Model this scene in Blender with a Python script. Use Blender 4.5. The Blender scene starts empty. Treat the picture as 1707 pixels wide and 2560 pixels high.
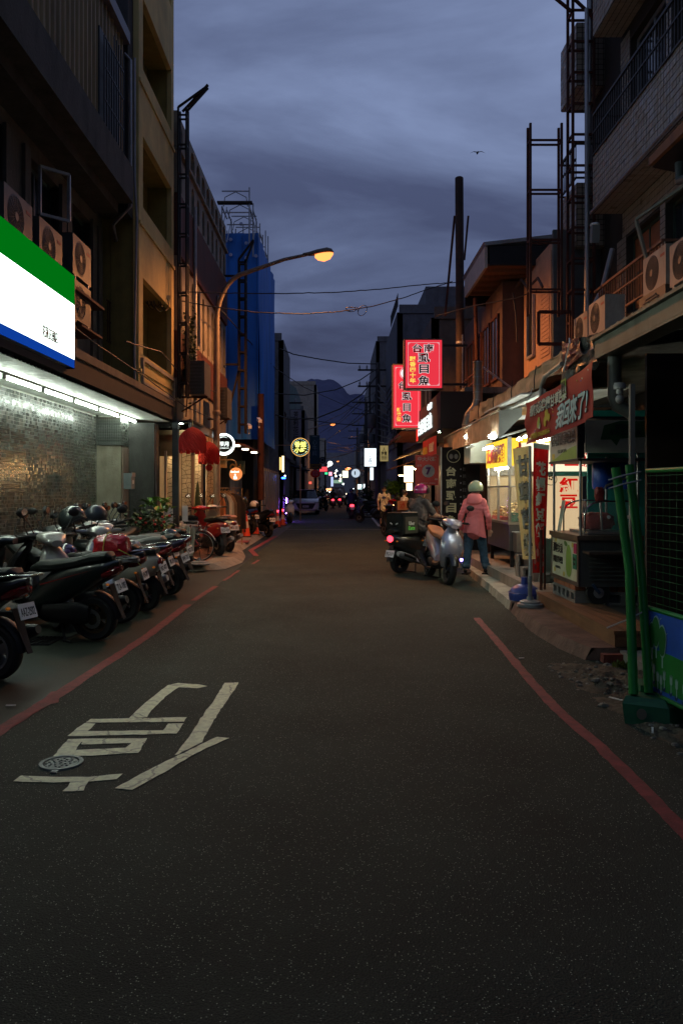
import bpy, math, random
from math import radians as R, sin, cos, pi
from mathutils import Vector as V, Matrix, noise
random.seed(7)
SC = bpy.context.scene
COL = SC.collection
# ---------------------------------------------------------------- camera
F, CX, CY, H = 1991.0, 840.0, 1225.0, 1.57
cam = bpy.data.cameras.new('camera'); co = bpy.data.objects.new('camera', cam); COL.objects.link(co)
co.location = (0, 0, H); co.rotation_euler = (R(90), 0, 0)
cam.sensor_fit = 'VERTICAL'; cam.sensor_height = 36; cam.sensor_width = 24
cam.lens = 36*F/2560
cam.shift_x = (853.5-CX)/2560; cam.shift_y = -(1280-CY)/2560
cam.clip_end = 9000; cam.clip_start = .05
SC.camera = co
# ---------------------------------------------------------------- sky
W = bpy.data.worlds.new('World'); SC.world = W; W.use_nodes = True
nt = W.node_tree; nt.nodes.clear(); N = nt.nodes.new; L = nt.links.new
out = N('ShaderNodeOutputWorld')
sky = N('ShaderNodeTexSky'); sky.sky_type = 'NISHITA'; sky.sun_disc = False
sky.sun_elevation = R(1.0); sky.sun_rotation = R(150)
b1 = N('ShaderNodeBackground'); b1.inputs['Strength'].default_value = .01; L(sky.outputs[0], b1.inputs[0])
tc = N('ShaderNodeTexCoord'); sp = N('ShaderNodeSeparateXYZ'); L(tc.outputs['Generated'], sp.inputs[0])
def mth(op, a, b=None, nt=nt):
    n = nt.nodes.new('ShaderNodeMath'); n.operation = op
    for i, x in enumerate((a, b)):
        if x is None: continue
        if isinstance(x, (int, float)): n.inputs[i].default_value = x
        else: nt.links.new(x, n.inputs[i])
    return n.outputs[0]
zc = mth('ADD', mth('MAXIMUM', sp.outputs[2], 0.0), .22)
cb = N('ShaderNodeCombineXYZ'); L(mth('DIVIDE', sp.outputs[0], zc), cb.inputs[0]); L(mth('DIVIDE', sp.outputs[1], zc), cb.inputs[1])
mp = N('ShaderNodeMapping'); mp.inputs['Scale'].default_value = (.8, 1.3, 1); mp.inputs['Rotation'].default_value = (0, 0, R(-38)); mp.inputs['Location'].default_value = (3.15, .6, 0); L(cb.outputs[0], mp.inputs[0])
nz = N('ShaderNodeTexNoise'); nz.inputs['Scale'].default_value = 1.5; nz.inputs['Detail'].default_value = 8; nz.inputs['Roughness'].default_value = .54; nz.inputs['Distortion'].default_value = .35; L(mp.outputs[0], nz.inputs['Vector'])
cr = N('ShaderNodeValToRGB'); L(nz.outputs['Fac'], cr.inputs[0])
e = cr.color_ramp.elements; e[0].position = .36; e[0].color = (.066, .084, .172, 1); e[1].position = .68; e[1].color = (.225, .290, .490, 1)
m_ = e.new(.5); m_.color = (.120, .155, .282, 1)
# sky is darker and bluer low over the hills
hr = N('ShaderNodeValToRGB'); L(sp.outputs[2], hr.inputs[0]); h = hr.color_ramp.elements
h[0].position = 0; h[0].color = (.16, .16, .22, 1); h[1].position = .18; h[1].color = (.46, .46, .54, 1)
q = h.new(.10); q.color = (.26, .26, .34, 1); q = h.new(.25); q.color = (.72, .72, .76, 1); q = h.new(.38); q.color = (1, 1, 1, 1)
mx = N('ShaderNodeMix'); mx.data_type = 'RGBA'; mx.blend_type = 'MULTIPLY'; mx.inputs[0].default_value = 1
L(cr.outputs[0], mx.inputs[6]); L(hr.outputs[0], mx.inputs[7])
b2 = N('ShaderNodeBackground'); b2.inputs['Strength'].default_value = 1.0; L(mx.outputs[2], b2.inputs[0])
ad = N('ShaderNodeAddShader'); L(b1.outputs[0], ad.inputs[0]); L(b2.outputs[0], ad.inputs[1]); L(ad.outputs[0], out.inputs[0])
sl = bpy.data.lights.new('sun', 'SUN'); sl.energy = .02; sl.angle = R(30); sl.color = (.7, .78, 1)
so = bpy.data.objects.new('sun', sl); COL.objects.link(so); so.rotation_euler = (R(50), 0, R(150))
SC.view_settings.view_transform = 'Standard'; SC.view_settings.look = 'None'; SC.view_settings.gamma = 1; SC.view_settings.use_curve_mapping = False
SC.view_settings.exposure = 0
SC.cycles.use_light_tree = True; SC.cycles.max_bounces = 6; SC.cycles.diffuse_bounces = 3; SC.cycles.sample_clamp_indirect = 4
SC.cycles.use_denoising = True
# ---------------------------------------------------------------- helpers: place
def gp(px, py, z=0):                       # photograph pixel on a level plane z
    Y = F*(H-z)/(py-CY); return V(((px-CX)/F*Y, Y, z))
def at(px, py, Y): return V(((px-CX)/F*Y, Y, H-(py-CY)/F*Y))
def onx(px, py, X):                        # photograph pixel on an upright plane X
    Y = F*X/(px-CX); return V((X, Y, H-(py-CY)/F*Y))
def yx(px, X): return F*X/(px-CX)
# ---------------------------------------------------------------- helpers: materials
MATS = {}
def mat(name, col=(.5,.5,.5), rough=.6, metal=0, var=.18, scale=5, bump=0, emit=None, es=0, clear=0, alpha=1, trans=0, grime=0, spec=.5, sc3=None, tl=0):
    if name in MATS: return MATS[name]
    m = bpy.data.materials.new(name); m.use_nodes = True; t = m.node_tree; p = t.nodes['Principled BSDF']
    MATS[name] = m
    n = t.nodes.new; l = t.links.new
    tc = n('ShaderNodeTexCoord'); src = tc.outputs['Object']
    if sc3:
        mp = n('ShaderNodeMapping'); mp.inputs['Scale'].default_value = sc3; l(src, mp.inputs[0]); src = mp.outputs[0]
    nz = n('ShaderNodeTexNoise'); nz.inputs['Scale'].default_value = scale; nz.inputs['Detail'].default_value = 6; nz.inputs['Roughness'].default_value = .62; l(src, nz.inputs['Vector'])
    r = n('ShaderNodeMapRange'); r.inputs[1].default_value = .3; r.inputs[2].default_value = .7; r.inputs[3].default_value = 1-var; r.inputs[4].default_value = 1+var; l(nz.outputs['Fac'], r.inputs[0])
    mx = n('ShaderNodeMix'); mx.data_type = 'RGBA'; mx.blend_type = 'MULTIPLY'; mx.inputs[0].default_value = 1; mx.inputs[6].default_value = (*col, 1); l(r.outputs[0], mx.inputs[7])
    base = mx.outputs[2]
    if grime:
        g = n('ShaderNodeTexNoise'); g.inputs['Scale'].default_value = scale*.35; g.inputs['Detail'].default_value = 9; g.inputs['Roughness'].default_value = .7
        gm = n('ShaderNodeMapping'); gm.inputs['Scale'].default_value = (1.6, 1.6, .45); l(tc.outputs['Object'], gm.inputs[0]); l(gm.outputs[0], g.inputs['Vector'])
        gr = n('ShaderNodeMapRange'); gr.inputs[1].default_value = .45; gr.inputs[2].default_value = .68; gr.inputs[3].default_value = 0; gr.inputs[4].default_value = grime; l(g.outputs['Fac'], gr.inputs[0])
        gx = n('ShaderNodeMix'); gx.data_type = 'RGBA'; l(gr.outputs[0], gx.inputs[0]); l(base, gx.inputs[6]); gx.inputs[7].default_value = (col[0]*.25+.005, col[1]*.23+.005, col[2]*.2+.004, 1)
        base = gx.outputs[2]
    l(base, p.inputs['Base Color'])
    rr = n('ShaderNodeMapRange'); rr.inputs[3].default_value = max(.02, rough-.08); rr.inputs[4].default_value = min(1, rough+.1); l(nz.outputs['Fac'], rr.inputs[0]); l(rr.outputs[0], p.inputs['Roughness'])
    p.inputs['Metallic'].default_value = metal; p.inputs['Specular IOR Level'].default_value = spec
    if clear: p.inputs['Coat Weight'].default_value = clear; p.inputs['Coat Roughness'].default_value = .06
    if bump:
        bp = n('ShaderNodeBump'); bp.inputs['Strength'].default_value = bump; bp.inputs['Distance'].default_value = .02
        n2 = n('ShaderNodeTexNoise'); n2.inputs['Scale'].default_value = scale*6; n2.inputs['Detail'].default_value = 5; l(src, n2.inputs['Vector'])
        l(n2.outputs['Fac'], bp.inputs['Height']); l(bp.outputs[0], p.inputs['Normal'])
    if emit: p.inputs['Emission Color'].default_value = (*emit, 1); p.inputs['Emission Strength'].default_value = es
    if trans: p.inputs['Transmission Weight'].default_value = trans
    if tl:
        tb = n('ShaderNodeBsdfTranslucent'); l(base, tb.inputs[0]); ms = n('ShaderNodeMixShader'); ms.inputs[0].default_value = tl; l(p.outputs[0], ms.inputs[1]); l(tb.outputs[0], ms.inputs[2]); l(ms.outputs[0], t.nodes['Material Output'].inputs[0])
    if alpha < 1: p.inputs['Alpha'].default_value = alpha
    return m
def gridmat(name, cols, pitch, grout, rough=.25, gw=.08, axes='yz', metal=0, bandy=None):
    """small square tiles: colour picked per cell, dark joints"""
    if name in MATS: return MATS[name]
    m = bpy.data.materials.new(name); m.use_nodes = True; t = m.node_tree; p = t.nodes['Principled BSDF']; MATS[name] = m
    n = t.nodes.new; l = t.links.new
    tc = n('ShaderNodeTexCoord'); gi = n('ShaderNodeNewGeometry')
    mp = n('ShaderNodeVectorMath'); mp.operation = 'MULTIPLY'; mp.inputs[1].default_value = (1/pitch[0], 1/pitch[1], 1/pitch[2]); l(tc.outputs['Object'], mp.inputs[0])
    fl = n('ShaderNodeVectorMath'); fl.operation = 'FLOOR'; l(mp.outputs[0], fl.inputs[0])
    wn = n('ShaderNodeTexWhiteNoise'); l(fl.outputs[0], wn.inputs['Vector'])
    nz = n('ShaderNodeTexNoise'); nz.inputs['Scale'].default_value = .13; nz.inputs['Detail'].default_value = 3; l(fl.outputs[0], nz.inputs['Vector'])
    a = n('ShaderNodeMath'); a.operation = 'MULTIPLY'; l(wn.outputs['Value'], a.inputs[0]); a.inputs[1].default_value = .55
    b = n('ShaderNodeMath'); b.operation = 'MULTIPLY_ADD'; l(nz.outputs['Fac'], b.inputs[0]); b.inputs[1].default_value = .9; l(a.outputs[0], b.inputs[2])
    c = n('ShaderNodeMath'); c.operation = 'SUBTRACT'; l(b.outputs[0], c.inputs[0]); c.inputs[1].default_value = .22
    cr = n('ShaderNodeValToRGB'); l(c.outputs[0], cr.inputs[0]); e = cr.color_ramp.elements
    e[0].color = (*cols[0], 1); e[1].color = (*cols[-1], 1)
    for i, q in enumerate(cols[1:-1]):
        k = e.new((i+1)/(len(cols)-1)); k.color = (*q, 1)
    l(cr.outputs[0], p.inputs['Base Color'])
    rr = n('ShaderNodeMapRange'); rr.inputs[3].default_value = rough*.5; rr.inputs[4].default_value = min(1, rough*1.8); l(wn.outputs['Value'], rr.inputs[0]); l(rr.outputs[0], p.inputs['Roughness'])
    p.inputs['Metallic'].default_value = metal
    return m
def glow(name, col, s): return mat(name, tuple(c*.12 for c in col), .8, var=.02, emit=col, es=s, spec=0)
# ---------------------------------------------------------------- helpers: mesh builder
class MB:
    def __init__(s): s.v = []; s.f = []; s.smooth = False; s.mi = []; s.cur = 0
    def add(s, vs, fs):
        o = len(s.v); s.v += [tuple(x) for x in vs]; s.f += [tuple(i+o for i in f) for f in fs]; s.mi += [s.cur]*len(fs); return s
    def box(s, x0, x1, y0, y1, z0, z1):
        if x0 > x1: x0, x1 = x1, x0
        if y0 > y1: y0, y1 = y1, y0
        if z0 > z1: z0, z1 = z1, z0
        return s.add([(x0,y0,z0),(x1,y0,z0),(x1,y1,z0),(x0,y1,z0),(x0,y0,z1),(x1,y0,z1),(x1,y1,z1),(x0,y1,z1)],
                     [(0,3,2,1),(4,5,6,7),(0,1,5,4),(1,2,6,5),(2,3,7,6),(3,0,4,7)])
    def obox(s, c, u, v, w):                # oriented box, half-vectors
        c, u, v, w = V(c), V(u), V(v), V(w)
        return s.add([c-u-v-w, c+u-v-w, c+u+v-w, c-u+v-w, c-u-v+w, c+u-v+w, c+u+v+w, c-u+v+w],
                     [(0,3,2,1),(4,5,6,7),(0,1,5,4),(1,2,6,5),(2,3,7,6),(3,0,4,7)])
    def bar(s, a, b, w=.03, h=None):        # square bar
        a, b = V(a), V(b); d = (b-a); L_ = d.length
        if L_ < 1e-6: return s
        d /= L_; up = V((0,0,1)) if abs(d.z) < .95 else V((0,1,0))
        u = d.cross(up).normalized(); v = u.cross(d).normalized(); h = h or w
        return s.obox((a+b)/2, d*L_/2, u*w/2, v*h/2)
    def rings(s, rs, cap0=True, cap1=True, close=True):
        n = len(rs[0]); o = len(s.v)
        for r in rs: s.v += [tuple(p) for p in r]
        k0 = len(s.f)
        for i in range(len(rs)-1):
            for j in range(n if close else n-1):
                a = o+i*n+j; b = o+i*n+(j+1) % n
                s.f.append((a, b, b+n, a+n))
        if cap0: s.f.append(tuple(o+j for j in reversed(range(n))))
        if cap1: s.f.append(tuple(o+(len(rs)-1)*n+j for j in range(n)))
        s.mi += [s.cur]*(len(s.f)-k0)
        return s
    def tube(s, pts, r=.02, n=8, r1=None, cap=True):
        pts = [V(p) for p in pts]; rs = []; u = None
        for i, p in enumerate(pts):
            d = (pts[min(i+1, len(pts)-1)]-pts[max(i-1, 0)]).normalized()
            if u is None:
                up = V((0,0,1)) if abs(d.z) < .9 else V((0,1,0)); u = d.cross(up).normalized()
            else:
                u = (u-d*u.dot(d)).normalized()
            v = d.cross(u)
            rr = r[i] if isinstance(r, (list, tuple)) else (r if r1 is None else r+(r1-r)*i/(len(pts)-1))
            rs.append([p+u*rr*cos(2*pi*k/n)+v*rr*sin(2*pi*k/n) for k in range(n)])
        return s.rings(rs, cap, cap)
    def lathe(s, prof, n=20, c=(0,0,0), axis='z', ang=2*pi):   # prof [(r,h)]
        rs = []
        for r, h in prof:
            ring = []
            for k in range(n):
                a = ang*k/n; x, y = r*cos(a), r*sin(a)
                q = (x, y, h) if axis == 'z' else (x, h, y) if axis == 'y' else (h, x, y)
                ring.append((q[0]+c[0], q[1]+c[1], q[2]+c[2]))
            rs.append(ring)
        if prof[0][0] > 1e-5 and prof[-1][0] > 1e-5 and len(prof) > 2: rs.append(rs[0]); return s.rings(rs, False, False)
        return s.rings(rs, prof[0][0] > 1e-5, prof[-1][0] > 1e-5)
    def ell(s, c, r, n=14, m=8):
        prof = [(max(1e-4, sin(pi*i/m)), -cos(pi*i/m)) for i in range(m+1)]
        return s.rings([[(c[0]+r[0]*p*cos(2*pi*k/n), c[1]+r[1]*p*sin(2*pi*k/n), c[2]+r[2]*h) for k in range(n)] for p, h in prof])
    def prism(s, pts, d):                   # planar polygon pushed along d
        n = len(pts); pts = [V(p) for p in pts]; d = V(d)
        return s.add(pts+[p+d for p in pts], [tuple(reversed(range(n))), tuple(range(n, 2*n))]+[(i, (i+1) % n, (i+1) % n+n, i+n) for i in range(n)])
    def quad(s, a, b, c, d): return s.add([a, b, c, d], [(0,1,2,3)])
    def grid(s, fn, nu, nv):                # open sheet fn(u,v)
        return s.add([fn(i/nu, j/nv) for j in range(nv+1) for i in range(nu+1)],
                     [(j*(nu+1)+i, j*(nu+1)+i+1, (j+1)*(nu+1)+i+1, (j+1)*(nu+1)+i) for j in range(nv) for i in range(nu)])
    def sheet(s, fn, nu, nv, n, th=.01):    # thick sheet, offset along n
        n = V(n)*th; a = len(s.v); s.grid(fn, nu, nv); b = len(s.v)
        s.grid(lambda u, v: V(fn(u, v))-n, nu, nv)
        w = nu+1; k = len(s.f)
        for i in range(nu): s.f += [(a+i, b+i, b+i+1, a+i+1), (a+nv*w+i, a+nv*w+i+1, b+nv*w+i+1, b+nv*w+i)]
        for j in range(nv): s.f += [(a+j*w, a+(j+1)*w, b+(j+1)*w, b+j*w), (a+j*w+nu, b+j*w+nu, b+(j+1)*w+nu, a+(j+1)*w+nu)]
        s.mi += [s.cur]*(len(s.f)-k); return s
    def xf(s, M, i0=0):
        for i in range(i0, len(s.v)): s.v[i] = tuple(M @ V(s.v[i]))
        return s
    def mesh(s, name, smooth=None):
        me = bpy.data.meshes.new(name); me.from_pydata(s.v, [], s.f)
        if smooth is None: smooth = True
        if any(s.mi): me.polygons.foreach_set('material_index', s.mi)
        me.update()
        if smooth:
            me.shade_smooth(); me.set_sharp_from_angle(angle=R(38))
        return me
def wall_openings(mb, P, u0, u1, v0, v1, ops, th):
    """P(u,v,w)->point; w=0 front, w=th back. rectangular openings (u0,u1,v0,v1)."""
    us = sorted({u0, u1, *[x for o in ops for x in o[:2] if u0 < x < u1]}); vs = sorted({v0, v1, *[x for o in ops for x in o[2:4] if v0 < x < v1]})
    def op(i, j):
        if i < 0 or j < 0 or i >= len(us)-1 or j >= len(vs)-1: return None
        u = (us[i]+us[i+1])/2; v = (vs[j]+vs[j+1])/2
        return any(o[0] < u < o[1] and o[2] < v < o[3] for o in ops)
    for i in range(len(us)-1):
        for j in range(len(vs)-1):
            if op(i, j): continue
            a, b, c, d = us[i], us[i+1], vs[j], vs[j+1]
            mb.quad(P(a,c,0), P(b,c,0), P(b,d,0), P(a,d,0)); mb.quad(P(a,c,th), P(a,d,th), P(b,d,th), P(b,c,th))
            for (ii, jj, e0, e1) in ((i-1, j, (a,c), (a,d)), (i+1, j, (b,d), (b,c)), (i, j-1, (b,c), (a,c)), (i, j+1, (a,d), (b,d))):
                if op(ii, jj) is not False: mb.quad(P(*e0,0), P(*e0,th), P(*e1,th), P(*e1,0))
    return mb
# ---------------------------------------------------------------- helpers: objects
USED = {}
def link(name, data, m, parent):
    o = bpy.data.objects.new(name, data); COL.objects.link(o)
    if m is not None:
        ms = m if isinstance(m, (list, tuple)) else [m]
        if not data.materials:
            for q in ms: data.materials.append(q)
        else:
            for i, q in enumerate(ms):
                if data.materials[i] is not q: o.material_slots[i].link = 'OBJECT'; o.material_slots[i].material = q
    if parent is not None:
        o.parent = parent; r = parent
        while r.parent is not None: r = r.parent
        o.matrix_parent_inverse = Matrix.Translation(-r.location) if parent is r else Matrix.Identity(4)
    return o
def obj(name, mb, m, parent=None, label=None, smooth=None, kind=None):
    me = mb.mesh(name, smooth) if isinstance(mb, MB) else mb
    o = link(name, me, m, parent)
    if label: o['label'] = label
    if kind: o['kind'] = kind
    return o
def tag(o, label, cat, group=None):
    o['label'] = label; o['category'] = cat
    if group: o['group'] = group
    return o
def thing(name, label, cat, loc=(0,0,0), group=None):
    o = bpy.data.objects.new(name, None); COL.objects.link(o); o.location = loc; o.empty_display_size = .1
    return tag(o, label, cat, group)
def struct(name, mb, m, smooth=None):
    o = obj(name, mb, m, smooth=smooth); o['kind'] = 'structure'; return o
def kids(o): return [c for c in ALLK.get(o.name, [])]
ALLK = {}
def copy_tree(o, label=None, loc=None, rz=None, group=None):
    ch = {}
    for x in COL.objects:
        if x.parent: ch.setdefault(x.parent.name, []).append(x)
    def cp(a, par):
        c = a.copy(); COL.objects.link(c)
        if par is not None: c.parent = par; c.matrix_parent_inverse = a.matrix_parent_inverse.copy()
        for k in ch.get(a.name, []): cp(k, c)
        return c
    r = cp(o, None)
    if label: r['label'] = label
    if group: r['group'] = group
    if loc is not None: r.location = loc
    if rz is not None: r.rotation_euler = (0, 0, rz)
    return r
TXT = {}
def text_pts(body, bold=.02, ext=.5, lh=1.0):
    k = (body, bold, ext, lh)
    if k in TXT: return TXT[k]
    c = bpy.data.curves.new('t', 'FONT'); c.body = body; c.extrude = ext; c.offset = bold; c.align_x = 'CENTER'; c.space_line = lh; c.resolution_u = 2
    o = bpy.data.objects.new('t', c); COL.objects.link(o); bpy.context.view_layer.update()
    me = bpy.data.meshes.new_from_object(o.evaluated_get(bpy.context.evaluated_depsgraph_get()))
    vs = [v.co.copy() for v in me.vertices]; fs = [tuple(p.vertices) for p in me.polygons]
    bpy.data.objects.remove(o); bpy.data.curves.remove(c); bpy.data.meshes.remove(me)
    TXT[k] = (vs, fs); return TXT[k]
def letter_mb(body, c, u, v, w, h, bold=.02, th=.004, lh=1.0, mb=None, shear=0, fn=None):
    mb = mb or MB(); c, u, v = V(c), V(u).normalized(), V(v).normalized(); n = u.cross(v)
    vs, fs = text_pts(body, bold, .5, lh)
    if not vs: return mb
    x0 = min(p.x for p in vs); x1 = max(p.x for p in vs); y0 = min(p.y for p in vs); y1 = max(p.y for p in vs)
    sx = w/max(1e-6, x1-x0); sy = h/max(1e-6, y1-y0)
    pts = []
    for p in vs:
        a = (p.x-(x0+x1)/2)*sx; b = (p.y-(y0+y1)/2)*sy; a += b*shear
        q = c+u*a+v*b
        if fn: q = fn(a, b)
        pts.append(q+n*(p.z*th))
    return mb.add(pts, fs)
def lettering(parent, body, c, u, v, w, h, m, bold=.02, th=.006, lh=1.0, name='lettering', shear=0, fn=None):
    return obj(name, letter_mb(body, c, u, v, w, h, bold, th, lh, shear=shear, fn=fn), m, parent, smooth=False)
UX, UY, UZ = V((1,0,0)), V((0,1,0)), V((0,0,1))
def window(parent, P, u0, u1, v0, v1, fm, pm, nv=2, nh=1, fw=.05, d=.1, name='window'):
    """frame + pane in an opening; P(u,v,w)"""
    def bx(mb, a, b, c, e, w0, w1):
        mb.add([P(a,c,w0),P(b,c,w0),P(b,e,w0),P(a,e,w0),P(a,c,w1),P(b,c,w1),P(b,e,w1),P(a,e,w1)], [(0,3,2,1),(4,5,6,7),(0,1,5,4),(1,2,6,5),(2,3,7,6),(3,0,4,7)])
    m = MB(); bx(m, u0, u0+fw, v0, v1, d-.03, d+.03); bx(m, u1-fw, u1, v0, v1, d-.03, d+.03); bx(m, u0+fw, u1-fw, v0, v0+fw, d-.03, d+.03); bx(m, u0+fw, u1-fw, v1-fw, v1, d-.03, d+.03)
    for k in range(1, nv): u = u0+(u1-u0)*k/nv; bx(m, u-fw*.4, u+fw*.4, v0+fw, v1-fw, d-.022, d+.022)
    for k in range(1, nh): v = v0+(v1-v0)*k/nh; bx(m, u0+fw, u1-fw, v-fw*.4, v+fw*.4, d-.02, d+.02)
    f = obj(name, m, fm, parent, smooth=False)
    g = MB(); bx(g, u0+fw*.5, u1-fw*.5, v0+fw*.5, v1-fw*.5, d-.005, d+.005); obj('pane', g, pm, f, smooth=False)
    return f
def PX(X, s):   # facade facing s (+1 -> +X); u=Y, v=Z, w into wall
    return lambda u, v, w: V((X-s*w, u, v))
def PY(Y): return lambda u, v, w: V((u, Y+w, v))
# ---------------------------------------------------------------- shared materials
M_dark = mat('dark_metal', (.03,.03,.032), .5, .6); M_black = mat('black_plastic', (.012,.012,.013), .5, spec=.35)
M_rub = mat('rubber', (.02,.02,.02), .8); M_chrome = mat('chrome', (.6,.6,.6), .2, 1, var=.05)
M_steel = mat('stainless_steel', (.45,.44,.42), .32, .9, var=.12); M_galv = mat('galvanised_steel', (.33,.34,.35), .5, .5, grime=.5)
M_conc = mat('concrete', (.28,.27,.25), .85, bump=.4, grime=.6, var=.25); M_concd = mat('old_concrete', (.17,.165,.15), .9, bump=.5, grime=.8, scale=3, var=.3)
M_glass = mat('dark_glass', (.02,.025,.03), .08, var=.05, spec=.7); M_white = mat('white_paint', (.75,.75,.72), .5, grime=.25)
M_rust = mat('rusty_steel', (.09,.03,.018), .75, .3, var=.4, grime=.5); M_alu = mat('aluminium_frame', (.4,.41,.4), .45, .6)
M_ac = mat('appliance_shaded', (.07,.07,.06), .5, grime=.45); M_acg = mat('appliance_grille', (.09,.09,.085), .6); M_cable = mat('cable_black', (.012,.012,.014), .6)  # appliance casing and grille darkened: shade on the left units put into colour
M_plate = mat('plate_white', (.75,.76,.76), .4, var=.06); M_ink = mat('plate_ink', (.015,.015,.015), .5); M_gold = mat('gold_letter', (.5,.46,.26), .5)
M_redl = mat('red_lens', (.14,.006,.008), .12, clear=.6); M_clearl = mat('clear_lens', (.6,.62,.6), .1, .3, spec=.8); M_amber = mat('amber_lens', (.5,.12,.01), .2, emit=(1,.3,.02), es=.12)
G_tube = glow('tube_glow', (.86,1,.86), 60); G_warm = glow('warm_glow', (1,.62,.28), 9); G_white = glow('white_sign_glow', (.85,.95,1), 1.6)
# ================================================================ ground
def asphalt(name, base, speck, sp_amt, rough, bump, patch=.25):
    m = bpy.data.materials.new(name); m.use_nodes = True; t = m.node_tree; p = t.nodes['Principled BSDF']; n = t.nodes.new; l = t.links.new
    tc = n('ShaderNodeTexCoord')
    v = n('ShaderNodeTexVoronoi'); v.inputs['Scale'].default_value = 135; l(tc.outputs['Object'], v.inputs['Vector'])
    sep = n('ShaderNodeSeparateColor'); l(v.outputs['Color'], sep.inputs[0])
    g = mth('GREATER_THAN', sep.outputs[0], 1-sp_amt, t); d = mth('LESS_THAN', v.outputs['Distance'], .34, t)
    s = mth('MULTIPLY', g, d, t); s = mth('MULTIPLY', s, mth('ADD', sep.outputs[1], .25, t), t)
    nz = n('ShaderNodeTexNoise'); nz.inputs['Scale'].default_value = .8; nz.inputs['Detail'].default_value = 10; nz.inputs['Roughness'].default_value = .65; l(tc.outputs['Object'], nz.inputs['Vector'])
    r = n('ShaderNodeMapRange'); r.inputs[1].default_value = .3; r.inputs[2].default_value = .7; r.inputs[3].default_value = 1-patch; r.inputs[4].default_value = 1+patch; l(nz.outputs['Fac'], r.inputs[0])
    fn = n('ShaderNodeTexNoise'); fn.inputs['Scale'].default_value = 160; fn.inputs['Detail'].default_value = 2; l(tc.outputs['Object'], fn.inputs['Vector'])
    r2 = n('ShaderNodeMapRange'); r2.inputs[1].default_value = .3; r2.inputs[2].default_value = .7; r2.inputs[3].default_value = .55; r2.inputs[4].default_value = 1.5; l(fn.outputs['Fac'], r2.inputs[0])
    k = mth('MULTIPLY', r.outputs[0], r2.outputs[0], t)
    mx = n('ShaderNodeMix'); mx.data_type = 'RGBA'; mx.blend_type = 'MULTIPLY'; mx.inputs[0].default_value = 1; mx.inputs[6].default_value = (*base, 1); l(k, mx.inputs[7])
    m2 = n('ShaderNodeMix'); m2.data_type = 'RGBA'; l(s, m2.inputs[0]); l(mx.outputs[2], m2.inputs[6]); m2.inputs[7].default_value = (*speck, 1); l(m2.outputs[2], p.inputs['Base Color'])
    p.inputs['Roughness'].default_value = rough; p.inputs['Specular IOR Level'].default_value = .3
    bp = n('ShaderNodeBump'); bp.inputs['Strength'].default_value = bump; bp.inputs['Distance'].default_value = .006; l(mth('SUBTRACT', 1, v.outputs['Distance'], t), bp.inputs['Height']); l(bp.outputs[0], p.inputs['Normal'])
    return m
A_road = asphalt('road_asphalt', (.029,.038,.027), (.38,.45,.34), .12, .85, .8, .38)
A_park = asphalt('parking_asphalt', (.020,.026,.017), (.12,.13,.10), .03, .6, .25, .4)
A_gnd = asphalt('ground_asphalt', (.045,.045,.043), (.1,.1,.1), .02, .8, .1)
struct('ground', MB().quad((-900,-60,-.012), (900,-60,-.012), (900,5200,-.012), (-900,5200,-.012)), A_gnd, smooth=False)
rd = MB(); n_ = 60
rd.grid(lambda u, v: ((-1.96-max(0, 8.5+6-v*236)*.066)*(1-u)+2.75*u, -6+v*236, 0), 1, 300)
struct('road', rd, A_road, smooth=False)
struct('parking_lane', MB().quad((-4.7,-6,-.005), (-1.9,-6,-.005), (-1.9,230,-.005), (-4.7,230,-.005)), A_park, smooth=False)
M_red = mat('road_line_red', (.21,.036,.034), .7, var=.35, scale=14, bump=.3, grime=.55); M_yw = mat('road_marking_cream', (.74,.79,.52), .6, var=.16, scale=30, bump=.3, grime=.42)
M_wl = mat('road_line_white', (.5,.5,.46), .6, var=.2, scale=10, grime=.5)
def strip(pts, w, z=.004, rag=.012):
    q = []
    for a, b in zip(pts, pts[1:]):
        k = max(2, int((b-a).length/.06))
        q += [a.lerp(b, i/k) for i in range(k)]
    q.append(pts[-1]); mb = MB(); L0 = []; R0 = []
    for i, p in enumerate(q):
        d = (q[min(i+1, len(q)-1)]-q[max(0, i-1)]).normalized(); s = V((d.y, -d.x, 0)); j = noise.noise(p*5)*rag; j2 = noise.noise(p*5+V((9,9,9)))*rag
        j += random.uniform(-.003,.003); j2 += random.uniform(-.003,.003)
        L0.append((p.x-s.x*(w/2+j), p.y-s.y*(w/2+j), z)); R0.append((p.x+s.x*(w/2+j2), p.y+s.y*(w/2+j2), z))
    for i in range(len(q)-1): mb.quad(L0[i], R0[i], R0[i+1], L0[i+1])
    return mb
def pixline(ps): return [gp(*p) for p in ps]
for ps, w in (([(-260,2010),(-60,1867),(0,1828),(75,1780),(150,1735),(205,1697),(290,1643),(370,1590),(430,1543),(470,1512)], .11), ([(484,1502),(508,1486),(540,1466)], .09), ([(560,1452),(598,1426)], .06),
              ([(690,1340),(655,1360),(627,1376),(641,1390)], .13), ([(648,1400),(632,1410)], .07)):
    struct('red_kerbside_line', strip(pixline(ps), w), M_red, smooth=False)
struct('red_kerbside_line', strip(pixline([(1190,1545),(1254,1618),(1330,1708),(1393,1776),(1445,1822),(1500,1868),(1600,1968),(1707,2078),(1900,2290)]), .085, rag=.009), M_red, smooth=False)
struct('red_line_patch', MB().add([gp(x, y, .0055) for x, y in ((100,1758),(128,1729),(152,1727),(147,1756),(128,1760),(60,1797),(20,1825),(28,1800))], [tuple(range(8))[::-1]]), M_red, smooth=False)
struct('white_edge_line', strip(pixline([(948,1316),(930,1294),(905,1263)]), .13, rag=.006), M_wl, smooth=False)
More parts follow.
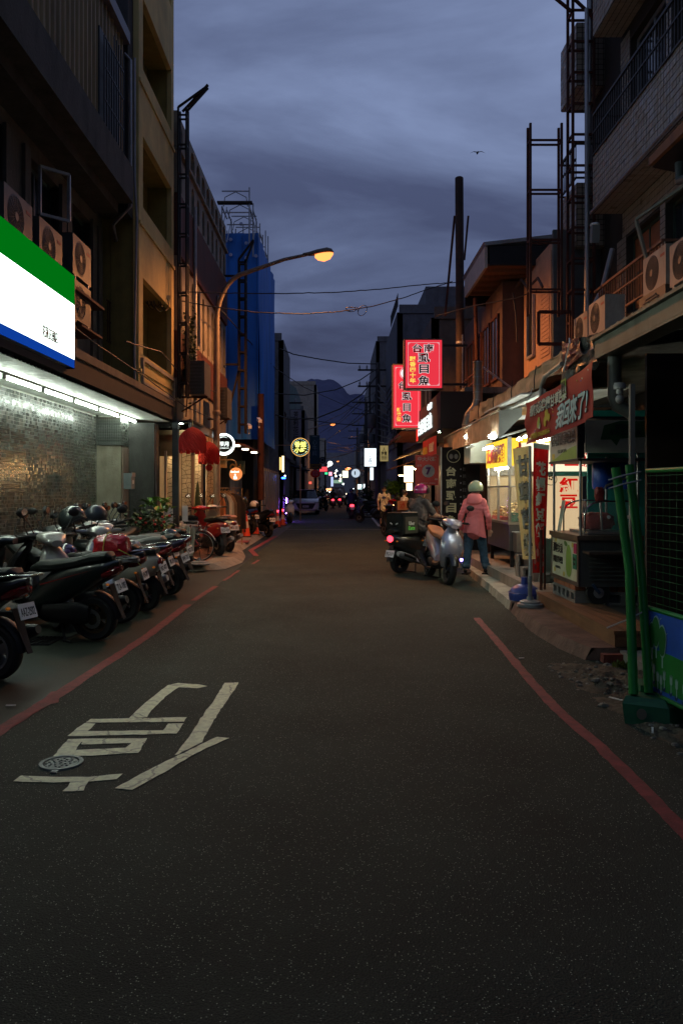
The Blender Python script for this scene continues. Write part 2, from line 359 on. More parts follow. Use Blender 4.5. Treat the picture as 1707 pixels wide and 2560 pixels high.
struct('road_crossing_line', strip([V((-2.0,31.6,0)), V((1.9,31.6,0))], .3, rag=.03), mat('worn_white', (.13,.13,.115), .7, grime=.5), smooth=False)
t_ = M_yw.node_tree; vo = t_.nodes.new('ShaderNodeTexVoronoi'); vo.feature = 'DISTANCE_TO_EDGE'; vo.inputs['Scale'].default_value = 2.3; cn = t_.nodes.new('ShaderNodeTexCoord'); dn = t_.nodes.new('ShaderNodeTexNoise'); dn.inputs['Scale'].default_value = 9; av = t_.nodes.new('ShaderNodeVectorMath'); av.operation = 'MULTIPLY_ADD'; av.inputs[1].default_value = (.12,.12,.12); t_.links.new(cn.outputs['Object'], dn.inputs['Vector']); t_.links.new(dn.outputs['Color'], av.inputs[0]); t_.links.new(cn.outputs['Object'], av.inputs[2]); t_.links.new(av.outputs[0], vo.inputs['Vector'])
ck = mth('MULTIPLY', mth('LESS_THAN', vo.outputs['Distance'], .013, t_), .5, t_); pb = t_.nodes['Principled BSDF']; cm = t_.nodes.new('ShaderNodeMix'); cm.data_type = 'RGBA'; t_.links.new(ck, cm.inputs[0]); t_.links.new(pb.inputs['Base Color'].links[0].from_socket, cm.inputs[6]); cm.inputs[7].default_value = (.06,.06,.045,1); t_.links.new(cm.outputs[2], pb.inputs['Base Color'])
def z4(pl): return [gp(x/2.24, 1650+y/2.24, .005) for x, y in pl]
for pl in ([(725,325),(820,320),(880,250),(940,195),(1003,152),(1104,158),(1162,146),(1108,136),(1000,128),(943,140),(870,195),(800,250)],
           [(510,330),(1047,320),(1032,345),(480,350)], [(475,353),(538,355),(490,398),(910,393),(943,354),(1029,354),(990,411),(465,425),(379,425)],
           [(385,441),(472,440),(402,538),(299,538)], [(474,440),(828,437),(812,464),(454,472)], [(432,503),(706,491),(737,465),(812,464),(776,520),(692,522),(520,535),(404,538)],
           [(75,678),(120,645),(330,656),(500,655),(688,636),(655,668),(500,680),(300,686)], [(395,684),(497,680),(470,732),(355,735)],
           [(1258,128),(1340,125),(1290,200),(1215,310),(1130,459),(1000,528),(978,532),(1060,430),(1150,290),(1190,240)],
           [(645,718),(860,600),(1000,533),(1215,430),(1290,437),(1120,510),(950,610),(740,728)]):
    p0 = z4(pl); p = []
    for i in range(len(p0)):
        q0, q1 = p0[i], p0[(i+1) % len(p0)]; kk = max(1, int((q1-q0).length/.05)); dd = V((q1.y-q0.y, q0.x-q1.x, 0)).normalized()
        for j in range(kk): q = q0.lerp(q1, j/kk); p.append(q+dd*(.010*noise.noise(q*11)+.005*noise.noise(q*45)))
    a = sum(p[i].x*p[(i+1) % len(p)].y-p[(i+1) % len(p)].x*p[i].y for i in range(len(p)))
    struct('road_marking_stroke', MB().add(p, [tuple(range(len(p))) if a > 0 else tuple(reversed(range(len(p))))]), M_yw, smooth=False)
# manhole
c = gp(154, 1909); M_iron = mat('cast_iron', (.14,.17,.17), .5, .4, grime=.4, scale=30)
mh = thing('manhole_cover', 'small round iron manhole cover set in the road beside the painted character', 'manhole cover', c)
obj('rim', MB().lathe([(.098,.001),(.1,.010),(.122,.010),(.125,.001)], 28, c), M_iron, mh)
pl = MB().lathe([(0,.006),(.09,.006),(.093,.001)], 28, c)
for k in range(26):
    a = k*2.4; r = .012*math.sqrt(k)*1.35; pl.box(c.x+r*cos(a)-.006, c.x+r*cos(a)+.006, c.y+r*sin(a)-.006, c.y+r*sin(a)+.006, .006, .011)
obj('lid', pl, M_iron, mh); obj('hinge', MB().box(c.x-.006, c.x+.03, c.y-.165, c.y-.126, 0, .008), M_iron, mh)
# drain grate by the first scooters
g = thing('drain_grate', 'black iron drain grate sunk in the parking lane behind the stand of the side-on scooter', 'drain grate', (-3.15,8.3,0))
obj('frame', MB().box(-3.42,-2.9,8.06,8.10,-.004,.008).box(-3.42,-2.9,8.50,8.54,-.004,.008).box(-3.42,-3.38,8.10,8.5,-.004,.008).box(-2.94,-2.9,8.1,8.5,-.004,.008), M_dark, g)
for k in range(10): obj('bar', MB().box(-3.365+k*.043,-3.345+k*.043,8.1,8.5,-.004,.006), M_black, g)
# left sidewalk
E_ = [(-2.70,15.35),(-2.2,15.75),(-2.02,17.2),(-2.12,18.7),(-2.42,20.6),(-2.42,27.5),(-2.5,60),(-2.6,200)]
sw = MB(); n = len(E_)
for i in range(n-1):
    (x0,y0),(x1,y1) = E_[i], E_[i+1]
    in0, in1 = (x0-.22 if i < 4 else x0-.12), (x1-.22 if i+1 < 4 else x1-.12)
    sw.quad((x0,y0,.004), (x1,y1,.004), (in1,y1,.118), (in0,y0,.118)); sw.quad((in0,y0,.118), (in1,y1,.118), (-6,y1,.118), (-6,y0,.118))
sw.quad((-2.70,15.35,.004), (-2.92,15.35,.118), (-6,15.35,.118), (-6,15.35,.004))
struct('left_sidewalk', sw, mat('sidewalk_concrete', (.25,.23,.19), .85, bump=.6, grime=.5, var=.3, scale=4), smooth=False)
pv = MB()
for j in range(44):
    for i in range(8):
        x = -4.4+i*.21+(.105 if j % 2 else 0); y = 15.5+j*.105; z = .121+random.uniform(0,.003)
        if x < -2.62+(.12 if j < 30 else -.1): pv.box(x, x+.2, y, y+.096, .112, z)
o = obj('paving_bricks', pv, mat('paver_red', (.26,.115,.07), .8, var=.4, scale=7, bump=.3), smooth=False); o['kind'] = 'structure'
struct('red_paint_patch', MB().box(-2.75,-2.45,22.0,22.9,.119,.122), M_red, smooth=False)
# right kerb slab, step and platform
K_ = [(2.29,7.35),(2.2,7.9),(2.16,8.6),(2.19,9.5),(2.25,10.3),(2.36,12.5),(2.47,15.2),(2.5,20),(2.5,30),(2.55,60),(2.6,200)]
ks = MB()
for (x0,y0),(x1,y1) in zip(K_, K_[1:]):
    k = max(1, int((y1-y0)/.12)) if y1 < 21 else 4
    for i in range(k):
        a0, a1 = i/k, (i+1)/k; X0, Y0, X1, Y1 = x0+(x1-x0)*a0, y0+(y1-y0)*a0, x0+(x1-x0)*a1, y0+(y1-y0)*a1
        def jg(y): return noise.noise(V((y*4,3,0)))*.025+noise.noise(V((y*17,7,0)))*.015
        sl_ = .055 if y1 < 10.4 else .02
        j0, j1 = jg(Y0), jg(Y1)
        ks.quad((X0+j0,Y0,0), (X0+sl_+j0*.6,Y0,.112), (X1+sl_+j1*.6,Y1,.112), (X1+j1,Y1,0))
        ks.quad((X0+sl_+j0*.6,Y0,.112), (2.62 if y0 < 30 else 6,Y0,.118), (2.62 if y0 < 30 else 6,Y1,.118), (X1+sl_+j1*.6,Y1,.112))
ks.quad((2.29,7.35,0), (2.7,7.32,0), (2.7,7.32,.118), (2.39,7.35,.112))
ks2 = MB(); k9 = sum(1 for f in ks.f if ks.v[f[0]][1] < 10.4); lo = [f for f in ks.f if ks.v[f[0]][1] < 10.39]; hi = [f for f in ks.f if ks.v[f[0]][1] >= 10.39]; ks2.v = ks.v; ks2.f = lo; ks2.mi = [0]*len(lo); ks.f = hi; ks.mi = [0]*len(hi)
struct('kerb_corner_slab', ks2, mat('red_brown_concrete', (.13,.085,.065), .9, bump=.9, grime=.6, var=.4, scale=4), smooth=False)
struct('right_sidewalk', ks, mat('kerb_concrete', (.36,.38,.31), .85, bump=.7, grime=.6, var=.35, scale=3), smooth=False)
struct('shop_platform', MB().box(2.6,7,10.2,30,-.01,.27), mat('platform_concrete', (.27,.24,.2), .8, bump=.4, grime=.5), smooth=False)
st = thing('wooden_step', 'low brown timber step in front of the guava cart', 'step', (2.6,8.7,.11))
for k in range(4): obj('board', MB().box(2.56+k*.115, 2.668+k*.115, 7.35, 10.18, .235, .27), mat('timber_brown', (.20,.10,.045), .6, var=.35, scale=3, sc3=(6,.6,6), grime=.5), st, smooth=False)
obj('riser', MB().box(2.575,2.60,7.37,10.16,.115,.235), MATS['timber_brown'], st, smooth=False); obj('end_board', MB().box(2.60,3.02,7.37,7.395,.115,.235), MATS['timber_brown'], st, smooth=False)
struct('cart_floor', MB().box(3.03,7,5.0,10.19,-.01,.25), mat('dark_floor', (.06,.055,.05), .6, grime=.5), smooth=False)
bs = thing('brick_edging', 'row of old red bricks edging the end of the concrete kerb', 'bricks', (2.7,7.3,0))
for k in range(5): obj('brick', MB().box(2.42+k*.215,2.62+k*.215,7.22,7.31,0,.075+.01*(k%2)), mat('brick_red', (.20,.05,.035), .85, var=.35, bump=.5, grime=.6), bs, smooth=False)
# broken ground at the right
def rub(u, v):
    x = 1.86+u*2.2-.35*(v*(1-v)); y = 3.6+v*3.68; x += (1-v)*.35*(1-u)
    e = min(1, u*9, (1-u)*9, v*9, (1-v)*9)
    return V((x, y, -.006+e*(.03+.045*noise.noise(V((x*5,y*5,0)))+.03*noise.noise(V((x*17,y*17,2)))+.012*noise.noise(V((x*50,y*50,2))))))
rb = MB().grid(rub, 110, 150); o = obj('broken_ground', rb, mat('mossy_rubble', (.10,.085,.055), .95, var=.5, scale=9, bump=1, grime=.6)); o['kind'] = 'structure'
stn = MB()
for k in range(420):
    u, v = random.random()**1.3, random.random(); p = rub(u, v); r = random.uniform(.006,.028) if k > 20 else random.uniform(.03,.06)
    i0 = len(stn.v); stn.ell((0,0,0), (r, r*random.uniform(.6,1.2), r*.55), 6, 4)
    for i in range(i0, len(stn.v)): stn.v[i] = tuple(V(stn.v[i])*random.uniform(.8,1.15)+p+V((0,0,r*.2)))
o = obj('gravel', stn, mat('gravel_stone', (.20,.19,.155), .9, var=.5, scale=12, bump=.5), smooth=False); o['kind'] = 'stuff'; tag(o, 'loose stones and grit on the broken ground by the green fence foot', 'gravel')
def tuft(x, y, n, h):
    mb = MB()
    for k in range(n):
        a = random.uniform(0, 2*pi); l = random.uniform(.4,1)*h; b = V((x+random.uniform(-.1,.1), y+random.uniform(-.05,.05), .02)); t = b+V((cos(a)*l*.5, sin(a)*l*.5, l)); s = V((-sin(a), cos(a), 0))*.006
        mb.add([b-s, b+s, (b+t)/2+s*1.6+V((0,0,.01)), t, (b+t)/2-s*1.6+V((0,0,.01))], [(0,1,2,3,4)])
    return mb
o = obj('weeds', tuft(2.52,6.95,60,.08), mat('weed_green', (.10,.13,.02), .7), smooth=False); tag(o, 'small yellow-green weeds sprouting under the brick edging', 'weeds'); o['kind'] = 'stuff'
for i, (p, l, a) in enumerate(((gp(1545,1755), .16, 2.2), (gp(1630,1833), .12, 1.2), (gp(1303,1647), .05, .3), (gp(28,1766), .07, 0))):
    o = obj('litter_stick' if i < 2 else 'paper_scrap', MB().obox(p+V((0,0,.02 if i < 2 else .008)), V((cos(a), sin(a), 0))*l/2, V((-sin(a), cos(a), 0))*.006, V((0,0,.003))), M_white, smooth=False)
    tag(o, ['thin pale stick lying on the broken ground left of the green fence foot', 'white splinter on the ground in front of the green fence foot', 'tiny white paper scrap beside the right red line', 'white cigarette end in the parking lane at the frame edge'][i], 'litter')
# mountain
def mtn(u, v):
    x = (u-.5)*2600; d = 3000+v*900
    prof = 0
    for cxp, w, hh in ((-75,300,505), (-300,300,400), (90,330,440), (420,430,330), (-700,500,260), (1000,500,220)): prof = max(prof, hh*math.exp(-((x-cxp)/w)**2*.75))
    r_ = 14*noise.noise(V((x/60,v*3,0)))+5*noise.noise(V((x/15,v*3,5)))
    return V((x, d-1200*(1-min(1, v*2)), (prof+r_)*(min(1, v*2))-20))
o = struct('mountain', MB().grid(mtn, 220, 10), mat('mountain_forest_haze', (.095,.10,.165), 1, var=.12, scale=.01, spec=0))  # forest slope with distance haze put into its blue-grey colour
# ================================================================ LEFT SIDE
L_ = thing('convenience_store_building', 'dark concrete building over the lit convenience store with tiled ground floor and corrugated top', 'building', (-4.5,9,0))
C_t = [(.035,.04,.035),(.06,.068,.06),(.05,.054,.048),(.085,.095,.085),(.075,.058,.042),(.10,.115,.095)]
M_tile = gridmat('mosaic_tile', C_t, (1,.053,.053), None, .24)
M_grout = mat('tile_grout', (.42,.42,.38), .85, var=.2); M_2f = mat('terrazzo_render', (.115,.105,.085), .9, grime=.7, bump=.4, scale=4)
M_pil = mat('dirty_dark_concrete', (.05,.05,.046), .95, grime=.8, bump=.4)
obj('wall', MB().box(-4.52,-4.9,3,13.7,0,3.1).box(-4.57,-4.9,13.7,15.2,0,3.1), M_grout, L_, smooth=False)
P = .053; tm = MB().box(0,.008,.0025,P-.0025,.004,P-.003).mesh('tile', False)
tiles = []; rest = MB()
for j in range(int((15.2-8)/P)+1):
    for k in range(int(2.97/P)):
        y = 151*P+j*P; z = k*P
        X = -4.52 if y < 13.68 else -4.57
        if y > 15.2-P: continue
        if 10.65 < y < 11.6 and 1.5 < z < 2.4 and len(tiles) < 300: tiles.append((X, y, z)); continue
        w = .006+random.uniform(0,.003); yy0, yy1, zz0, zz1 = y+.0025, y+P-.0025, z+.004, z+P-.003
        rest.add([(X,yy0,zz0),(X,yy1,zz0),(X,yy1,zz1),(X,yy0,zz1),(X+w,yy0,zz0),(X+w,yy1,zz0),(X+w,yy1,zz1),(X+w,yy0,zz1)], [(4,5,6,7),(0,1,5,4),(1,2,6,5),(2,3,7,6),(3,0,4,7)])
obj('tiles', rest, M_tile, L_, smooth=False, kind='stuff')
TC = [mat('mosaic_tile_%s' % n, c, .2, var=.3, spec=.6) for n, c in (('grey', (.06,.068,.06)), ('dark', (.028,.032,.028)), ('pale', (.14,.155,.14)), ('brown', (.075,.05,.035)))]
for X, y, z in tiles:
    o = link('tile', tm, random.choice(TC[:1]*3+TC[1:]), L_); o.location = (X-L_.location.x*0, y, z)
# ground floor pillar with pale concrete, tiled head
obj('pillar', MB().box(-4.56,-4.1,15.2,15.75,0,2.42), mat('pale_stained_concrete', (.34,.31,.23), .85, grime=.55, bump=.3), L_, smooth=False)
rest = MB()
for j in range(11):
    for k in range(10):
        rest.box(-4.55+j*.042,-4.512+j*.042,15.16,15.2,2.43+k*.053,2.478+k*.053)
for j in range(10):
    for k in range(10): rest.box(-4.1,-4.09,15.2+j*.055,15.25+j*.055,2.43+k*.053,2.478+k*.053)
obj('pillar_tiles', rest, M_tile, L_, smooth=False, kind='stuff'); obj('pillar_core', MB().box(-4.54,-4.105,15.205,15.74,2.43,3.0), M_grout, L_, smooth=False)
obj('side_wall', MB().box(-4.9,-3.6,15.8,16.2,0,2.9), M_pil, L_, smooth=False)
obj('pillar_face_panel', MB().box(-4.095,-4.08,15.28,15.7,.1,2.38), mat('pinkish_panel', (.27,.19,.15), .7, grime=.4), L_, smooth=False)
# canopy
cp = thing('store_canopy', 'long canopy with black fascia and white ribbed soffit above the tiled wall', 'canopy', (-4,9,3))
obj('fascia', MB().box(-3.4,-3.46,3,16.7,3.03,3.3), mat('black_fascia', (.012,.012,.012), .7), cp, smooth=False)
obj('edge_trim', MB().box(-3.37,-3.47,3,16.72,3.305,3.42), mat('weathered_trim', (.15,.12,.09), .7, grime=.7), cp, smooth=False)
obj('roof', MB().box(-3.48,-4.6,3,16.7,3.2,3.3).box(-3.47,-4.5,16.66,16.72,3.02,3.2), M_pil, cp, smooth=False)
sf = MB(); y = 3.0
while y < 16.6:
    sf.add([(-3.47,y,2.985),(-3.47,y+.07,2.985),(-3.47,y+.08,3.0),(-3.47,y+.10,3.0),(-3.47,y+.11,2.985),(-4.5,y,2.985),(-4.5,y+.07,2.985),(-4.5,y+.08,3.0),(-4.5,y+.10,3.0),(-4.5,y+.11,2.985)],
           [(0,1,6,5),(1,2,7,6),(2,3,8,7),(3,4,9,8)]); y += .11
obj('soffit_panel', sf, mat('soffit_white', (.6,.62,.56), .4, grime=.2), cp, smooth=False)
for k in range(7):
    y0 = 7.05+k*1.275
    t = thing('fluorescent_tube', ['bright fluorescent tube under the canopy just outside the frame', 'bright fluorescent tube under the canopy cut by the frame edge', 'second visible fluorescent tube from the left under the store canopy', 'third visible fluorescent tube from the left under the store canopy',
              'fourth visible fluorescent tube from the left under the store canopy', 'fifth visible fluorescent tube from the left under the store canopy', 'last fluorescent tube under the store canopy, nearest the street end'][k], 'light', (-4,y0,2.95), 'fluorescent tubes under the store canopy')
    obj('tube', MB().tube([(-4,y0+.03,2.93),(-4,y0+1.17,2.93)], .017, 8), G_tube, t); obj('batten', MB().box(-4.03,-3.97,y0,y0+1.2,2.955,2.984), M_white, t, smooth=False)
    for yy in (y0, y0+1.17): obj('tube_holder', MB().box(-4.02,-3.98,yy,yy+.03,2.905,2.955), M_white, t, smooth=False)
# store sign box (street side lit)
sg = thing('store_sign', 'large glowing store sign box with green, white and blue stripes', 'sign', (-3.4,7,3.1))
SX = -3.3; obj('housing', MB().box(SX-.012,SX-.36,3.6,10.05,3.12,4.26), mat('sign_housing', (.35,.36,.34), .6, grime=.5), sg, smooth=False)
for z0, z1, m, nm in ((3.905,4.27,glow('sign_green', (0,.155,.006), 1), 'green_band'), (3.215,3.905,glow('sign_white', (.84,1,.90), 3.6), 'white_band'), (3.11,3.215,glow('sign_blue', (.004,.045,.32), 1.0), 'blue_band')):
    obj(nm, MB().box(SX-.012,SX,3.6,10.06,z0,z1), m, sg, smooth=False)
obj('end_cap', MB().box(SX-.37,SX+.004,10.06,10.085,3.1,4.28), M_dark, sg, smooth=False)
lettering(sg, '花蓮正國店', onx(126,836,SX)+V((.004,0,0)), UY, UZ, .50, .135, M_ink, .005)
for y in (7.5,9.0): obj('bracket', MB().box(SX-.36,-4.0,y,y+.05,3.06,3.11), M_galv, sg, smooth=False)
# upper floor
PL = PX(-4.1, 1); wo = [(8.5,9.9,4.15,6.05),(10.5,11.9,4.15,6.05),(12.15,13.4,4.15,6.05),(13.75,15.0,4.15,6.05),(6.2,7.8,4.15,6.05)]
obj('upper_wall', wall_openings(MB(), PL, 3, 15.4, 3.42, 6.6, wo, .3), M_2f, L_, smooth=False)
M_gw = mat('green_window_frame', (.035,.06,.045), .5); M_curt = mat('brown_blind', (.10,.055,.03), .8)
for (a, b, c_, d_) in wo:
    window(L_, PL, a, b, 5.25, d_, M_gw, M_glass, 2, 1, .06, .16); window(L_, PL, a, b, c_, 5.19, M_gw, M_glass, 2, 1, .06, .16)
    for i in range(2): obj('pilaster', MB().box(-4.05,-4.1,(a if i == 0 else b)-.1,(a if i == 0 else b)+.1,3.45,6.1), M_2f, L_, smooth=False)
# casement left open
obj('open_casement', MB().bar((-4.05,10.9,5.35),(-3.75,11.2,5.35),.04).bar((-4.05,10.9,6.0),(-3.75,11.2,6.0),.04).bar((-4.05,10.9,5.35),(-4.05,10.9,6.0),.04).bar((-3.75,11.2,5.35),(-3.75,11.2,6.0),.04), M_alu, L_, smooth=False)
gr = MB()
for k in range(12): gr.bar((-3.95,13.8+k*.105,4.15), (-3.95,13.8+k*.105,4.85), .014)
for z in (4.15,4.5,4.85): gr.bar((-3.95,13.75,z), (-3.95,15.0,z), .02)
obj('window_grille', gr, M_rust, L_, smooth=False)
obj('cornice_beam', MB().box(-3.45,-4.3,3,13.58,6.45,7.05).box(-3.7,-4.2,3,13.55,6.28,6.45), mat('stained_beam', (.075,.07,.06), .9, grime=.8, bump=.4), L_, smooth=False)
# corrugated top storey
M_cor = mat('corrugated_cream', (.30,.225,.11), .65, grime=.55, scale=2, sc3=(1,1,.3))
cs = MB(); X = -3.62; y = 3.0; zt = 9.15
while y < 13.4:
    prof = [(0,0),(.10,0),(.125,.035),(.165,.035),(.19,0)]
    vs = [(X+d, y+a, 6.95) for a, d in prof]+[(X+d, y+a, zt) for a, d in prof]
    cs.add(vs, [(i, i+1, i+6, i+5) for i in range(4)]); y += .19
obj('corrugated_cladding', cs, M_cor, L_, smooth=False); obj('top_storey', MB().box(X-.02,-4.6,3,13.5,6.9,9.1), M_pil, L_, smooth=False)
obj('roof_edge', MB().box(-3.5,-4.8,3,13.56,9.15,9.35), mat('purple_grey_flashing', (.12,.12,.16), .5), L_, smooth=False)
wg = onx(270,300,-3.55)
wb = MB(); y0, y1, z0, z1 = yx(245,-3.6), yx(294,-3.6), 7.05, 8.35
for k in range(9): y = y0+(y1-y0)*k/8; wb.bar((-3.5,y,7.0), (-3.5,y,8.45 if k < 4 else 8.75), .018)
for z in (7.0,7.5,8.0,8.45): wb.bar((-3.5,y0,z), (-3.5,y1,z), .018)
obj('barred_window', wb, M_dark, L_, smooth=False); obj('window_recess', MB().box(-3.6,-3.57,y0,y1,7.0,8.6), mat('grey_shutter', (.035,.045,.05), .6), L_, smooth=False)
obj('end_pilaster', MB().box(-3.55,-4.05,13.6,13.93,6.3,14).box(-4.0,-4.6,15.4,15.8,3.42,7.05), M_pil, L_, smooth=False)
obj('stair_tower', MB().box(-4.06,-5.2,13.6,13.93,7.1,14), M_pil, L_, smooth=False)
for (pts, r) in (([(-3.6,13.56,9.0),(-3.5,13.58,8.9),(-3.5,13.58,6.4),(-3.8,13.6,6.1),(-3.95,14.8,5.6),(-3.95,15.1,3.4)], .03), ([(-3.46,13.7,9.0),(-3.46,13.7,6.9),(-3.46,13.85,6.3),(-3.5,13.85,4.0),(-3.5,13.88,3.4)], .022), ([(-3.95,15.2,5.1),(-3.75,15.2,5.15),(-3.7,15.2,3.5)], .03)):
    obj('drain_pipe', MB().tube(pts, r), M_galv, L_)
# air conditioners
def make_ac(w=.82, h=.56, d=.32):
    t = thing('air_conditioner', 'a', 'air conditioner', (0,0,0))
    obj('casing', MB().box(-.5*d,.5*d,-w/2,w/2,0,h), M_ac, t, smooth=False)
    g = MB()
    for k in range(9): r = .03+k*.024; g.lathe([(r,0),(r,.006),(r+.006,.006),(r+.006,0)], 22, (d/2,-.08,h/2), 'x')
    for k in range(10): a = k*pi/10; g.bar((d/2+.006,-.08-.23*cos(a),h/2-.23*sin(a)), (d/2+.006,-.08+.23*cos(a),h/2+.23*sin(a)), .004)
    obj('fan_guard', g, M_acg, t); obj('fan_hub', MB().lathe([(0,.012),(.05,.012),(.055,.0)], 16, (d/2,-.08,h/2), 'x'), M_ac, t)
    obj('fan_opening', MB().lathe([(0,.002),(.24,.002),(.25,0)], 24, (d/2,-.08,h/2), 'x'), M_dark, t)
    obj('badge', MB().box(d/2,d/2+.003,w/2-.19,w/2-.05,h-.14,h-.1), mat('faint_red', (.35,.08,.05), .6), t, smooth=False)
    for y in (-.3,.3): obj('foot', MB().box(-.5*d,.5*d,y-.03,y+.03,-.05,0), M_galv, t, smooth=False)
    return t
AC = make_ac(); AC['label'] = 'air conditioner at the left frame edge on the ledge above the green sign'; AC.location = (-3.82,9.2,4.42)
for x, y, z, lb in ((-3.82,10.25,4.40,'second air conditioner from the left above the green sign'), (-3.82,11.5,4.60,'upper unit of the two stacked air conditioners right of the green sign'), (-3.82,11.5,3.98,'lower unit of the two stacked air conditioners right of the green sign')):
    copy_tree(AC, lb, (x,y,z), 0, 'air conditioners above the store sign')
AC['group'] = 'air conditioners above the store sign'
t = tag(obj('ledge_bracket', MB().box(-3.6,-4.08,8.7,12.4,4.36,4.4).box(-3.6,-4.08,11.3,12.3,3.9,3.93), M_rust, smooth=False), 'rusty steel shelf carrying the air conditioners above the store sign', 'shelf')
# meter box, cables on the pillar
t = thing('meter_box', 'grey electricity meter box on the wall right of the pale pillar', 'meter box', (-4.0,16,1.75)); 
c = onx(325,1205,-3.75); obj('case', MB().box(c.x-.08,c.x+.06,c.y-.12,c.y+.12,c.z-.13,c.z+.16), mat('meter_grey', (.16,.19,.19), .5), t, smooth=False)
obj('dial', MB().lathe([(0,.07),(.035,.07),(.04,.06)], 14, (c.x,c.y,c.z), 'x'), M_white, t); obj('lid', MB().box(c.x+.06,c.x+.075,c.y-.12,c.y+.12,c.z+.1,c.z+.17), M_galv, t, smooth=False)
for k in range(5):
    y = 15.9+k*.05; o = obj('conduit', MB().tube([(-3.6-.03*k,y,2.9),(-3.6-.03*k,y,2.0+.1*k),(-3.58-.02*k,y+.03,.9),(-3.6-.03*k,y,.1)], .014), M_galv); tag(o, 'vertical grey conduit on the wall between the pale pillar and the restaurant', 'conduit', 'conduits beside the meter box')
# black slim sign with rings
t = thing('vertical_name_board', 'narrow black vertical board with four pale rings beside the meter box', 'sign', (-3.5,16.6,1.5))
c = at(366,1180,16.5); obj('panel', MB().box(c.x-.05,c.x+.05,16.5,16.54,.9,2.75), M_black, t, smooth=False)
for k in range(4): obj('ring', MB().lathe([(.02,-.012),(.034,-.012),(.034,-.004),(.02,-.004)], 16, (c.x,16.5,2.5-k*.42), 'y'), M_alu, t)
# ---------------------------------------------------------------- yellow building
Yb = thing('yellow_building', 'narrow ochre yellow apartment building with recessed balconies', 'building', (-3.5,15.5,0))
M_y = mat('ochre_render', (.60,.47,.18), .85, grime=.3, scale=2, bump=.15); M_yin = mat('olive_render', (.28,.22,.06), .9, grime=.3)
PY_ = PX(-3.45, 1); ops = [(14.25,16.72,10.38,9.1),(14.25,16.72,7.9,6.63),(14.25,16.72,5.37,3.99),(14.25,16.72,12.8,11.7)]
ops = [(a,b,d,c) for a,b,c,d in ops]
obj('facade', wall_openings(MB(), PY_, 13.95, 16.95, 3.43, 13.3, ops, .1), M_y, Yb, smooth=False)
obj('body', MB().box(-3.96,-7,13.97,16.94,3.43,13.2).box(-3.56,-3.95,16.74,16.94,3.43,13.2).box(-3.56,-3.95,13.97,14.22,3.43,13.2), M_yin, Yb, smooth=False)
for i, (a,b,c,d) in enumerate(ops):
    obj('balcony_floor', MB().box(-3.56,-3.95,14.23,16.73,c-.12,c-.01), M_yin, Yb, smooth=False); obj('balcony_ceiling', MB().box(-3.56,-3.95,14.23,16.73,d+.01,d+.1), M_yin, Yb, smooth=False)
    window(Yb, PX(-3.93,1), 14.3, 16.0, c+.02, d-.05, M_dark, M_glass, 2, 1, .05, 0)
for z in (9.0,6.5,3.9): obj('string_course', MB().box(-3.42,-3.45,13.96,16.96,z-.25,z-.19), M_y, Yb, smooth=False)
obj('parapet_panel', MB().box(-3.40,-3.448,14.1,16.85,3.45,3.5).box(-3.40,-3.448,14.1,16.85,3.86,3.92).box(-3.40,-3.448,14.1,14.16,3.5,3.86).box(-3.40,-3.448,16.79,16.85,3.5,3.86), mat('parapet_trim', (.35,.31,.25), .7), Yb, smooth=False)
# ---------------------------------------------------------------- arcaded building
Ab = thing('arcaded_building', 'old cream and rust-red building with rows of small arches behind the yellow one', 'building', (-3.4,20,0))
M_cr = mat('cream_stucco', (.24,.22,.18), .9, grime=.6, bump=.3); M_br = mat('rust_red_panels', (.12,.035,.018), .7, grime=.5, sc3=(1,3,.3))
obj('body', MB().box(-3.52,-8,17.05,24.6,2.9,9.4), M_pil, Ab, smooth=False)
def arch_row(z0, z1, r, n, m, nm, pil=.2):
    w = (24.6-17.05)/n
    for k in range(n):
        a = 17.05+k*w; b = a+w; mb = MB(); y0, y1 = a+pil*w/.75, b-pil*w/.75; c = (y0+y1)/2; rr = (y1-y0)/2; zs = z1-rr-.12
        for x0, x1 in ((a, y0), (y1, b)): mb.box(-3.4,-3.53,x0,x1,z0,z1)
        pts = [(c-rr*cos(pi*i/8), zs+rr*sin(pi*i/8)) for i in range(9)]
        for (p, q), (s, t) in zip(pts, pts[1:]):
            mb.add([(-3.4,p,q),(-3.4,s,t),(-3.4,s,z1),(-3.4,p,z1),(-3.53,p,q),(-3.53,s,t),(-3.53,s,z1),(-3.53,p,z1)], [(0,1,2,3),(4,7,6,5),(0,4,5,1),(3,2,6,7)])
        mb.box(-3.38,-3.53,y0,y1,z0,z0+.12); obj(nm, mb, m, Ab, smooth=False)
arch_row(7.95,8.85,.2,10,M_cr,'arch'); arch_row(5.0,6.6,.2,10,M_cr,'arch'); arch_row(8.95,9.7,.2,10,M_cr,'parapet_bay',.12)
cs = MB()
for z0, z1 in ((6.62,7.93),(4.0,4.98)):
    y = 17.05
    while y < 24.5: cs.box(-3.34,-3.5,y,y+.10,z0,z1); cs.box(-3.37,-3.5,y+.1,y+.15,z0,z1); y += .15
obj('red_panelling', cs, M_br, Ab, smooth=False, kind='stuff'); obj('lower_wall', MB().box(-3.4,-3.51,17.05,24.6,2.95,3.98), M_cr, Ab, smooth=False)
obj('floor_band', MB().box(-3.33,-3.5,17.05,24.62,8.87,8.94), M_cr, Ab, smooth=False)
for x in (488, 545): y = yx(x,-3.3); obj('rain_pipe', MB().tube([(-3.3,y,8.2 if x < 500 else 7),(-3.3,y,3.0)], .04), M_galv, Ab)
obj('near_return', MB().box(-3.5,-4.6,16.97,17.04,2.9,9.3), M_pil, Ab, smooth=False)
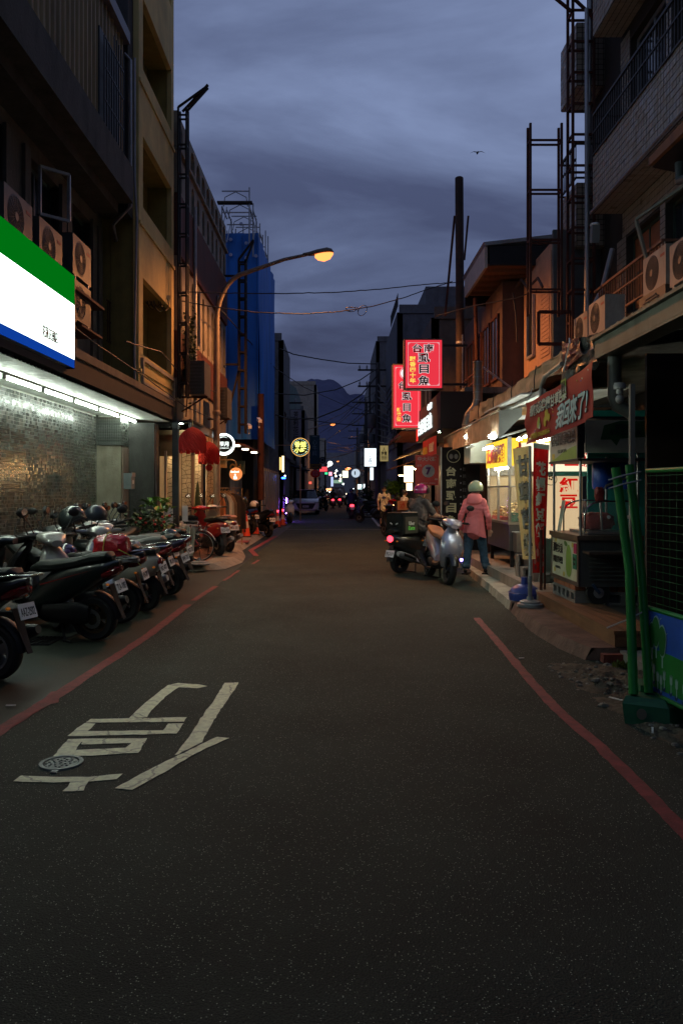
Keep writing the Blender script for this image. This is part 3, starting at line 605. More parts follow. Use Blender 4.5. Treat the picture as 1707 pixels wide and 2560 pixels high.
# creeper hanging on it
def leafcloud(c, r, n, s, seed=1, droop=0):
    rnd = random.Random(seed); mb = MB()
    for k in range(n):
        p = V((rnd.gauss(0,.45)*r[0], rnd.gauss(0,.45)*r[1], rnd.gauss(0,.45)*r[2]))+V(c); d = V((rnd.uniform(-1,1), rnd.uniform(-1,1), rnd.uniform(-.6,.8)-droop)).normalized(); q = d.cross(V((rnd.uniform(-1,1),rnd.uniform(-1,1),1))).normalized(); l = s*rnd.uniform(.6,1.4)
        mb.add([p, p+d*l*.5+q*l*.28, p+d*l, p+d*l*.5-q*l*.28], [(0,1,2,3)])
    return mb
M_leafd = mat('dark_leaf', (.03,.055,.015), .7, var=.4); M_leaf = mat('bright_leaf', (.09,.21,.02), .5, var=.35, scale=9)
o = thing('wall_creeper', 'dark leafy creeper hanging on the arcaded wall right of the yellow building', 'plant', (-3.3,17.6,4.5)); obj('foliage', leafcloud((-3.28,17.8,4.6), (.12,.5,.85), 900, .1, 3), M_leafd, o, smooth=False, kind='stuff'); obj('stem', MB().tube([(-3.33,17.7,3.2),(-3.3,17.9,4.2),(-3.33,17.6,5.3)], .015), M_rust, o)
for i, (px, py, X, s, lb) in enumerate(((500,950,-3.0,1.0,'louvred beige air conditioner hanging left of the street lamp pole'), (558,1010,-2.95,1.05,'louvred beige air conditioner hanging right of the street lamp pole'))):
    p = at(px, py, yx(px, X)); t = thing('air_conditioner', lb, 'air conditioner', p, 'louvred units by the street lamp pole'); w = .42*s
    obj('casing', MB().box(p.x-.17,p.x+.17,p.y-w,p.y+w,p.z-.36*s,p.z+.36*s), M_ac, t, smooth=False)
    for k in range(9): obj('louver', MB().box(p.x-.15,p.x+.10,p.y-w-.025,p.y-w-.002,p.z-.3*s+k*.075*s,p.z-.275*s+k*.075*s), M_acg, t, smooth=False)
    obj('bracket', MB().bar((p.x-.4,p.y,p.z-.38*s),(p.x+.17,p.y,p.z-.38*s),.04).bar((p.x-.4,p.y,p.z-.7*s),(p.x+.1,p.y,p.z-.38*s),.03), M_rust, t, smooth=False)
# lattice sign masts
def lattice(name, lb, x, y, w, d, z0, z1, step, m, arm=None, bw=.045, cat='sign frame'):
    t = thing(name, lb, cat, (x, y, z0)); cs = [(x,y),(x+w,y),(x+w,y+d),(x,y+d)]
    for cx_, cy_ in cs: obj('upright', MB().bar((cx_,cy_,z0),(cx_,cy_,z1),bw), m, t, smooth=False)
    k = 0; z = z0+step*.5
    while z < z1+.01:
        r = MB()
        for i in range(4): a, b = cs[i], cs[(i+1) % 4]; r.bar((*a,z), (*b,z), bw*.8)
        obj('rung', r, m, t, smooth=False); z += step; k += 1
    for a, b in (arm or []): obj('arm', MB().bar(a, b, bw), m, t, smooth=False)
    return t
M_blk = mat('black_steel', (.012,.009,.008), .6, .3)
p = at(446,285,16.6); lattice('sign_mast', 'tall thin black steel sign mast with slanting top arm beside the yellow building', p.x, 16.6, .17, .2, 3.5, 9.55, .62, M_blk, [((p.x,16.6,9.55),(p.x+.62,16.6,10.0)), ((p.x+.17,16.6,9.45),(p.x+.62,16.6,9.95)), ((p.x+.05,16.8,9.55),(p.x+.62,16.6,10.02))], .04)
p = at(597,660,24.3); lattice('sign_mast', 'black steel sign mast with slanting top arm in front of the blue sheeting', p.x, 24.3, .2, .25, 3.3, 8.6, .55, M_blk, [((p.x,24.3,8.6),(p.x+.45,24.3,9.2)), ((p.x+.2,24.3,8.5),(p.x+.45,24.3,9.15)), ((p.x-.5,24.3,8.1),(p.x,24.3,8.1)), ((p.x-.4,24.3,5.4),(p.x,24.3,5.4)), ((p.x-.4,24.3,3.6),(p.x,24.3,5.2))], .06)
# ---------------------------------------------------------------- blue sheeted building
Bb = thing('sheeted_building', 'building wrapped in bright blue construction sheeting', 'building', (-3.5,31,0))
M_bl = mat('blue_sheeting', (.010,.155,.56), .6, var=.3, scale=1.5, sc3=(1,1,.3), bump=.15); 
obj('core', MB().box(-2.95,-9,28.4,35,0,10), M_pil, Bb, smooth=False)
obj('front_sheet', MB().sheet(lambda u, v: V((-2.72-u*3.8, 28+.08*noise.noise(V((u*14,v*2,0))), 3.35+v*(7.25-.05*u+.25*(u<.3)*0))), 40, 20, (0,1,0), .02), M_bl, Bb)
obj('side_sheet', MB().sheet(lambda u, v: V((-2.70+.10*noise.noise(V((u*9,v*2,7)))*(1-.3*v)-.25*max(0,v-.85)*(1-u), 28.02+u*6.9, 3.35+v*(7.15+.25*u))), 40, 20, (-1,0,0), .02), M_bl, Bb)
for k in range(7): obj('seam', MB().bar((-2.78-k*.5,27.93,3.4),(-2.78-k*.5,27.93,10.5),.018), mat('seam_blue', (.012,.07,.22), .7), Bb, smooth=False)
for (px,py) in ((577,599),(577,637),(616,608),(616,645),(615,683),(640,640),(603,560)): c = at(px,py,27.9); obj('vent_patch', MB().lathe([(0,-.03),(.06,-.03),(.065,0)], 12, c, 'y'), mat('patch_pale', (.35,.42,.6), .7), Bb)
sc_ = thing('scaffolding', 'steel pipe scaffolding rising above the blue sheeting', 'scaffolding', (-3.5,29,10))
rnd = random.Random(5)
SP = []
for i, y in enumerate((26.2,27.4,28.6,29.8,31,32.2,33.4)):
    for j, x in enumerate((-2.85,-3.75,-4.4)):
        if rnd.random() < .12: continue
        h = 10.75+.13*(y-26)+rnd.choice((.1,.5,.75,.3)); SP.append((x,y,h)); obj('pole', MB().tube([(x,y,8.9 if y > 28 else 9.6),(x,y,h)], .024, 6), M_galv, sc_)
for i, y in enumerate((26.2,27.4,28.6,29.8,31,32.2,33.4)):
    for z in (10.7,11.4): obj('ledger', MB().bar((-2.85,y,z),(-3.75,y,z),.035), M_galv, sc_, smooth=False)
    obj('arch_brace', MB().tube([(-2.9,y,10.9),(-2.95,y,11.2),(-3.3,y,11.38),(-3.65,y,11.2),(-3.7,y,10.9)], .018, 6), M_galv, sc_)
    if i < 6:
        for x in (-2.85,-3.75): obj('runner', MB().bar((x,y,10.9+.3*(i%2)),(x,y+1.2,10.9+.3*(i%2)),.035), M_galv, sc_, smooth=False); obj('diagonal_brace', MB().bar((x,y,10.1),(x,y+1.2,11.3),.026), M_galv, sc_, smooth=False)
obj('plank', MB().box(-3.9,-2.75,26.1,26.35,11.0,11.05), mat('timber_dark', (.05,.04,.03), .8), sc_, smooth=False)
# posts, hoarding under the sheeting
t = thing('site_hoarding', 'grey sheet-metal hoarding below the blue sheeting', 'fence', (-2.75,33,0))
for k in range(9):
    y = 28.9+k*1.0; obj('panel', MB().box(-2.68,-2.72,y,y+.97,.13,2.3), mat('hoarding_grey', (.22,.22,.23), .5, .2, grime=.4), t, smooth=False); obj('post', MB().box(-2.66,-2.72,y-.025,y,.12,2.4), M_galv, t, smooth=False)
lw = thing('lean_to_shop', 'low tin-roofed lean-to shop between the hoarding and the restaurant', 'building', (-3.2,25,0))
obj('wall', MB().box(-3.3,-6,24.6,28,0.1,2.9), mat('dark_teal_wall', (.05,.06,.055), .8, grime=.5), lw, smooth=False)
obj('roof', MB().obox((-3.3,25.6,2.95),(.75,0,-.12),(0,3.3,0),(0,0,.03)), M_rust, lw, smooth=False)
obj('gable', MB().box(-4.4,-3.1,22.6,22.68,2.2,2.9), mat('ochre_panel', (.3,.19,.08), .8, grime=.4), lw, smooth=False)
for k in range(3): obj('shutter', MB().box(-3.28,-3.3,24.8+k*1.05,25.75+k*1.05,.15,2.3), M_galv, lw, smooth=False)
s_ = obj('shop_board', MB().box(-3.3,-2.75,24.0,24.06,2.05,2.45), mat('dull_teal_board', (.03,.045,.035), .6), lw, smooth=False); lettering(lw, 'Oki', (-3.03,23.99,2.25), UX, UZ, .34, .24, mat('dull_orange', (.35,.13,.02), .6, emit=(.8,.3,.05), es=.06), .03)
for k, (px, py) in enumerate(((640,1000),(615,1015))):
    o = tag(obj('security_camera', MB().obox(at(px+8,py+50,25.5),(.05,-.18,-.05),(.05,.02,0),(0,0,.05)).bar(at(px+8,py+50,25.5),at(px+8,py+70,25.5),.03), M_white, smooth=False), ['white security camera high on the wall under the blue sheeting', 'second smaller security camera left of the first one'][k], 'camera')
o = tag(obj('rusty_post', MB().tube([at(652,985,27),at(652,1250,27)], .11, 10), M_rust), 'thick dark post in front of the blue sheeting', 'post')
# distant left buildings
def block(name, lb, s, X, y0, y1, z1, m, fl=3.1, nb=3, z0=3.4, deep=6, front=True, wm=None, parapet=True, lit=()):
    t = thing(name, lb, 'building', (X, (y0+y1)/2, 0)); X2 = X+s*deep*-1 if s > 0 else X+deep
    # s=+1 facade faces +X (left side of street)
    f = PX(X, s); ops = []; nf = max(1, int((z1-z0)/fl)); w = (y1-y0)/nb
    for i in range(nf):
        for j in range(nb): ops.append((y0+w*(j+.2), y0+w*(j+.8), z0+fl*i+.9, z0+fl*i+2.3))
    obj('facade', wall_openings(MB(), f, y0, y1, 0, z1, ops, .25), m, t, smooth=False)
    obj('body', MB().box(X-s*.26, X2, y0+.02, y1-.02, 0, z1-.05).box(X-s*.001,X-s*.25,y0+.0,y0+.019,0,z1), m, t, smooth=False)
    for k, o_ in enumerate(ops): window(t, f, *o_, wm or M_alu, M_glass if k not in lit else G_warm, 2, 1, .06, .12)
    for i in range(nf): obj('floor_band', MB().box(X, X+s*.12, y0, y1, z0+fl*i-.1, z0+fl*i+.15), m, t, smooth=False)
    if front:
        for i in range(nf): window(t, PY(y0-.1), *( (X-s*2.2, X-s*1.2) if s > 0 else (X+1.2, X+2.2)), z0+fl*i+.9, z0+fl*i+2.0, wm or M_alu, M_glass, 2, 1, .06, .06)
    if parapet: obj('parapet', MB().box(X-s*.1, X2, y0-.03, y0+.12, z1-.04, z1+.35), m, t, smooth=False)
    return t
M_g1 = mat('grey_render', (.13,.13,.135), .9, grime=.6); M_g2 = mat('pale_grey_render', (.26,.26,.27), .9, grime=.4); M_g3 = mat('brown_render', (.13,.10,.08), .9, grime=.5); M_g4 = mat('cream_render', (.34,.31,.25), .9, grime=.3)
block('grey_apartment_block', 'weathered grey concrete block right after the blue sheeting', 1, -2.7, 41, 46.7, 9.3, M_g1, nb=2)
b = block('white_gabled_house', 'pale house with a sloping green metal gable behind the calligraphy sign', 1, -2.75, 55, 62, 6.6, M_g2, nb=2)
obj('gable', MB().prism([(-2.75,54.9,6.6),(-2.75,54.9,8.6),(-5,54.9,10.2),(-7,54.9,10.2),(-7,54.9,6.6)], (0,7,0)), mat('green_tin', (.12,.17,.16), .6, sc3=(6,1,.2)), b, smooth=False)
block('cream_tower_block', 'tall cream block with a roof terrace opening seen before the mountain', 1, -2.05, 84, 92, 12.7, M_g4, nb=2)
b = block('low_brown_shophouse', 'low brown shophouse behind the round food sign', 1, -2.9, 47, 54.5, 6.2, M_g3, nb=2)
obj('awning', MB().obox((-2.5,50,3.0),(.6,0,-.12),(0,3.6,0),(0,0,.03)), mat('green_awning', (.05,.09,.07), .7), b, smooth=False)
block('grey_shophouse', 'grey three storey shophouse beyond the pale gabled house', 1, -2.6, 66, 74, 8.2, M_g1, nb=2)
block('pale_shophouse', 'pale shophouse past the cream tower block', 1, -2.4, 98, 110, 9.5, M_g2, nb=3)
block('dark_far_house', 'dark narrow house far down the left side', 1, -2.6, 118, 130, 8.0, M_g3, nb=3)
b = block('end_building', 'pale building closing the far end of the street', 1, 6, 230, 240, 12, M_g2, nb=2, deep=20, front=False)
block('white_end_house', 'small white house standing left at the far end of the street', 1, -1.9, 150, 160, 11, M_g4, nb=2)
# ================================================================ SCOOTERS
MC = {}
def paint(name, c, r=.28, metal=.0, clear=.5): return mat('paint_'+name, c, r, metal, var=.08, clear=clear, grime=.15)
P_blk = paint('black', (.010,.011,.012), .3, clear=.5); P_dgr = paint('dark_green_black', (.010,.018,.017), .3, clear=.6); P_sil = paint('silver', (.42,.42,.40), .3, .6); P_bei = paint('warm_white', (.38,.37,.31), .3); P_red = paint('red', (.38,.008,.010), .18, clear=1); P_pur = paint('purple_grey', (.07,.06,.10), .25, .4); P_gry = mat('paint_grey_blue', (.40,.42,.52), .32, .5, var=.03, clear=1); P_wht = paint('white', (.68,.68,.66), .3); P_blu = paint('blue', (.02,.06,.25), .3)
M_seat = mat('seat_vinyl', (.010,.014,.013), .6, spec=.3, var=.2, bump=.08); M_seatg = mat('seat_grey', (.10,.10,.09), .6); M_seatb = mat('seat_brown', (.28,.12,.06), .5)
def ering(x, zc, hw, hh, n=14, p=2.6, yc=0):
    r = []
    for k in range(n):
        a = 2*pi*k/n+pi/n; c, s = cos(a), sin(a); q = lambda v: math.copysign(abs(v)**(2/p), v)
        r.append((x, yc+hw*q(c), zc+hh*q(s)))
    return r
def zring(z, xc, hx, hy, n=14, p=2.4):
    r = []
    for k in range(n):
        a = 2*pi*k/n+pi/n; q = lambda v: math.copysign(abs(v)**(2/p), v)
        r.append((xc+hx*q(cos(a)), hy*q(sin(a)), z))
    return r
def loft(rows): return MB().rings([ering(*r) for r in rows])
def cached(k, fn):
    if k not in MC: MC[k] = fn().mesh(k.split(':')[0])
    return MC[k]
def wheel(par, x, r, tw, m_rim, spokes=5, thin=False):
    n = 28
    def tyre():
        prof = [(r-.085, -tw*.38), (r-.03, -tw*.5), (r-.008, -tw*.33), (r, 0), (r-.008, tw*.33), (r-.03, tw*.5), (r-.085, tw*.38), (r-.10, 0)]
        mb = MB(); rs = [[(x+q*cos(2*pi*k/n), h, r+q*sin(2*pi*k/n)) for q, h in prof] for k in range(n)]; rs.append(rs[0]); mb.rings(rs, False, False); return mb
    def rim():
        mb = MB(); q0 = r-.083; prof = [(q0, -tw*.42), (q0-.02, -tw*.36), (q0-.028, 0), (q0-.02, tw*.36), (q0, tw*.42)]
        rs = [[(x+q*cos(2*pi*k/n), h, r+q*sin(2*pi*k/n)) for q, h in prof] for k in range(n)]; rs.append(rs[0]); mb.rings(rs, False, False)
        for k in range(spokes):
            a = 2*pi*k/spokes+.3
            for da in (-.16, .16):
                mb.bar((x+.03*cos(a), 0, r+.03*sin(a)), (x+(q0-.01)*cos(a+da), 0, r+(q0-.01)*sin(a+da)), .018, tw*.5)
        mb.lathe([(0,-tw*.55),(.045,-tw*.55),(.05,-tw*.4),(.05,tw*.4),(.045,tw*.55),(0,tw*.55)], 14, (x,0,r), 'y'); return mb
    w = link('wheel', cached('tyre:%g%g%g' % (x, r, tw), tyre), M_rub, par)
    w_ = link('rim', cached('rim:%g%g%g%d' % (x, r, tw, spokes), rim), m_rim, w)
    def disc(): return MB().lathe([(.06,tw*.62),(.10,tw*.62),(.10,tw*.66),(.06,tw*.66)], 20, (x,0,r), 'y')
    link('brake_disc', cached('disc:%g%g' % (x, tw), disc), M_steel, w)
    return w
def make_scooter(label, col, seat=None, style='sport', group=None, plate='MKX-2083', rim=None, front=None, mirrors=True, lit=False, stripe=False, rack=False, cat='scooter'):
    t = thing('scooter', label, cat, (0,0,0), group); seat = seat or M_seat; rim = rim or M_dark; front = front or col; A = {'sport': 0, 'round': 1}[style]; S = style
    def P(name, fn, m, par=None, lb=None):
        o = link(name, cached(name+':'+S, fn), m, par or t)
        if lb: o['label'] = lb
        return o
    wheel(t, -.10, .24, .13 if not A else .11, rim, 5); wheel(t, 1.24, .24 if not A else .23, .12 if not A else .10, rim, 5)
    if A:
        tail = lambda: loft([(-.36,.66,.05,.06),(-.30,.63,.13,.13),(-.18,.60,.19,.17),(.0,.56,.215,.20),(.2,.53,.2,.2),(.38,.52,.15,.19),(.5,.48,.11,.16)])
    else:
        tail = lambda: loft([(-.40,.83,.03,.02),(-.34,.81,.08,.045),(-.22,.76,.135,.09),(-.05,.69,.165,.14),(.15,.62,.17,.18),(.33,.55,.16,.2),(.5,.45,.14,.17),(.6,.36,.12,.10)])
    P('tail_fairing', tail, col)
    P('seat', (lambda: loft([(-.33,.80,.08,.03,14,3),(-.25,.82,.13,.05,14,3),(.0,.81,.145,.06,14,3),(.22,.785,.15,.065,14,3),(.42,.78,.13,.06,14,3),(.54,.76,.08,.04,14,3)])) if A else
      (lambda: loft([(-.33,.875,.05,.02,14,3),(-.28,.89,.11,.045,14,3),(-.12,.87,.14,.06,14,3),(.06,.82,.14,.06,14,3),(.3,.785,.15,.06,14,3),(.5,.77,.12,.06,14,3),(.60,.73,.06,.05,14,3)])), seat)
    P('engine', lambda: loft([(-.12,.27,.05,.06),(-.05,.27,.10,.09),(.2,.28,.13,.1),(.42,.3,.12,.12),(.55,.32,.08,.1)]).rings([ering(*r) for r in ((-.1,.30,.03,.09,14,2.6,.13),(0,.31,.045,.12,14,2.6,.14),(.25,.31,.05,.10,14,2.6,.14),(.42,.32,.03,.07,14,2.6,.13))]), M_black)
    P('floorboard', lambda: loft([(.50,.31,.13,.06),(.6,.29,.17,.05),(.9,.29,.18,.05),(1.02,.33,.15,.07)]), M_black)
    P('exhaust', lambda: MB().tube([(.45,-.12,.2),(.3,-.16,.18),(.15,-.18,.24),(-.02,-.19,.30),(-.28,-.2,.38),(-.36,-.2,.4)], [.02,.025,.05,.068,.065,.04], 12), M_galv if A else M_dark)
    P('exhaust_guard', lambda: MB().tube([(.08,-.235,.28),(-.25,-.25,.38)], [.028,.034], 8), P_blk)
    if A:
        P('leg_shield', lambda: MB().rings([zring(*r) for r in ((.26,.98,.05,.16),(.36,1.03,.06,.22),(.55,1.04,.05,.235),(.75,.99,.045,.21),(.90,.93,.04,.14),(.97,.90,.035,.07))]), front)
        P('headset', lambda: MB().ell((.90,0,1.03), (.13,.16,.07)).tube([(.87,-.30,1.04),(.90,-.12,1.03),(.90,.12,1.03),(.87,.30,1.04)], [.02,.035,.035,.02], 8), front)
        P('headlight', lambda: MB().ell((1.01,0,1.03), (.035,.075,.06)), M_clearl)
        P('front_fender', lambda: MB().rings([[(1.24+q*cos(a), h, .23+q*sin(a)) for q, h in ((.25,-.08),(.29,-.05),(.30,0),(.29,.05),(.25,.08),(.27,.05),(.275,0),(.27,-.05))] for a in [R(-5)+R(16)*k for k in range(10)]]), front)
    else:
        P('leg_shield', lambda: MB().rings([zring(*r) for r in ((.27,1.0,.06,.10),(.34,1.06,.09,.14),(.47,1.13,.10,.18),(.62,1.16,.09,.20),(.76,1.11,.08,.185),(.88,1.03,.06,.12),(.96,.98,.045,.06))]), front)
        P('headset', lambda: MB().rings([ering(x, z, w, h) for x, z, w, h in ((.80,1.03,.05,.03),(.88,1.04,.13,.05),(.98,1.03,.175,.065),(1.08,1.0,.14,.06),(1.17,.965,.06,.035))]), front)
        P('headlight', lambda: MB().ell((1.085,0,.985), (.085,.12,.045)), M_clearl)
        P('front_fender', lambda: MB().rings([[(1.24+q*cos(a), h, .24+q*sin(a)) for q, h in ((.26,-.07),(.285,-.04),(.29,0),(.285,.04),(.26,.07),(.27,.04),(.275,0),(.27,-.04))] for a in [R(20)+R(15)*k for k in range(9)]]), P_blk)
    P('turn_signal', lambda: MB().ell((1.165,.125,.63) if not A else (1.06,.17,.62), (.055,.05,.10) if not A else (.05,.025,.06)), M_clearl); P('turn_signal ', lambda: MB().ell((1.165,-.125,.63) if not A else (1.06,-.17,.62), (.055,.05,.10) if not A else (.05,.025,.06)), M_clearl).name = 'turn_signal'
    P('fork', lambda: MB().tube([(1.24,.085,.24),(1.18,.075,.55)], .02).tube([(1.24,-.085,.24),(1.18,-.075,.55)], .02).tube([(1.16,0,.5),(.96,0,.98)], .03), M_dark)
    P('handlebar', lambda: MB().tube([(.80,.34,1.04),(.93,.12,1.04),(.93,-.12,1.04),(.80,-.34,1.04)], .013), M_dark)
    for s in (1, -1):
        link('grip', cached('grip:%d%s' % (s, S), lambda: MB().tube([(.795,s*.36,1.042),(.86,s*.23,1.042)], .02).tube([(.90,s*.2,1.045),(.86,s*.34,1.04)], .007)), M_rub, t)
        if mirrors:
            m1 = link('mirror', cached('mirror:%d' % s, lambda: MB().tube([(.92,s*.17,1.06),(.94,s*.22,1.16),(.90,s*.29,1.27)], .007, 6).rings([[(.895-.012*k, s*.30+.065*cos(a), 1.31+.045*sin(a)) for a in [2*pi*i/12 for i in range(12)]] for k in range(2)]).ell((.905,s*.30,1.31), (.025,.07,.05))), M_black, t)
            link('mirror_glass', cached('mglass:%d' % s, lambda: MB().rings([[(.878-.002*k, s*.30+.055*cos(a), 1.31+.037*sin(a)) for a in [2*pi*i/12 for i in range(12)]] for k in range(2)])), M_chrome, m1)
    P('rear_fender', lambda: MB().rings([[(-.1+q*cos(a), h, .24+q*sin(a)) for q, h in ((.26,-.07),(.29,-.03),(.29,.03),(.26,.07),(.272,.03),(.272,-.03))] for a in [R(95)+R(14)*k for k in range(7)]]), M_black)
    P('mudguard', lambda: MB().sheet(lambda u, v: V((-.30-.10*v-.03*v*v, -.06+.12*u+(.5-u)*.06*v, .60-.36*v)), 4, 8, (-1,0,0), .008), M_rub)
    tl = P('tail_light', (lambda: MB().ell((-.36,0,.66), (.035,.075,.06))) if A else (lambda: MB().rings([ering(x, z, w, h) for x, z, w, h in ((-.41,.765,.05,.03),(-.38,.75,.10,.045),(-.31,.72,.12,.05),(-.24,.70,.12,.04))])), M_redl if not lit else glow('lit_tail_light', (1,.03,.05), 6))
    pl = P('plate', lambda: MB().obox((-.40,0,.585), V((0,.105,0)), V((-.02,0,-.062)), V((.004,0,-.0012))), M_plate)
    u, v = V((0,-1,0)), V((.02,0,.068)).normalized(); pm = MC.get('plt'+plate)
    if not pm: pm = MC['plt'+plate] = letter_mb(plate, V((-.406,0,.58)), u, v, .18, .07, .01, .003).mesh('plate_number', False)
    link('plate_number', pm, M_ink, pl)
    for s in (1, -1): link('rear_reflector', cached('refl:%d%s' % (s, S), lambda: MB().ell((-.33,s*.15,.62), (.018,.022,.014))), M_amber, t)
    P('stand', lambda: MB().bar((.25,.08,.22),(.18,.14,.02),.022).bar((.25,-.08,.22),(.18,-.14,.02),.022).bar((.18,.16,.02),(.18,-.16,.02),.02).bar((.18,.14,.02),(.10,.17,.012),.02), M_dark)
    if stripe: P('stripe', lambda: MB().sheet(lambda u, v: V((.42-.6*u, .176-.03*abs(u-.3), .60+.17*u+.012*v*(1-u))), 10, 1, (0,1,0), .004), paint('stripe_red', (.5,.02,.02)))
    if rack: P('grab_rail', lambda: MB().tube([(-.1,.14,.84),(-.35,.14,.88),(-.48,.08,.88),(-.48,-.08,.88),(-.35,-.14,.88),(-.1,-.14,.84)], .011), M_chrome)
    return t
def place(t, x, y, deg, z=0, lean=0):
    t.location = (x, y, z); t.rotation_euler = (R(lean), 0, R(deg)); return t
GP = 'scooters parked in a row along the tiled wall'
# nearest: heading (180 = towards the left wall); origin = rear axle
place(make_scooter('black scooter cut by the left frame edge, star-spoked rear wheel and plate AAZ-2502', P_blk, plate='AAZ-2502', group=GP, rim=M_alu, rack=True), -2.90, 6.60, 165)
place(make_scooter('dark green-black scooter side-on with plate TLA-1083 and long black seat', P_dgr, plate='TLA-1083', group=GP, stripe=True, mirrors=True, rim=mat('bronze_rim', (.12,.09,.05), .4, .7)), -2.60, 8.35, 168, lean=-4)
place(make_scooter('black scooter carrying the red bundle on its rear rack', P_blk, plate='MLN-3817', group=GP, rack=True), -2.64, 9.42, 177, lean=-3)
place(make_scooter('warm white scooter with clear tail light beyond the red bundle', P_bei, seat=M_seat, plate='NSQ-6027', group=GP, style='round', rack=True), -2.58, 10.35, 169, lean=-8)
place(make_scooter('blue-black scooter with a glowing red oval tail lamp behind the warm white one', paint('blue_black', (.015,.025,.035), .2, clear=1), seat=M_seatg, plate='EMK-6190', group=GP), -2.68, 11.15, 175, lean=-4)
place(make_scooter('purple-grey scooter with a chrome grab rail, third from the end of the row', P_pur, plate='MWU-7362', group=GP, rack=True), -2.58, 11.95, 164, lean=-9)
place(make_scooter('black scooter at the far end of the row beside the kerb apron', P_blk, plate='MGD-5528', group=GP), -2.80, 13.4, 168, lean=-6)
place(make_scooter('black scooter squeezed second from the far end of the row', P_blk, seat=M_seatg, plate='PFA-0937', group=GP, style='round'), -2.92, 12.7, 172, lean=-4)
# those standing nose-out against the wall
GW = 'scooters standing close to the tiled wall'
place(make_scooter('silver scooter with yellow headlight lens and a black helmet on its mirror', P_sil, style='round', group=GW), -3.55, 11.2, -60)
place(make_scooter('white scooter fronting the wall with a dark helmet hung on it', P_wht, group=GW), -3.65, 12.5, -75)
place(make_scooter('black scooter with a beige bag in its front pocket by the tiled wall', P_blk, group=GW, front=P_bei), -3.9, 9.9, -50)
place(make_scooter('dark scooter with chrome cockpit beside the pale pillar', P_blk, group=GW, rack=True), -3.6, 13.7, -100)
place(make_scooter('dark scooter with upright mirrors in the middle of the wall side', P_blk, group=GW, front=P_dgr), -3.85, 11.9, -85, lean=5)
# helmets
def make_helmet(label, m, cat='helmet', visor=True):
    t = thing('helmet', label, cat)
    def sh():
        mb = MB(); n = 22; prof = []
        for i in range(11): a = i/10*R(118); prof.append((.135*sin(a)+1e-4*(i == 0), .135*cos(a)*(1.0 if a < pi/2 else .9)))
        mb.rings([[(q*cos(2*pi*k/n)*1.1, q*sin(2*pi*k/n)*.93, h) for k in range(n)] for q, h in prof], False, True); return mb
    link('shell', cached('shell', sh), m, t)
    link('rim_trim', cached('rim_trim', lambda: MB().rings([[(.122*1.1*cos(2*pi*k/22)*s, .122*.93*sin(2*pi*k/22)*s, z) for k in range(22)] for s, z in ((1.0,-.045),(1.06,-.05),(1.06,-.065),(1.0,-.065))])), M_black, t)
    if visor: link('visor', cached('visor', lambda: MB().sheet(lambda u, v: V((.15*cos(R(-62+124*u))*1.08, .142*sin(R(-62+124*u)), .055-.10*v)), 12, 4, (1,0,0), -.004)), mat('visor_smoke', (.03,.03,.035), .06, spec=.9), t)
    link('strap', cached('strap', lambda: MB().tube([(.0,.11,-.05),(.03,.07,-.16),(.03,-.06,-.17),(0,-.11,-.05)], .008, 6)), M_black, t)
    return t
def ph(t, p, deg=0, tilt=(0,0), s=1.0):
    t.location = p; t.rotation_euler = (R(tilt[0]), R(tilt[1]), R(deg)); t.scale = (s,s,s)
    return t
M_hblk = paint('helmet_black', (.03,.042,.04), .25, clear=.6)
ph(make_helmet('matt black open-face helmet hung high on a mirror above the silver scooter', M_hblk, visor=False), at(180,1296,10.3), 200, (10,25), 1.2)
ph(make_helmet('dark blue helmet with small pale badge resting left of the pale pillar', paint('helmet_navy', (.015,.022,.035), .4, clear=.2), visor=False), at(240,1288,11.4), 220, (0,0), 1.12)
ph(make_helmet('white helmet with black visor beneath the dark blue helmet', P_wht), at(226,1325,11.6), 250, (20,10))
ph(make_helmet('small purple-black glossy helmet hanging behind the long black seat', paint('helmet_purple', (.03,.012,.05), .12, clear=1), visor=False), at(168,1386,9.6), 300, (30,40))
ph(make_helmet('black helmet on the purple-grey scooter by the grey cloth', M_hblk), at(425,1343,12.4), 10, (-10,0))
# red bundle and plastic bags
t = thing('red_bundle', 'glossy red plastic bundle tied with yellow cord on the black scooter', 'bundle', at(280,1390,9.2))
c = at(281,1366,9.15)
def crumple(c, r, seed, amp=.09, n=26, m=16, sq=3.0):
    rs = []
    for i in range(m+1):
        ph_ = -pi/2+pi*i/m; ring = []
        for k in range(n):
            a = 2*pi*k/n; q = lambda v: math.copysign(abs(v)**(2/sq), v); d = V((q(cos(ph_))*q(cos(a)), q(cos(ph_))*q(sin(a)), q(sin(ph_))))
            f = 1+amp*(noise.noise(d*3+V((seed,0,0)))+.7*abs(noise.noise(d*8+V((0,seed,0))))*1.2); ring.append((c[0]+d.x*r[0]*f, c[1]+d.y*r[1]*f, c[2]+d.z*r[2]*f))
        rs.append(ring)
    return MB().rings(rs)
obj('wrapping', crumple(c, (.20,.16,.14), 3, .13, 36, 22), mat('red_plastic', (.45,.012,.02), .18, var=.2, scale=8, bump=.5, clear=.7), t)
obj('cord', MB().tube([(c.x-.05+.02*sin(a), c.y+.185*cos(a), c.z+.165*sin(a)) for a in [2*pi*k/16 for k in range(17)]], .006, 6).tube([(c.x+.12,c.y-.18,c.z-.02),(c.x+.25,c.y-.12,c.z-.1),(c.x+.33,c.y,c.z-.22)], .006, 6), mat('yellow_cord', (.5,.42,.06), .7), t)
c2 = at(326,1378,9.5); M_bag = mat('clear_plastic', (.45,.45,.42), .15, var=.3, scale=10, bump=.6, clear=.5)
o = tag(obj('plastic_bag', crumple(c2, (.12,.12,.13), 9, .16), M_bag), 'crumpled pale plastic bag behind the red bundle', 'bag')
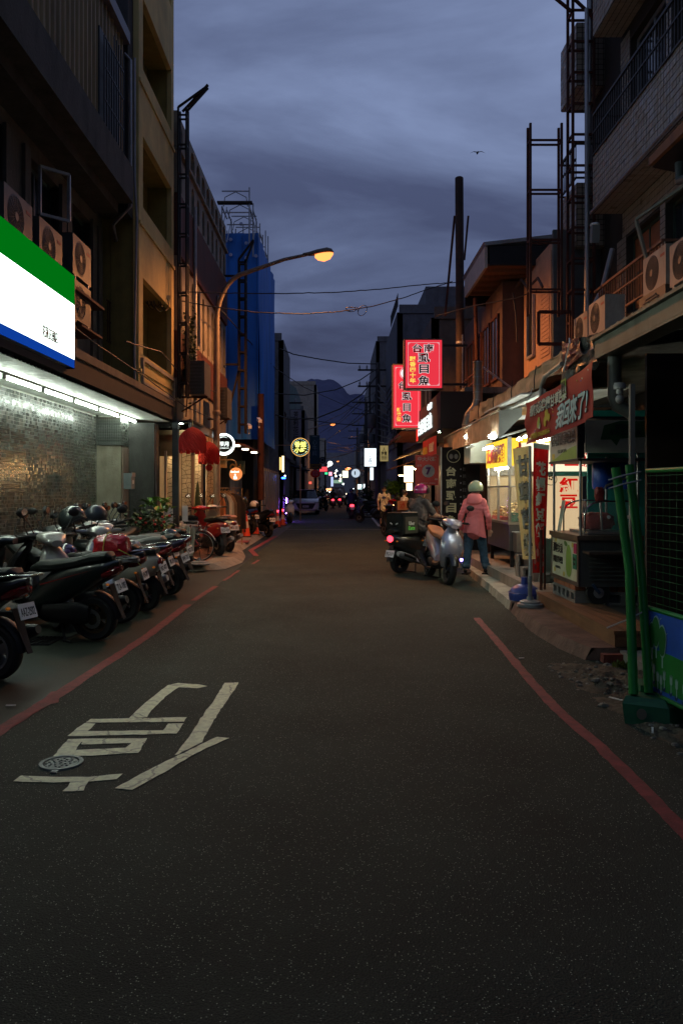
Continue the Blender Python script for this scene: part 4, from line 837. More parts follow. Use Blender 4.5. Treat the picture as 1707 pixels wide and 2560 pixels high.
o = tag(obj('plastic_bag', crumple(at(306,1398,9.1), (.19,.12,.045), 12, .2), mat('grey_plastic', (.16,.155,.13), .3, bump=.5, clear=.4)), 'flat grey plastic sheet folded under the red bundle', 'bag')
o = tag(obj('cloth', crumple(at(106,1346,9.3), (.05,.04,.06), 15, .2), mat('beige_bag', (.5,.36,.24), .8)), 'beige crumpled paper in the scooter front pocket by the tiled wall', 'paper')
# toy keyring
c = at(40,1482,6.9); t = thing('key_charm', 'brown fruit-shaped charm with green ball hanging from the nearest scooter', 'charm', c)
obj('fruit', MB().ell(c, (.022,.022,.036)), mat('tan_knit', (.45,.27,.07), .95, bump=1, scale=30), t); obj('ball', MB().ell(c+V((-.03,0,.0)), (.018,.018,.024)), mat('green_knit', (.2,.38,.04), .95, bump=1, scale=30), t); obj('string', MB().tube([c+V((0,0,.03)), c+V((-.004,0,.09))], .003, 6), M_rust, t)
# ---------------------------------------------------------------- beyond the row: vespa-like, bicycle, rack ...
z = .12
place(make_scooter('glossy red classic scooter with round red panels and plate NCG-7699 on the sidewalk', P_red, style='round', plate='NCG-7699', rack=True), -2.62, 17.6, 124, z)
place(make_scooter('silver-tailed scooter parked right behind the red classic one', P_sil, style='round', seat=M_seatb), -2.55, 18.7, 122, z)
place(make_scooter('white scooter half hidden behind the slim dark post', P_wht, style='round'), -3.5, 18.3, 180, z)
place(make_scooter('black scooter with a white flank panel beyond the orange cones', P_blk, plate='MPZ-4471', seat=P_blk), -2.3, 26.6, 122, 0)
place(make_scooter('black scooter with black helmet in front of the shutters behind the cones', P_blk), -3.1, 25.4, 140, z)
place(make_scooter('white and blue scooter standing behind the left cone', P_blu, front=P_wht), -2.9, 26.0, 150, z)
place(make_scooter('white scooter facing the camera in front of the parked car', P_wht, seat=P_blk), -2.32, 39.0, -82, 0)
ph(make_helmet('white and pink patterned helmet on the scooter by the shutters', P_wht), at(636,1262,25), 0); ph(make_helmet('black helmet on the scooter at the dark shutters', M_hblk, visor=False), at(608,1252,24.8), 30)
# bicycle
def bicycle(label):
    t = thing('bicycle', label, 'bicycle'); r = .29
    for x in (0, .98):
        ty = obj('wheel', MB().rings((lambda rs: rs+[rs[0]])([[(x+(r+.016*cos(b))*cos(a), .016*sin(b), r+.016+(r+.016*cos(b))*sin(a)) for b in [2*pi*i/6 for i in range(6)]] for a in [2*pi*k/36 for k in range(36)]]), False, False), M_rub, t)
        sp_ = MB()
        for k in range(28): a = 2*pi*k/28; sp_.bar((x+.02*cos(a+.5),.025*(-1)**k,r+.016+.02*sin(a+.5)), (x+r*cos(a),0,r+.016+r*sin(a)), .0025)
        obj('spokes', sp_, M_chrome, ty, smooth=False, kind='stuff'); obj('rim', MB().rings((lambda rs: rs+[rs[0]])([[(x+(r-.018+.008*cos(b))*cos(a), .012*sin(b), r+.016+(r-.018+.008*cos(b))*sin(a)) for b in [2*pi*i/6 for i in range(6)]] for a in [2*pi*k/36 for k in range(36)]]), False, False), M_alu, ty)
        obj('hub', MB().lathe([(0,-.04),(.02,-.04),(.02,.04),(0,.04)], 10, (x,0,r+.016), 'y'), M_dark, ty)
        obj('mudguard', MB().rings([[(x+(r+.045)*cos(a), h, r+.016+(r+.045)*sin(a)) for h in (-.025,0,.025)]+[(x+(r+.052)*cos(a), h, r+.016+(r+.052)*sin(a)) for h in (.025,0,-.025)] for a in [R(20)+R(14)*k for k in range(11)]]), M_alu, t)
    f = MB(); pts = [((0,0,.31),(.32,0,.30)), ((.32,0,.30),(.20,0,.74)), ((.0,.03,.31),(.24,.02,.6)), ((.32,0,.30),(.80,0,.60)), ((.24,0,.62),(.78,0,.74)), ((.98,0,.31),(.78,0,.84))]
    for a, b in pts: f.tube([a, b], .015)
    obj('frame', f, paint('bike_red', (.25,.03,.02)), t); obj('saddle', loft([(.08,.78,.08,.03),(.2,.79,.07,.03),(.34,.78,.02,.02)]), M_seat, t); obj('handlebar', MB().tube([(.62,.26,.92),(.76,.16,.92),(.78,0,.86),(.76,-.16,.92),(.62,-.26,.92)], .012), M_chrome, t)
    obj('carrier', MB().bar((-.2,.06,.70),(.15,.06,.70),.012).bar((-.2,-.06,.70),(.15,-.06,.70),.012).bar((-.2,-.06,.7),(-.2,.06,.7),.012).bar((-.15,.05,.7),(0,.05,.32),.01), M_dark, t); obj('kickstand', MB().bar((.02,.05,.3),(-.06,.12,.0),.012), M_dark, t); obj('pedal', MB().bar((.32,.06,.3),(.40,.07,.2),.015).box(.36,.44,.07,.15,.19,.21), M_dark, t)
    return t
b = bicycle('red-framed city bicycle with thin wheel parked on the brick paving corner'); c = gp(507,1403,.12); b.location = (c.x-.05, c.y, .12); b.rotation_euler = (0,0,R(172))
c = at(464,1345,14.3); cl = MB()
cl.sheet(lambda u, v: V((c.x+(.5-u)*(-.42)*(1-.35*v)+.015*sin(u*30), c.y+.035*sin(u*24+v*3)+.02*sin(u*51), c.z+.20-.05*(2*u-1)**2-(.62-.1*u)*v+.04*noise.noise(V((u*6,v*2,0))))), 48, 14, (0,1,0), .006)
tag(obj('hanging_cloth', cl, mat('grey_cloth', (.50,.52,.43), .9, var=.15, tl=.3)), 'pale grey-green cloth hanging over the bicycle', 'cloth')
t = thing('banner_stand', 'round grey weighted base on the corner of the sidewalk below the bicycle wheel', 'base', gp(500,1412,.12)); c = gp(498,1412,.12)
obj('disc', MB().lathe([(0,.0),(.20,.0),(.20,.03),(.15,.045),(.15,.06),(.1,.075),(.03,.08),(.03,.14),(0,.14)], 24, c), mat('grey_plastic_base', (.2,.22,.22), .5, grime=.3), t); obj('rim_band', MB().lathe([(.202,.004),(.208,.004),(.208,.016),(.202,.016)], 24, c), M_rub, t)
def cone(label, p, lamp=False):
    t = thing('traffic_cone', label, 'cone', p)
    obj('base', MB().box(p[0]-.17,p[0]+.17,p[1]-.17,p[1]+.17,p[2],p[2]+.03), mat('cone_base', (.05,.04,.04), .8), t, smooth=False)
    obj('body', MB().lathe([(.135,.03),(.04,.62),(.03,.64),(.0,.64)], 20, p), mat('cone_orange', (.75,.07,.025), .5, grime=.2), t)
    obj('band', MB().lathe([(.098,.28),(.064,.48)], 20, (p[0],p[1],p[2])), mat('cone_white', (.6,.5,.45), .5), t)
    if lamp: obj('warning_lamp', MB().lathe([(0,.64),(.03,.64),(.035,.68),(.03,.72),(0,.72)], 12, p), glow('red_warning', (1,.04,.05), 8), t)
    else: obj('top_knob', MB().lathe([(.0,.63),(.035,.64),(.04,.68),(.03,.71),(0,.71)], 12, p), P_red, t)
    return t
p = gp(615,1342,.12); t = cone('orange traffic cone wearing a yellow notice with black characters', p)
obj('notice', MB().lathe([(.122,.14),(.062,.52)], 10, p, 'z', R(200)), mat('notice_yellow', (.75,.55,.03), .6), t)
lettering(t, '請\n勿\n停\n車', (p.x-.02,p.y-.125,p.z+.32), UX, UZ, .07, .36, M_ink, .02, .004, .95)
p = gp(638,1336,.12); cone('orange traffic cone with white band right of the notice cone', p); cone('orange cone with a lit red lamp by the hoarding, left of two lamps', V((-2.45,33.5,0)), True); cone('second lit cone standing at the far end of the hoarding', V((-2.35,35.2,0)), True)
cone('small cone on the right side by the far scooters', V((2.6,41,.12)))
# clothes rack
t = thing('clothes_rack', 'rail of shirts and jackets standing on the sidewalk under the orange round lamp', 'clothes rack', (-2.8,21,.12)); y = 20.9; M_tan = mat('brass_rail', (.35,.22,.09), .4, .6)
obj('rail', MB().tube([(-3.2,y-.3,.12),(-3.15,y-.3,1.62),(-2.5,y+.3,1.62),(-2.5,y+.3,.12)], .014), M_tan, t); obj('cross_bar', MB().tube([(-3.15,y,.3),(-2.5,y+.3,.3)], .012), M_tan, t)
for i, (dx, cc, w) in enumerate(((-.42,(.45,.17,.07),.16), (-.34,(.06,.08,.10),.16), (-.27,(.5,.46,.38),.2), (-.19,(.25,.16,.1),.2), (-.08,(.045,.03,.022),.30))):
    c = V((-2.62+dx, y-.25+i*.05, 1.5)); g = t if 0 else thing('hanging_garment', ['orange shirt at the left end of the clothes rail','slate blue shirt second on the clothes rail','cream shirt in the middle of the clothes rail','tan shirt behind the dark jacket on the rail','large dark brown jacket at the front of the clothes rail'][i], 'garment', c, 'garments on the rail')
    def sh(u, v, c=c, w=w, i=i): 
        ww = w*(.75+.35*min(1, v*4)+.1*v); return V((c.x+(2*u-1)*ww, c.y+.03*sin(u*20+i)*v, c.z-(.10*abs(2*u-1))*(1-v)-.95*v*(1 if i == 4 else .8)))
    obj('cloth', MB().sheet(sh, 18, 8, (0,1,0), .03), mat('garment%d' % i, cc, .9), g); obj('hanger', MB().tube([c+V((-.16,0,-.02)), c+V((0,0,.05)), c+V((.16,0,-.02))], .008, 6).tube([c+V((0,0,.05)), c+V((.02,0,.12))], .005, 6), M_tan, g)
# potted plants
t = thing('potted_plant', 'large leafy potted plant in front of the restaurant left of the dark post', 'plant', (-3.7,15.4,0)); c = at(405,1290,15.2)
def bigleaves(c, n, s, seed):
    rnd = random.Random(seed); mb = MB()
    for k in range(n):
        b = V(c)+V((rnd.uniform(-.2,.2), rnd.uniform(-.3,.3), rnd.uniform(-.3,.3))); a = rnd.uniform(0,2*pi); d = V((cos(a), sin(a), rnd.uniform(.1,.9))).normalized(); w = d.cross(UZ).normalized(); l = s*rnd.uniform(.6,1.2); n_ = w.cross(d)
        pts = [b, b+d*l*.3+w*l*.22+n_*.02, b+d*l*.65+w*l*.2+n_*.01, b+d*l-n_*.04, b+d*l*.65-w*l*.2+n_*.01, b+d*l*.3-w*l*.22+n_*.02]
        mb.add(pts, [(0,1,2,3),(0,3,4,5)])
    return mb
obj('foliage', bigleaves(c+V((-.08,0,.02)), 75, .20, 4), M_leaf, t, smooth=False, kind='stuff'); obj('stem', MB().tube([(c.x,c.y,.4),(c.x-.05,c.y,1.2)], .02), M_rust, t); obj('pot', MB().lathe([(0,0),(.14,0),(.19,.34),(.21,.34),(.21,.38),(.17,.38),(.16,.3),(0,.3)], 20, (c.x,c.y,.12)), mat('terracotta', (.25,.08,.04), .8), t)
t = thing('potted_plant', 'lower bushy plant with small red flowers among the scooters', 'plant', (-3.9,14.6,0)); c = at(360,1310,14.3)
obj('foliage', leafcloud(c, (.5,.4,.25), 500, .1, 8), M_leafd, t, smooth=False, kind='stuff'); fl = MB(); rnd = random.Random(3)
for k in range(18): fl.ell(c+V((rnd.uniform(-.2,.5), rnd.uniform(-.3,.1), rnd.uniform(-.15,.15))), (.03,.03,.025), 6, 4)
obj('flower', fl, mat('red_flower', (.5,.03,.02), .6), t, kind='stuff')
o = thing('parking_notice', 'white paper notice taped round the dark slim post', 'notice', at(440,1290,16.55)); c = at(424,1288,16.5); obj('paper', MB().box(c.x-.10,c.x+.08,16.45,16.455,c.z-.2,c.z+.16), M_white, o, smooth=False); c = at(456,1284,16.5); obj('paper_flap', MB().box(c.x-.05,c.x+.07,16.75,16.755,c.z-.2,c.z+.16), M_white, o, smooth=False)
# ================================================================ RESTAURANT, LANTERNS, STREET LAMPS
M_post = mat('slate_post', (.05,.065,.07), .5, .2, grime=.3)
def post(label, px, Y, w, z0, z1, m=None):
    c = at(px, 1225, Y); return tag(obj('post', MB().box(c.x-w/2,c.x+w/2,Y-w/2,Y+w/2,z0,z1), m or M_post, smooth=False), label, 'post')
post('slim slate grey steel post at the canopy corner left of the red lanterns', 440, 16.8, .13, .1, 3.02)
post('second slim dark steel post between the shop columns behind the red scooter', 509, 19.9, .10, .1, 2.75)
rs_ = thing('restaurant_front', 'warmly lit restaurant front with cracked-stone clad columns behind the red lanterns', 'building', (-4,19,0))
M_cream = mat('cream_wall', (.62,.50,.33), .8, var=.1, grime=.2); M_jt = mat('stone_joint', (.13,.10,.07), .9)
M_crz = mat('pale_stone_piece', (.60,.52,.38), .75, var=.2, scale=12, bump=.2)
def crazy(par, x0, x1, z0, z1, Y, seed):
    """crazy paving: cells of a jittered grid cut back to leave joints"""
    rnd = random.Random(seed); s = .105; nx = max(2, round((x1-x0)/s)); nz = round((z1-z0)/s); G = {}
    for i in range(nx+1):
        for j in range(nz+1): G[i,j] = (x0+(x1-x0)*i/nx+(rnd.uniform(-.04,.04) if 0 < i < nx else 0), z0+(z1-z0)*j/nz+(rnd.uniform(-.04,.04) if 0 < j < nz else 0))
    mb = MB()
    for i in range(nx):
        for j in range(nz):
            q = [G[i,j], G[i+1,j], G[i+1,j+1], G[i,j+1]]; tri = rnd.random() < .3
            for pl in ([q[:3], [q[0],q[2],q[3]]] if tri else [q]):
                cx_ = sum(a for a, _ in pl)/len(pl); cz_ = sum(b for _, b in pl)/len(pl); k = .87
                mb.prism([(cx_+(a-cx_)*k, Y, cz_+(b-cz_)*k) for a, b in pl], (0,-.012-rnd.random()*.004,0))
    obj('stone_cladding', mb, M_crz, par, smooth=False, kind='stuff'); obj('column', MB().box(x0-.01,x1+.01,Y,Y+.35,z0-.02,z1), M_jt, par, smooth=False)
for i, (a, b, Y) in enumerate(((419,432,17.6),(455,478,18.4),(488,503,19.6),(518,533,21.0))):
    crazy(rs_, at(a,0,Y).x, at(b,0,Y).x, .14, 2.45, Y, i)
obj('back_wall', MB().box(-4.35,-4.4,17.0,24.4,.1,2.9), M_cream, rs_, smooth=False)
obj('cross_wall', MB().box(-4.34,-3.25,22.3,22.4,.1,2.9), M_cream, rs_, smooth=False)
obj('ceiling', MB().box(-4.5,-3.1,17.0,24.5,2.75,2.85), mat('warm_soffit', (.35,.22,.10), .8), rs_, smooth=False)
obj('lintel', MB().box(-3.5,-4.3,17.05,17.2,2.3,2.75), mat('ochre_lintel', (.35,.20,.09), .8), rs_, smooth=False)
obj('dark_door', MB().box(-4.3,-3.75,16.9,16.98,.1,2.5), M_black, rs_, smooth=False); obj('white_column', MB().tube([(-3.72,18.0,.12),(-3.72,18.0,2.5)], .06, 12), M_white, rs_)
obj('door_frame', MB().box(-3.62,-3.58,16.8,16.9,.1,2.4), M_cream, rs_, smooth=False)
obj('awning_edge', MB().obox((-3.1,19.2,2.98),(.02,0,0),(0,2.3,0),(0,0,.10)).obox((-3.3,19.2,3.03),(.22,0,.03),(0,2.3,0),(0,0,.012)), mat('grey_steel_gutter', (.17,.17,.17), .4, .5), rs_, smooth=False)
obj('hanging_bag', crumple((-3.1,20.2,.95), (.09,.08,.2), 4), mat('leather_bag', (.15,.06,.03), .5), rs_); obj('folded_parasol', MB().lathe([(0,0),(.09,.1),(.1,.5),(.03,1.2),(0,1.3)], 10, (-3.35,19.3,.5)), M_leafd, rs_)
for i, (x, y, z, m, s) in enumerate(((-3.45,17.38,2.6,glow('warm_spot', (1,.68,.34), 130),.05), (-3.5,19.1,2.55,MATS['warm_spot'],.05), (-3.45,21.8,2.5,glow('warm_white_panel', (1,.82,.55), 45),.09))):
    t = thing('ceiling_light', ['warm ceiling light behind the larger red lantern','warm ceiling light between the stone clad columns','bright warm-white light box on the restaurant cross wall'][i], 'light', (x,y,z)); obj('diffuser', MB().box(x-s,x+s,y-s*2,y+s*2,z,z+.03), m, t, smooth=False); obj('housing', MB().box(x-s-.01,x+s+.01,y-s*2-.01,y+s*2+.01,z+.031,z+.06), M_white, t, smooth=False)
t = thing('downlight', 'small oval downlight on the soffit above the red lanterns', 'light', at(453,1059,16.9)); c = at(453,1059,16.95); obj('lens', MB().lathe([(0,0),(.05,0),(.055,.02)], 14, c), G_tube, t); obj('ring', MB().lathe([(.056,0),(.07,0),(.07,.03),(.05,.03)], 14, c), M_dark, t)
obj('soffit_board', MB().box(-3.45,-3.0,16.9,18.2,3.0,3.03), M_black, t, smooth=False)
def lantern(label, p, r, h):
    t = thing('paper_lantern', label, 'lantern', p); n = 26; m = 12; rs = []
    for j in range(m+1):
        v = j/m; rr = r*math.sin(min(1, v*1.75+.015)*pi/2)**.62; z = h*(1-v)-h*.5; ring = []
        for k in range(n*2):
            a = 2*pi*k/(n*2); f = (1 if (k+j) % 2 else .94); zz = z+(.03*r*(random.random()-.5)*4 if j == m else 0); ring.append((p[0]+rr*f*cos(a), p[1]+rr*f*sin(a), p[2]+zz))
        rs.append(ring)
    obj('paper_shade', MB().rings(rs, True, False), mat('red_paper', (.5,.03,.025), .8, var=.2, tl=.4), t, smooth=False)
    for k in range(9): a = 2*pi*k/9; obj('fringe', MB().obox((p[0]+r*.93*cos(a), p[1]+r*.93*sin(a), p[2]-h*.53),(.035*r*4*-sin(a),.035*r*4*cos(a),0),(.002,.002,0),(0,0,h*.06)), MATS['red_paper'], t, smooth=False)
    obj('hanger', MB().bar((p[0],p[1],p[2]+h/2),(p[0],p[1],p[2]+h/2+.14),.01), M_tan, t); return t
lantern('larger red honeycomb paper lantern hanging by the slate post', at(482,1098,16.5), .285, .50)
l2 = lantern('smaller red honeycomb paper lantern hanging to the right of the larger one', at(523,1130,17.6), .235, .46)
c = at(523,1169,17.55); obj('tassel_disc', MB().lathe([(0,-.01),(.075,-.01),(.075,.01),(0,.01)], 20, c, 'y').bar(c+V((0,0,.07)), c+V((0,0,.2)), .012), MATS['red_paper'], l2)
# street lamps
M_pole = mat('lamp_pole', (.22,.18,.15), .6, .3, grime=.4)
def street_lamp(label, X, Y, hz, arm, side, power, s=1.0, glow_s=60):
    t = thing('street_lamp', label, 'street lamp', (X,Y,0)); sd = side
    pts = [(X,Y,.1),(X,Y,hz-1.7)]+[(X+sd*(.62-.62*cos(a))*1.3, Y, hz-1.7+1.25*sin(a)) for a in [R(12)*k for k in range(1,7)]]
    e = pts[-1]; pts += [(X+sd*arm*.75, Y, hz-.12), (X+sd*arm, Y, hz)]
    obj('pole', MB().tube(pts, [.09]+[.075]+[.06]*6+[.045,.04], 12), M_pole, t); obj('collar', MB().lathe([(.095,hz-4),(.10,hz-3.98),(.10,hz-3.92),(.08,hz-3.9)], 14, (X,Y,0)), M_pole, t)
    hx = X+sd*arm; obj('head', MB().rings([[(hx+sd*a, Y+w*cos(q), hz+dz+hh*max(-.25, sin(q))) for q in [2*pi*i/14 for i in range(14)]] for a, w, hh, dz in ((-.1,.04,.04,0),(.05,.07,.07,.0),(.25,.12,.10,.03),(.5,.14,.11,.07),(.62,.10,.08,.07),(.67,.02,.02,.06))]), mat('lamp_head_brown', (.10,.075,.06), .5, .3), t)
    obj('lens', MB().rings([[(hx+sd*a, Y+w*cos(q), hz-.02+dz+hh*min(.05, sin(q))) for q in [2*pi*i/14 for i in range(14)]] for a, w, hh, dz in ((.2,.06,.05,.0),(.28,.12,.13,.01),(.43,.14,.18,.03),(.58,.11,.14,.05),(.66,.03,.03,.06))]), glow('sodium_glow', (1,.26,.065), 2.7), t)
    if power:
        l = bpy.data.lights.new('lamp_bulb', 'SPOT'); l.spot_size = R(165); l.spot_blend = .35; l.energy = power; l.color = (1,.36,.10); l.shadow_soft_size = .10
        o = bpy.data.objects.new('lamp_bulb', l); COL.objects.link(o); o.parent = t; o.matrix_parent_inverse = Matrix.Translation(-t.location); o.location = (hx+sd*.42, Y, hz-.20)
    return t
street_lamp('tall curved street lamp glowing orange over the street, nearest of all', -2.98, 19.9, 7.45, 2.25, 1, 1600)
street_lamp('second curved street lamp farther along the left side above the round food sign', -3.35, 79, 8.1, 2.6, 1, 900)
for i, (px, py, Y) in enumerate(((841,1153,150),)):
    street_lamp('third street lamp small and orange far down the left side', -3.4, Y, 7.0, 3.3, 1, 0)
street_lamp('right-hand far street lamp on the rusty pole, left of a close pair', 4.2, 92, 4.0, 2.5, -1, 400)
street_lamp('right-hand far street lamp of the close pair, larger glow', 4.2, 86, 3.95, 2.4, -1, 0)
# ceiling/awning lamps beyond the moon sign
# round signs
def disc_y(mb, c, r, th, n=40, r0=0): return mb.lathe([(r0,0),(r0 if r0 else 0,-th),(r,-th),(r,0)] if r0 else [(0,-th),(r,-th),(r,0),(0,0)], n, c, 'y')
t = thing('round_sign', 'round glowing black sign with white rim reading silver moon in Chinese', 'sign', at(560,1111,20.4)); c = at(560,1111,20.4)
obj('case', disc_y(MB(), (c.x,20.48,c.z), .285, .075), M_dark, t); obj('glowing_rim', disc_y(MB(), (c.x,20.40,c.z), .282, .02, 48, .232), glow('rim_white', (.9,1,.95), 3.2), t); obj('face', disc_y(MB(), (c.x,20.402,c.z), .23, .008), M_black, t)
G_let = glow('letter_white', (.9,1,.95), 1.5)
lettering(t, '銀月', (c.x-.005,20.385,c.z+.01), UX, UZ, .26, .13, G_let, .03); lettering(t, 'SILVERMOON', (c.x+.005,20.385,c.z-.095), UX, UZ, .24, .028, G_let, .02)
for a0, a1, r in ((60,200,.185),(190,350,.20)):
    m = MB(); A = [R(a0+(a1-a0)*k/20) for k in range(21)]
    for i in range(20):
        w = .022*sin(pi*i/20)+.002; w2 = .022*sin(pi*(i+1)/20)+.002; m.add([(c.x+r*cos(A[i]),20.387,c.z+r*sin(A[i])),(c.x+(r+w)*cos(A[i]),20.387,c.z+(r+w)*sin(A[i])),(c.x+(r+w2)*cos(A[i+1]),20.387,c.z+(r+w2)*sin(A[i+1])),(c.x+r*cos(A[i+1]),20.387,c.z+r*sin(A[i+1]))], [(0,1,2,3)])
    obj('crescent', m, G_let, t, smooth=False)
obj('bracket', MB().bar((c.x-.28,20.45,c.z),(-3.2,20.45,c.z),.03), M_dark, t, smooth=False)
for k, (px, py, Y) in enumerate(((590,1115,21.6),(612,1124,22.6),(634,1132,23.8))):
    o = thing('strip_light', ['first small white strip light under the eave right of the round moon sign','second small white strip light under the eave right of the round moon sign','third, dimmest strip light farther under the same eave'][k], 'light', at(px,py,Y), 'strip lights under the shop eave'); c = at(px,py,Y); obj('tube', MB().box(c.x-.08,c.x+.08,Y,Y+.3,c.z,c.z+.03), glow('strip_warm', (1,.9,.66), 7), o, smooth=False); obj('batten', MB().box(c.x-.09,c.x+.09,Y,Y+.3,c.z+.031,c.z+.05), M_white, o, smooth=False)
t = thing('ball_lamp', 'orange glowing ball lamp with white lettering on a brass arm above the clothes rack', 'lamp', at(590,1185,21.5)); c = at(590,1185,21.5)
obj('globe', MB().ell(c, (.175,.175,.175), 24, 14), glow('orange_globe', (1,.33,.10), .9), t); obj('arm', MB().tube([(c.x-.55,21.5,c.z+.38),(c.x-.08,21.5,c.z+.38),(c.x,21.5,c.z+.33),(c.x,21.5,c.z+.17)], .014), M_tan, t)
obj('smile_patch', MB().sheet(lambda u, v: c+V(((u-.5)*.16*(1-.5*v*v), -.172+.12*(u-.5)**2*1.6+.02*v, -.0-.14*v)), 8, 6, (0,1,0), .004), glow('white_patch', (1,.95,.85), 2.2), t); 
lettering(t, 'Sunfood', (c.x-.01,21.5-.17,c.z+.06), UX, UZ, .22, .055, MATS['white_patch'], .03)
t = thing('round_sign', 'round black sign ringed in yellow with four glowing yellow characters', 'sign', at(751,1118,38)); c = at(751,1118,38); r = .44
obj('face', disc_y(MB(), (c.x,38.1,c.z), r, .1), M_black, t); obj('neon_ring', disc_y(MB(), (c.x,37.99,c.z), r, .03, 48, r-.02), glow('ring_orange', (1,.55,.15), 1.6), t)
lettering(t, '香姐\n小吃', (c.x,37.97,c.z), UX, UZ, .56, .54, glow('yellow_letter', (1,1,.22), 2.2), .015, .01, 1.0)
dots = MB()
for k in range(22): a = 2*pi*k/22; dots.ell((c.x+.36*cos(a),37.98,c.z+.36*sin(a)), (.012,.01,.012), 6, 4)
obj('bulb', dots, glow('teal_bulb', (.6,1,.95), 3), t, kind='stuff')
obj('support', MB().bar((c.x,38.02,c.z-r),(c.x,38.02,.1),.05).bar((c.x-.4,38.05,c.z+.1),(c.x-1.4,38.05,c.z+.1),.04), M_pole, t)
# vertical boards, left
def board(label, x0, y0, x1, y1, Y, m, txt=None, tm=None, lh=1.0, th=.15, cat='sign', name='vertical_sign', tw=.7, thh=.9, tz=0, bold=.03):
    a = at(x0,y0,Y); b = at(x1,y1,Y); t = thing(name, label, cat, (a.x,Y,b.z)); obj('panel', MB().box(a.x,b.x,Y,Y+th,b.z,a.z), m, t, smooth=False); obj('frame', MB().box(a.x-.03,b.x+.03,Y+.02,Y+th+.02,b.z-.03,a.z+.03), M_dark, t, smooth=False)
    if txt: lettering(t, txt, ((a.x+b.x)/2, Y-.008, (a.z+b.z)/2+tz), UX, UZ, (b.x-a.x)*tw, (a.z-b.z)*thh, tm, bold, .008, lh)
    return t
board('tall white vertical sign with black brush calligraphy on the left side', 726, 1024, 753, 1106, 50, mat('old_white_board', (.24,.24,.26), .7, grime=.3), '芳\n莉\n花\n行', M_ink, tw=.5, bold=.01)
board('tall dark teal vertical sign with pale characters and a portrait below', 775, 1089, 798, 1172, 52, mat('teal_board', (.008,.05,.07), .6), '一\n心\n牛\n料', mat('pale_letter', (.2,.28,.32), .7), tw=.5, thh=.6, tz=.4, bold=0)
board('yellow board with dark characters under the teal sign', 775, 1160, 803, 1171, 50, mat('yellow_board', (.25,.13,.01), .7), '小吃便當', M_ink, tw=.8, thh=.6)
t = thing('oval_sign', 'dark red oval sign hanging low on the left side', 'sign', at(788,1184,52)); c = at(788,1184,52); obj('panel', MB().ell((c.x,52,c.z), (.33,.05,.27), 28, 8), mat('oval_red', (.18,.012,.008), .6, emit=(1,.04,.02), es=.02), t); lettering(t, '老大\n海產', (c.x,51.93,c.z), UX, UZ, .36, .3, MATS['pale_letter'], 0); obj('hanger', MB().bar((c.x-.3,52,c.z+.2),(c.x-1.2,52,c.z+.2),.04), M_dark, t)
t = thing('wheel_sign', 'dark round wheel-like sign right of the teal sign', 'sign', at(806,1150,60)); c = at(806,1150,60); obj('disc', disc_y(MB(), (c.x,60.1,c.z), .24, .1), M_black, t); obj('ring', disc_y(MB(), (c.x,59.98,c.z), .17, .02, 24, .1), mat('dull_grey', (.15,.15,.17), .6), t)
# lights on the far left shops
def glowbox(label, x0, y0, x1, y1, Y, m, name='lit_sign', cat='sign', th=.15, group=None):
    a = at(x0,y0,Y); b = at(x1,y1,Y); t = thing(name, label, cat, (a.x,Y,b.z), group); obj('panel', MB().box(a.x,b.x,Y,Y+th,b.z,a.z), m, t, smooth=False); obj('case', MB().box(a.x-.02,b.x+.02,Y+.03,Y+th+.02,b.z-.03,a.z+.03).box(a.x,b.x,Y-.001,Y,b.z-.001,b.z), M_dark, t, smooth=False); return t
glowbox('lit yellowish shop window strip left of the parked car', 699, 1143, 702, 1175, 38, glow('win_yellow', (1,.6,.2), 2)); glowbox('second lit strip of the tall shop window left of the parked car', 705, 1140, 710, 1180, 38, glow('win_yellow2', (1,.75,.4), 3))
glowbox('small blue glowing shop light above the parked scooter', 704, 1193, 714, 1197, 36, glow('blue_neon', (.02,.1,1), 14)); glowbox('tiny white lamp above the blue light', 711, 1188, 714, 1191, 36, glow('tiny_white', (.9,.95,1), 8))
t = thing('neon_tube', 'upright violet neon tube low on the shopfront lighting the road', 'light', (-2.55,41,.3)); obj('tube', MB().tube([(-2.55,41,.35),(-2.55,41,1.15)], .03), glow('violet_neon', (.30,.10,1), 90), t); obj('socket', MB().box(-2.62,-2.5,40.95,41.05,.25,.34), M_dark, t, smooth=False)
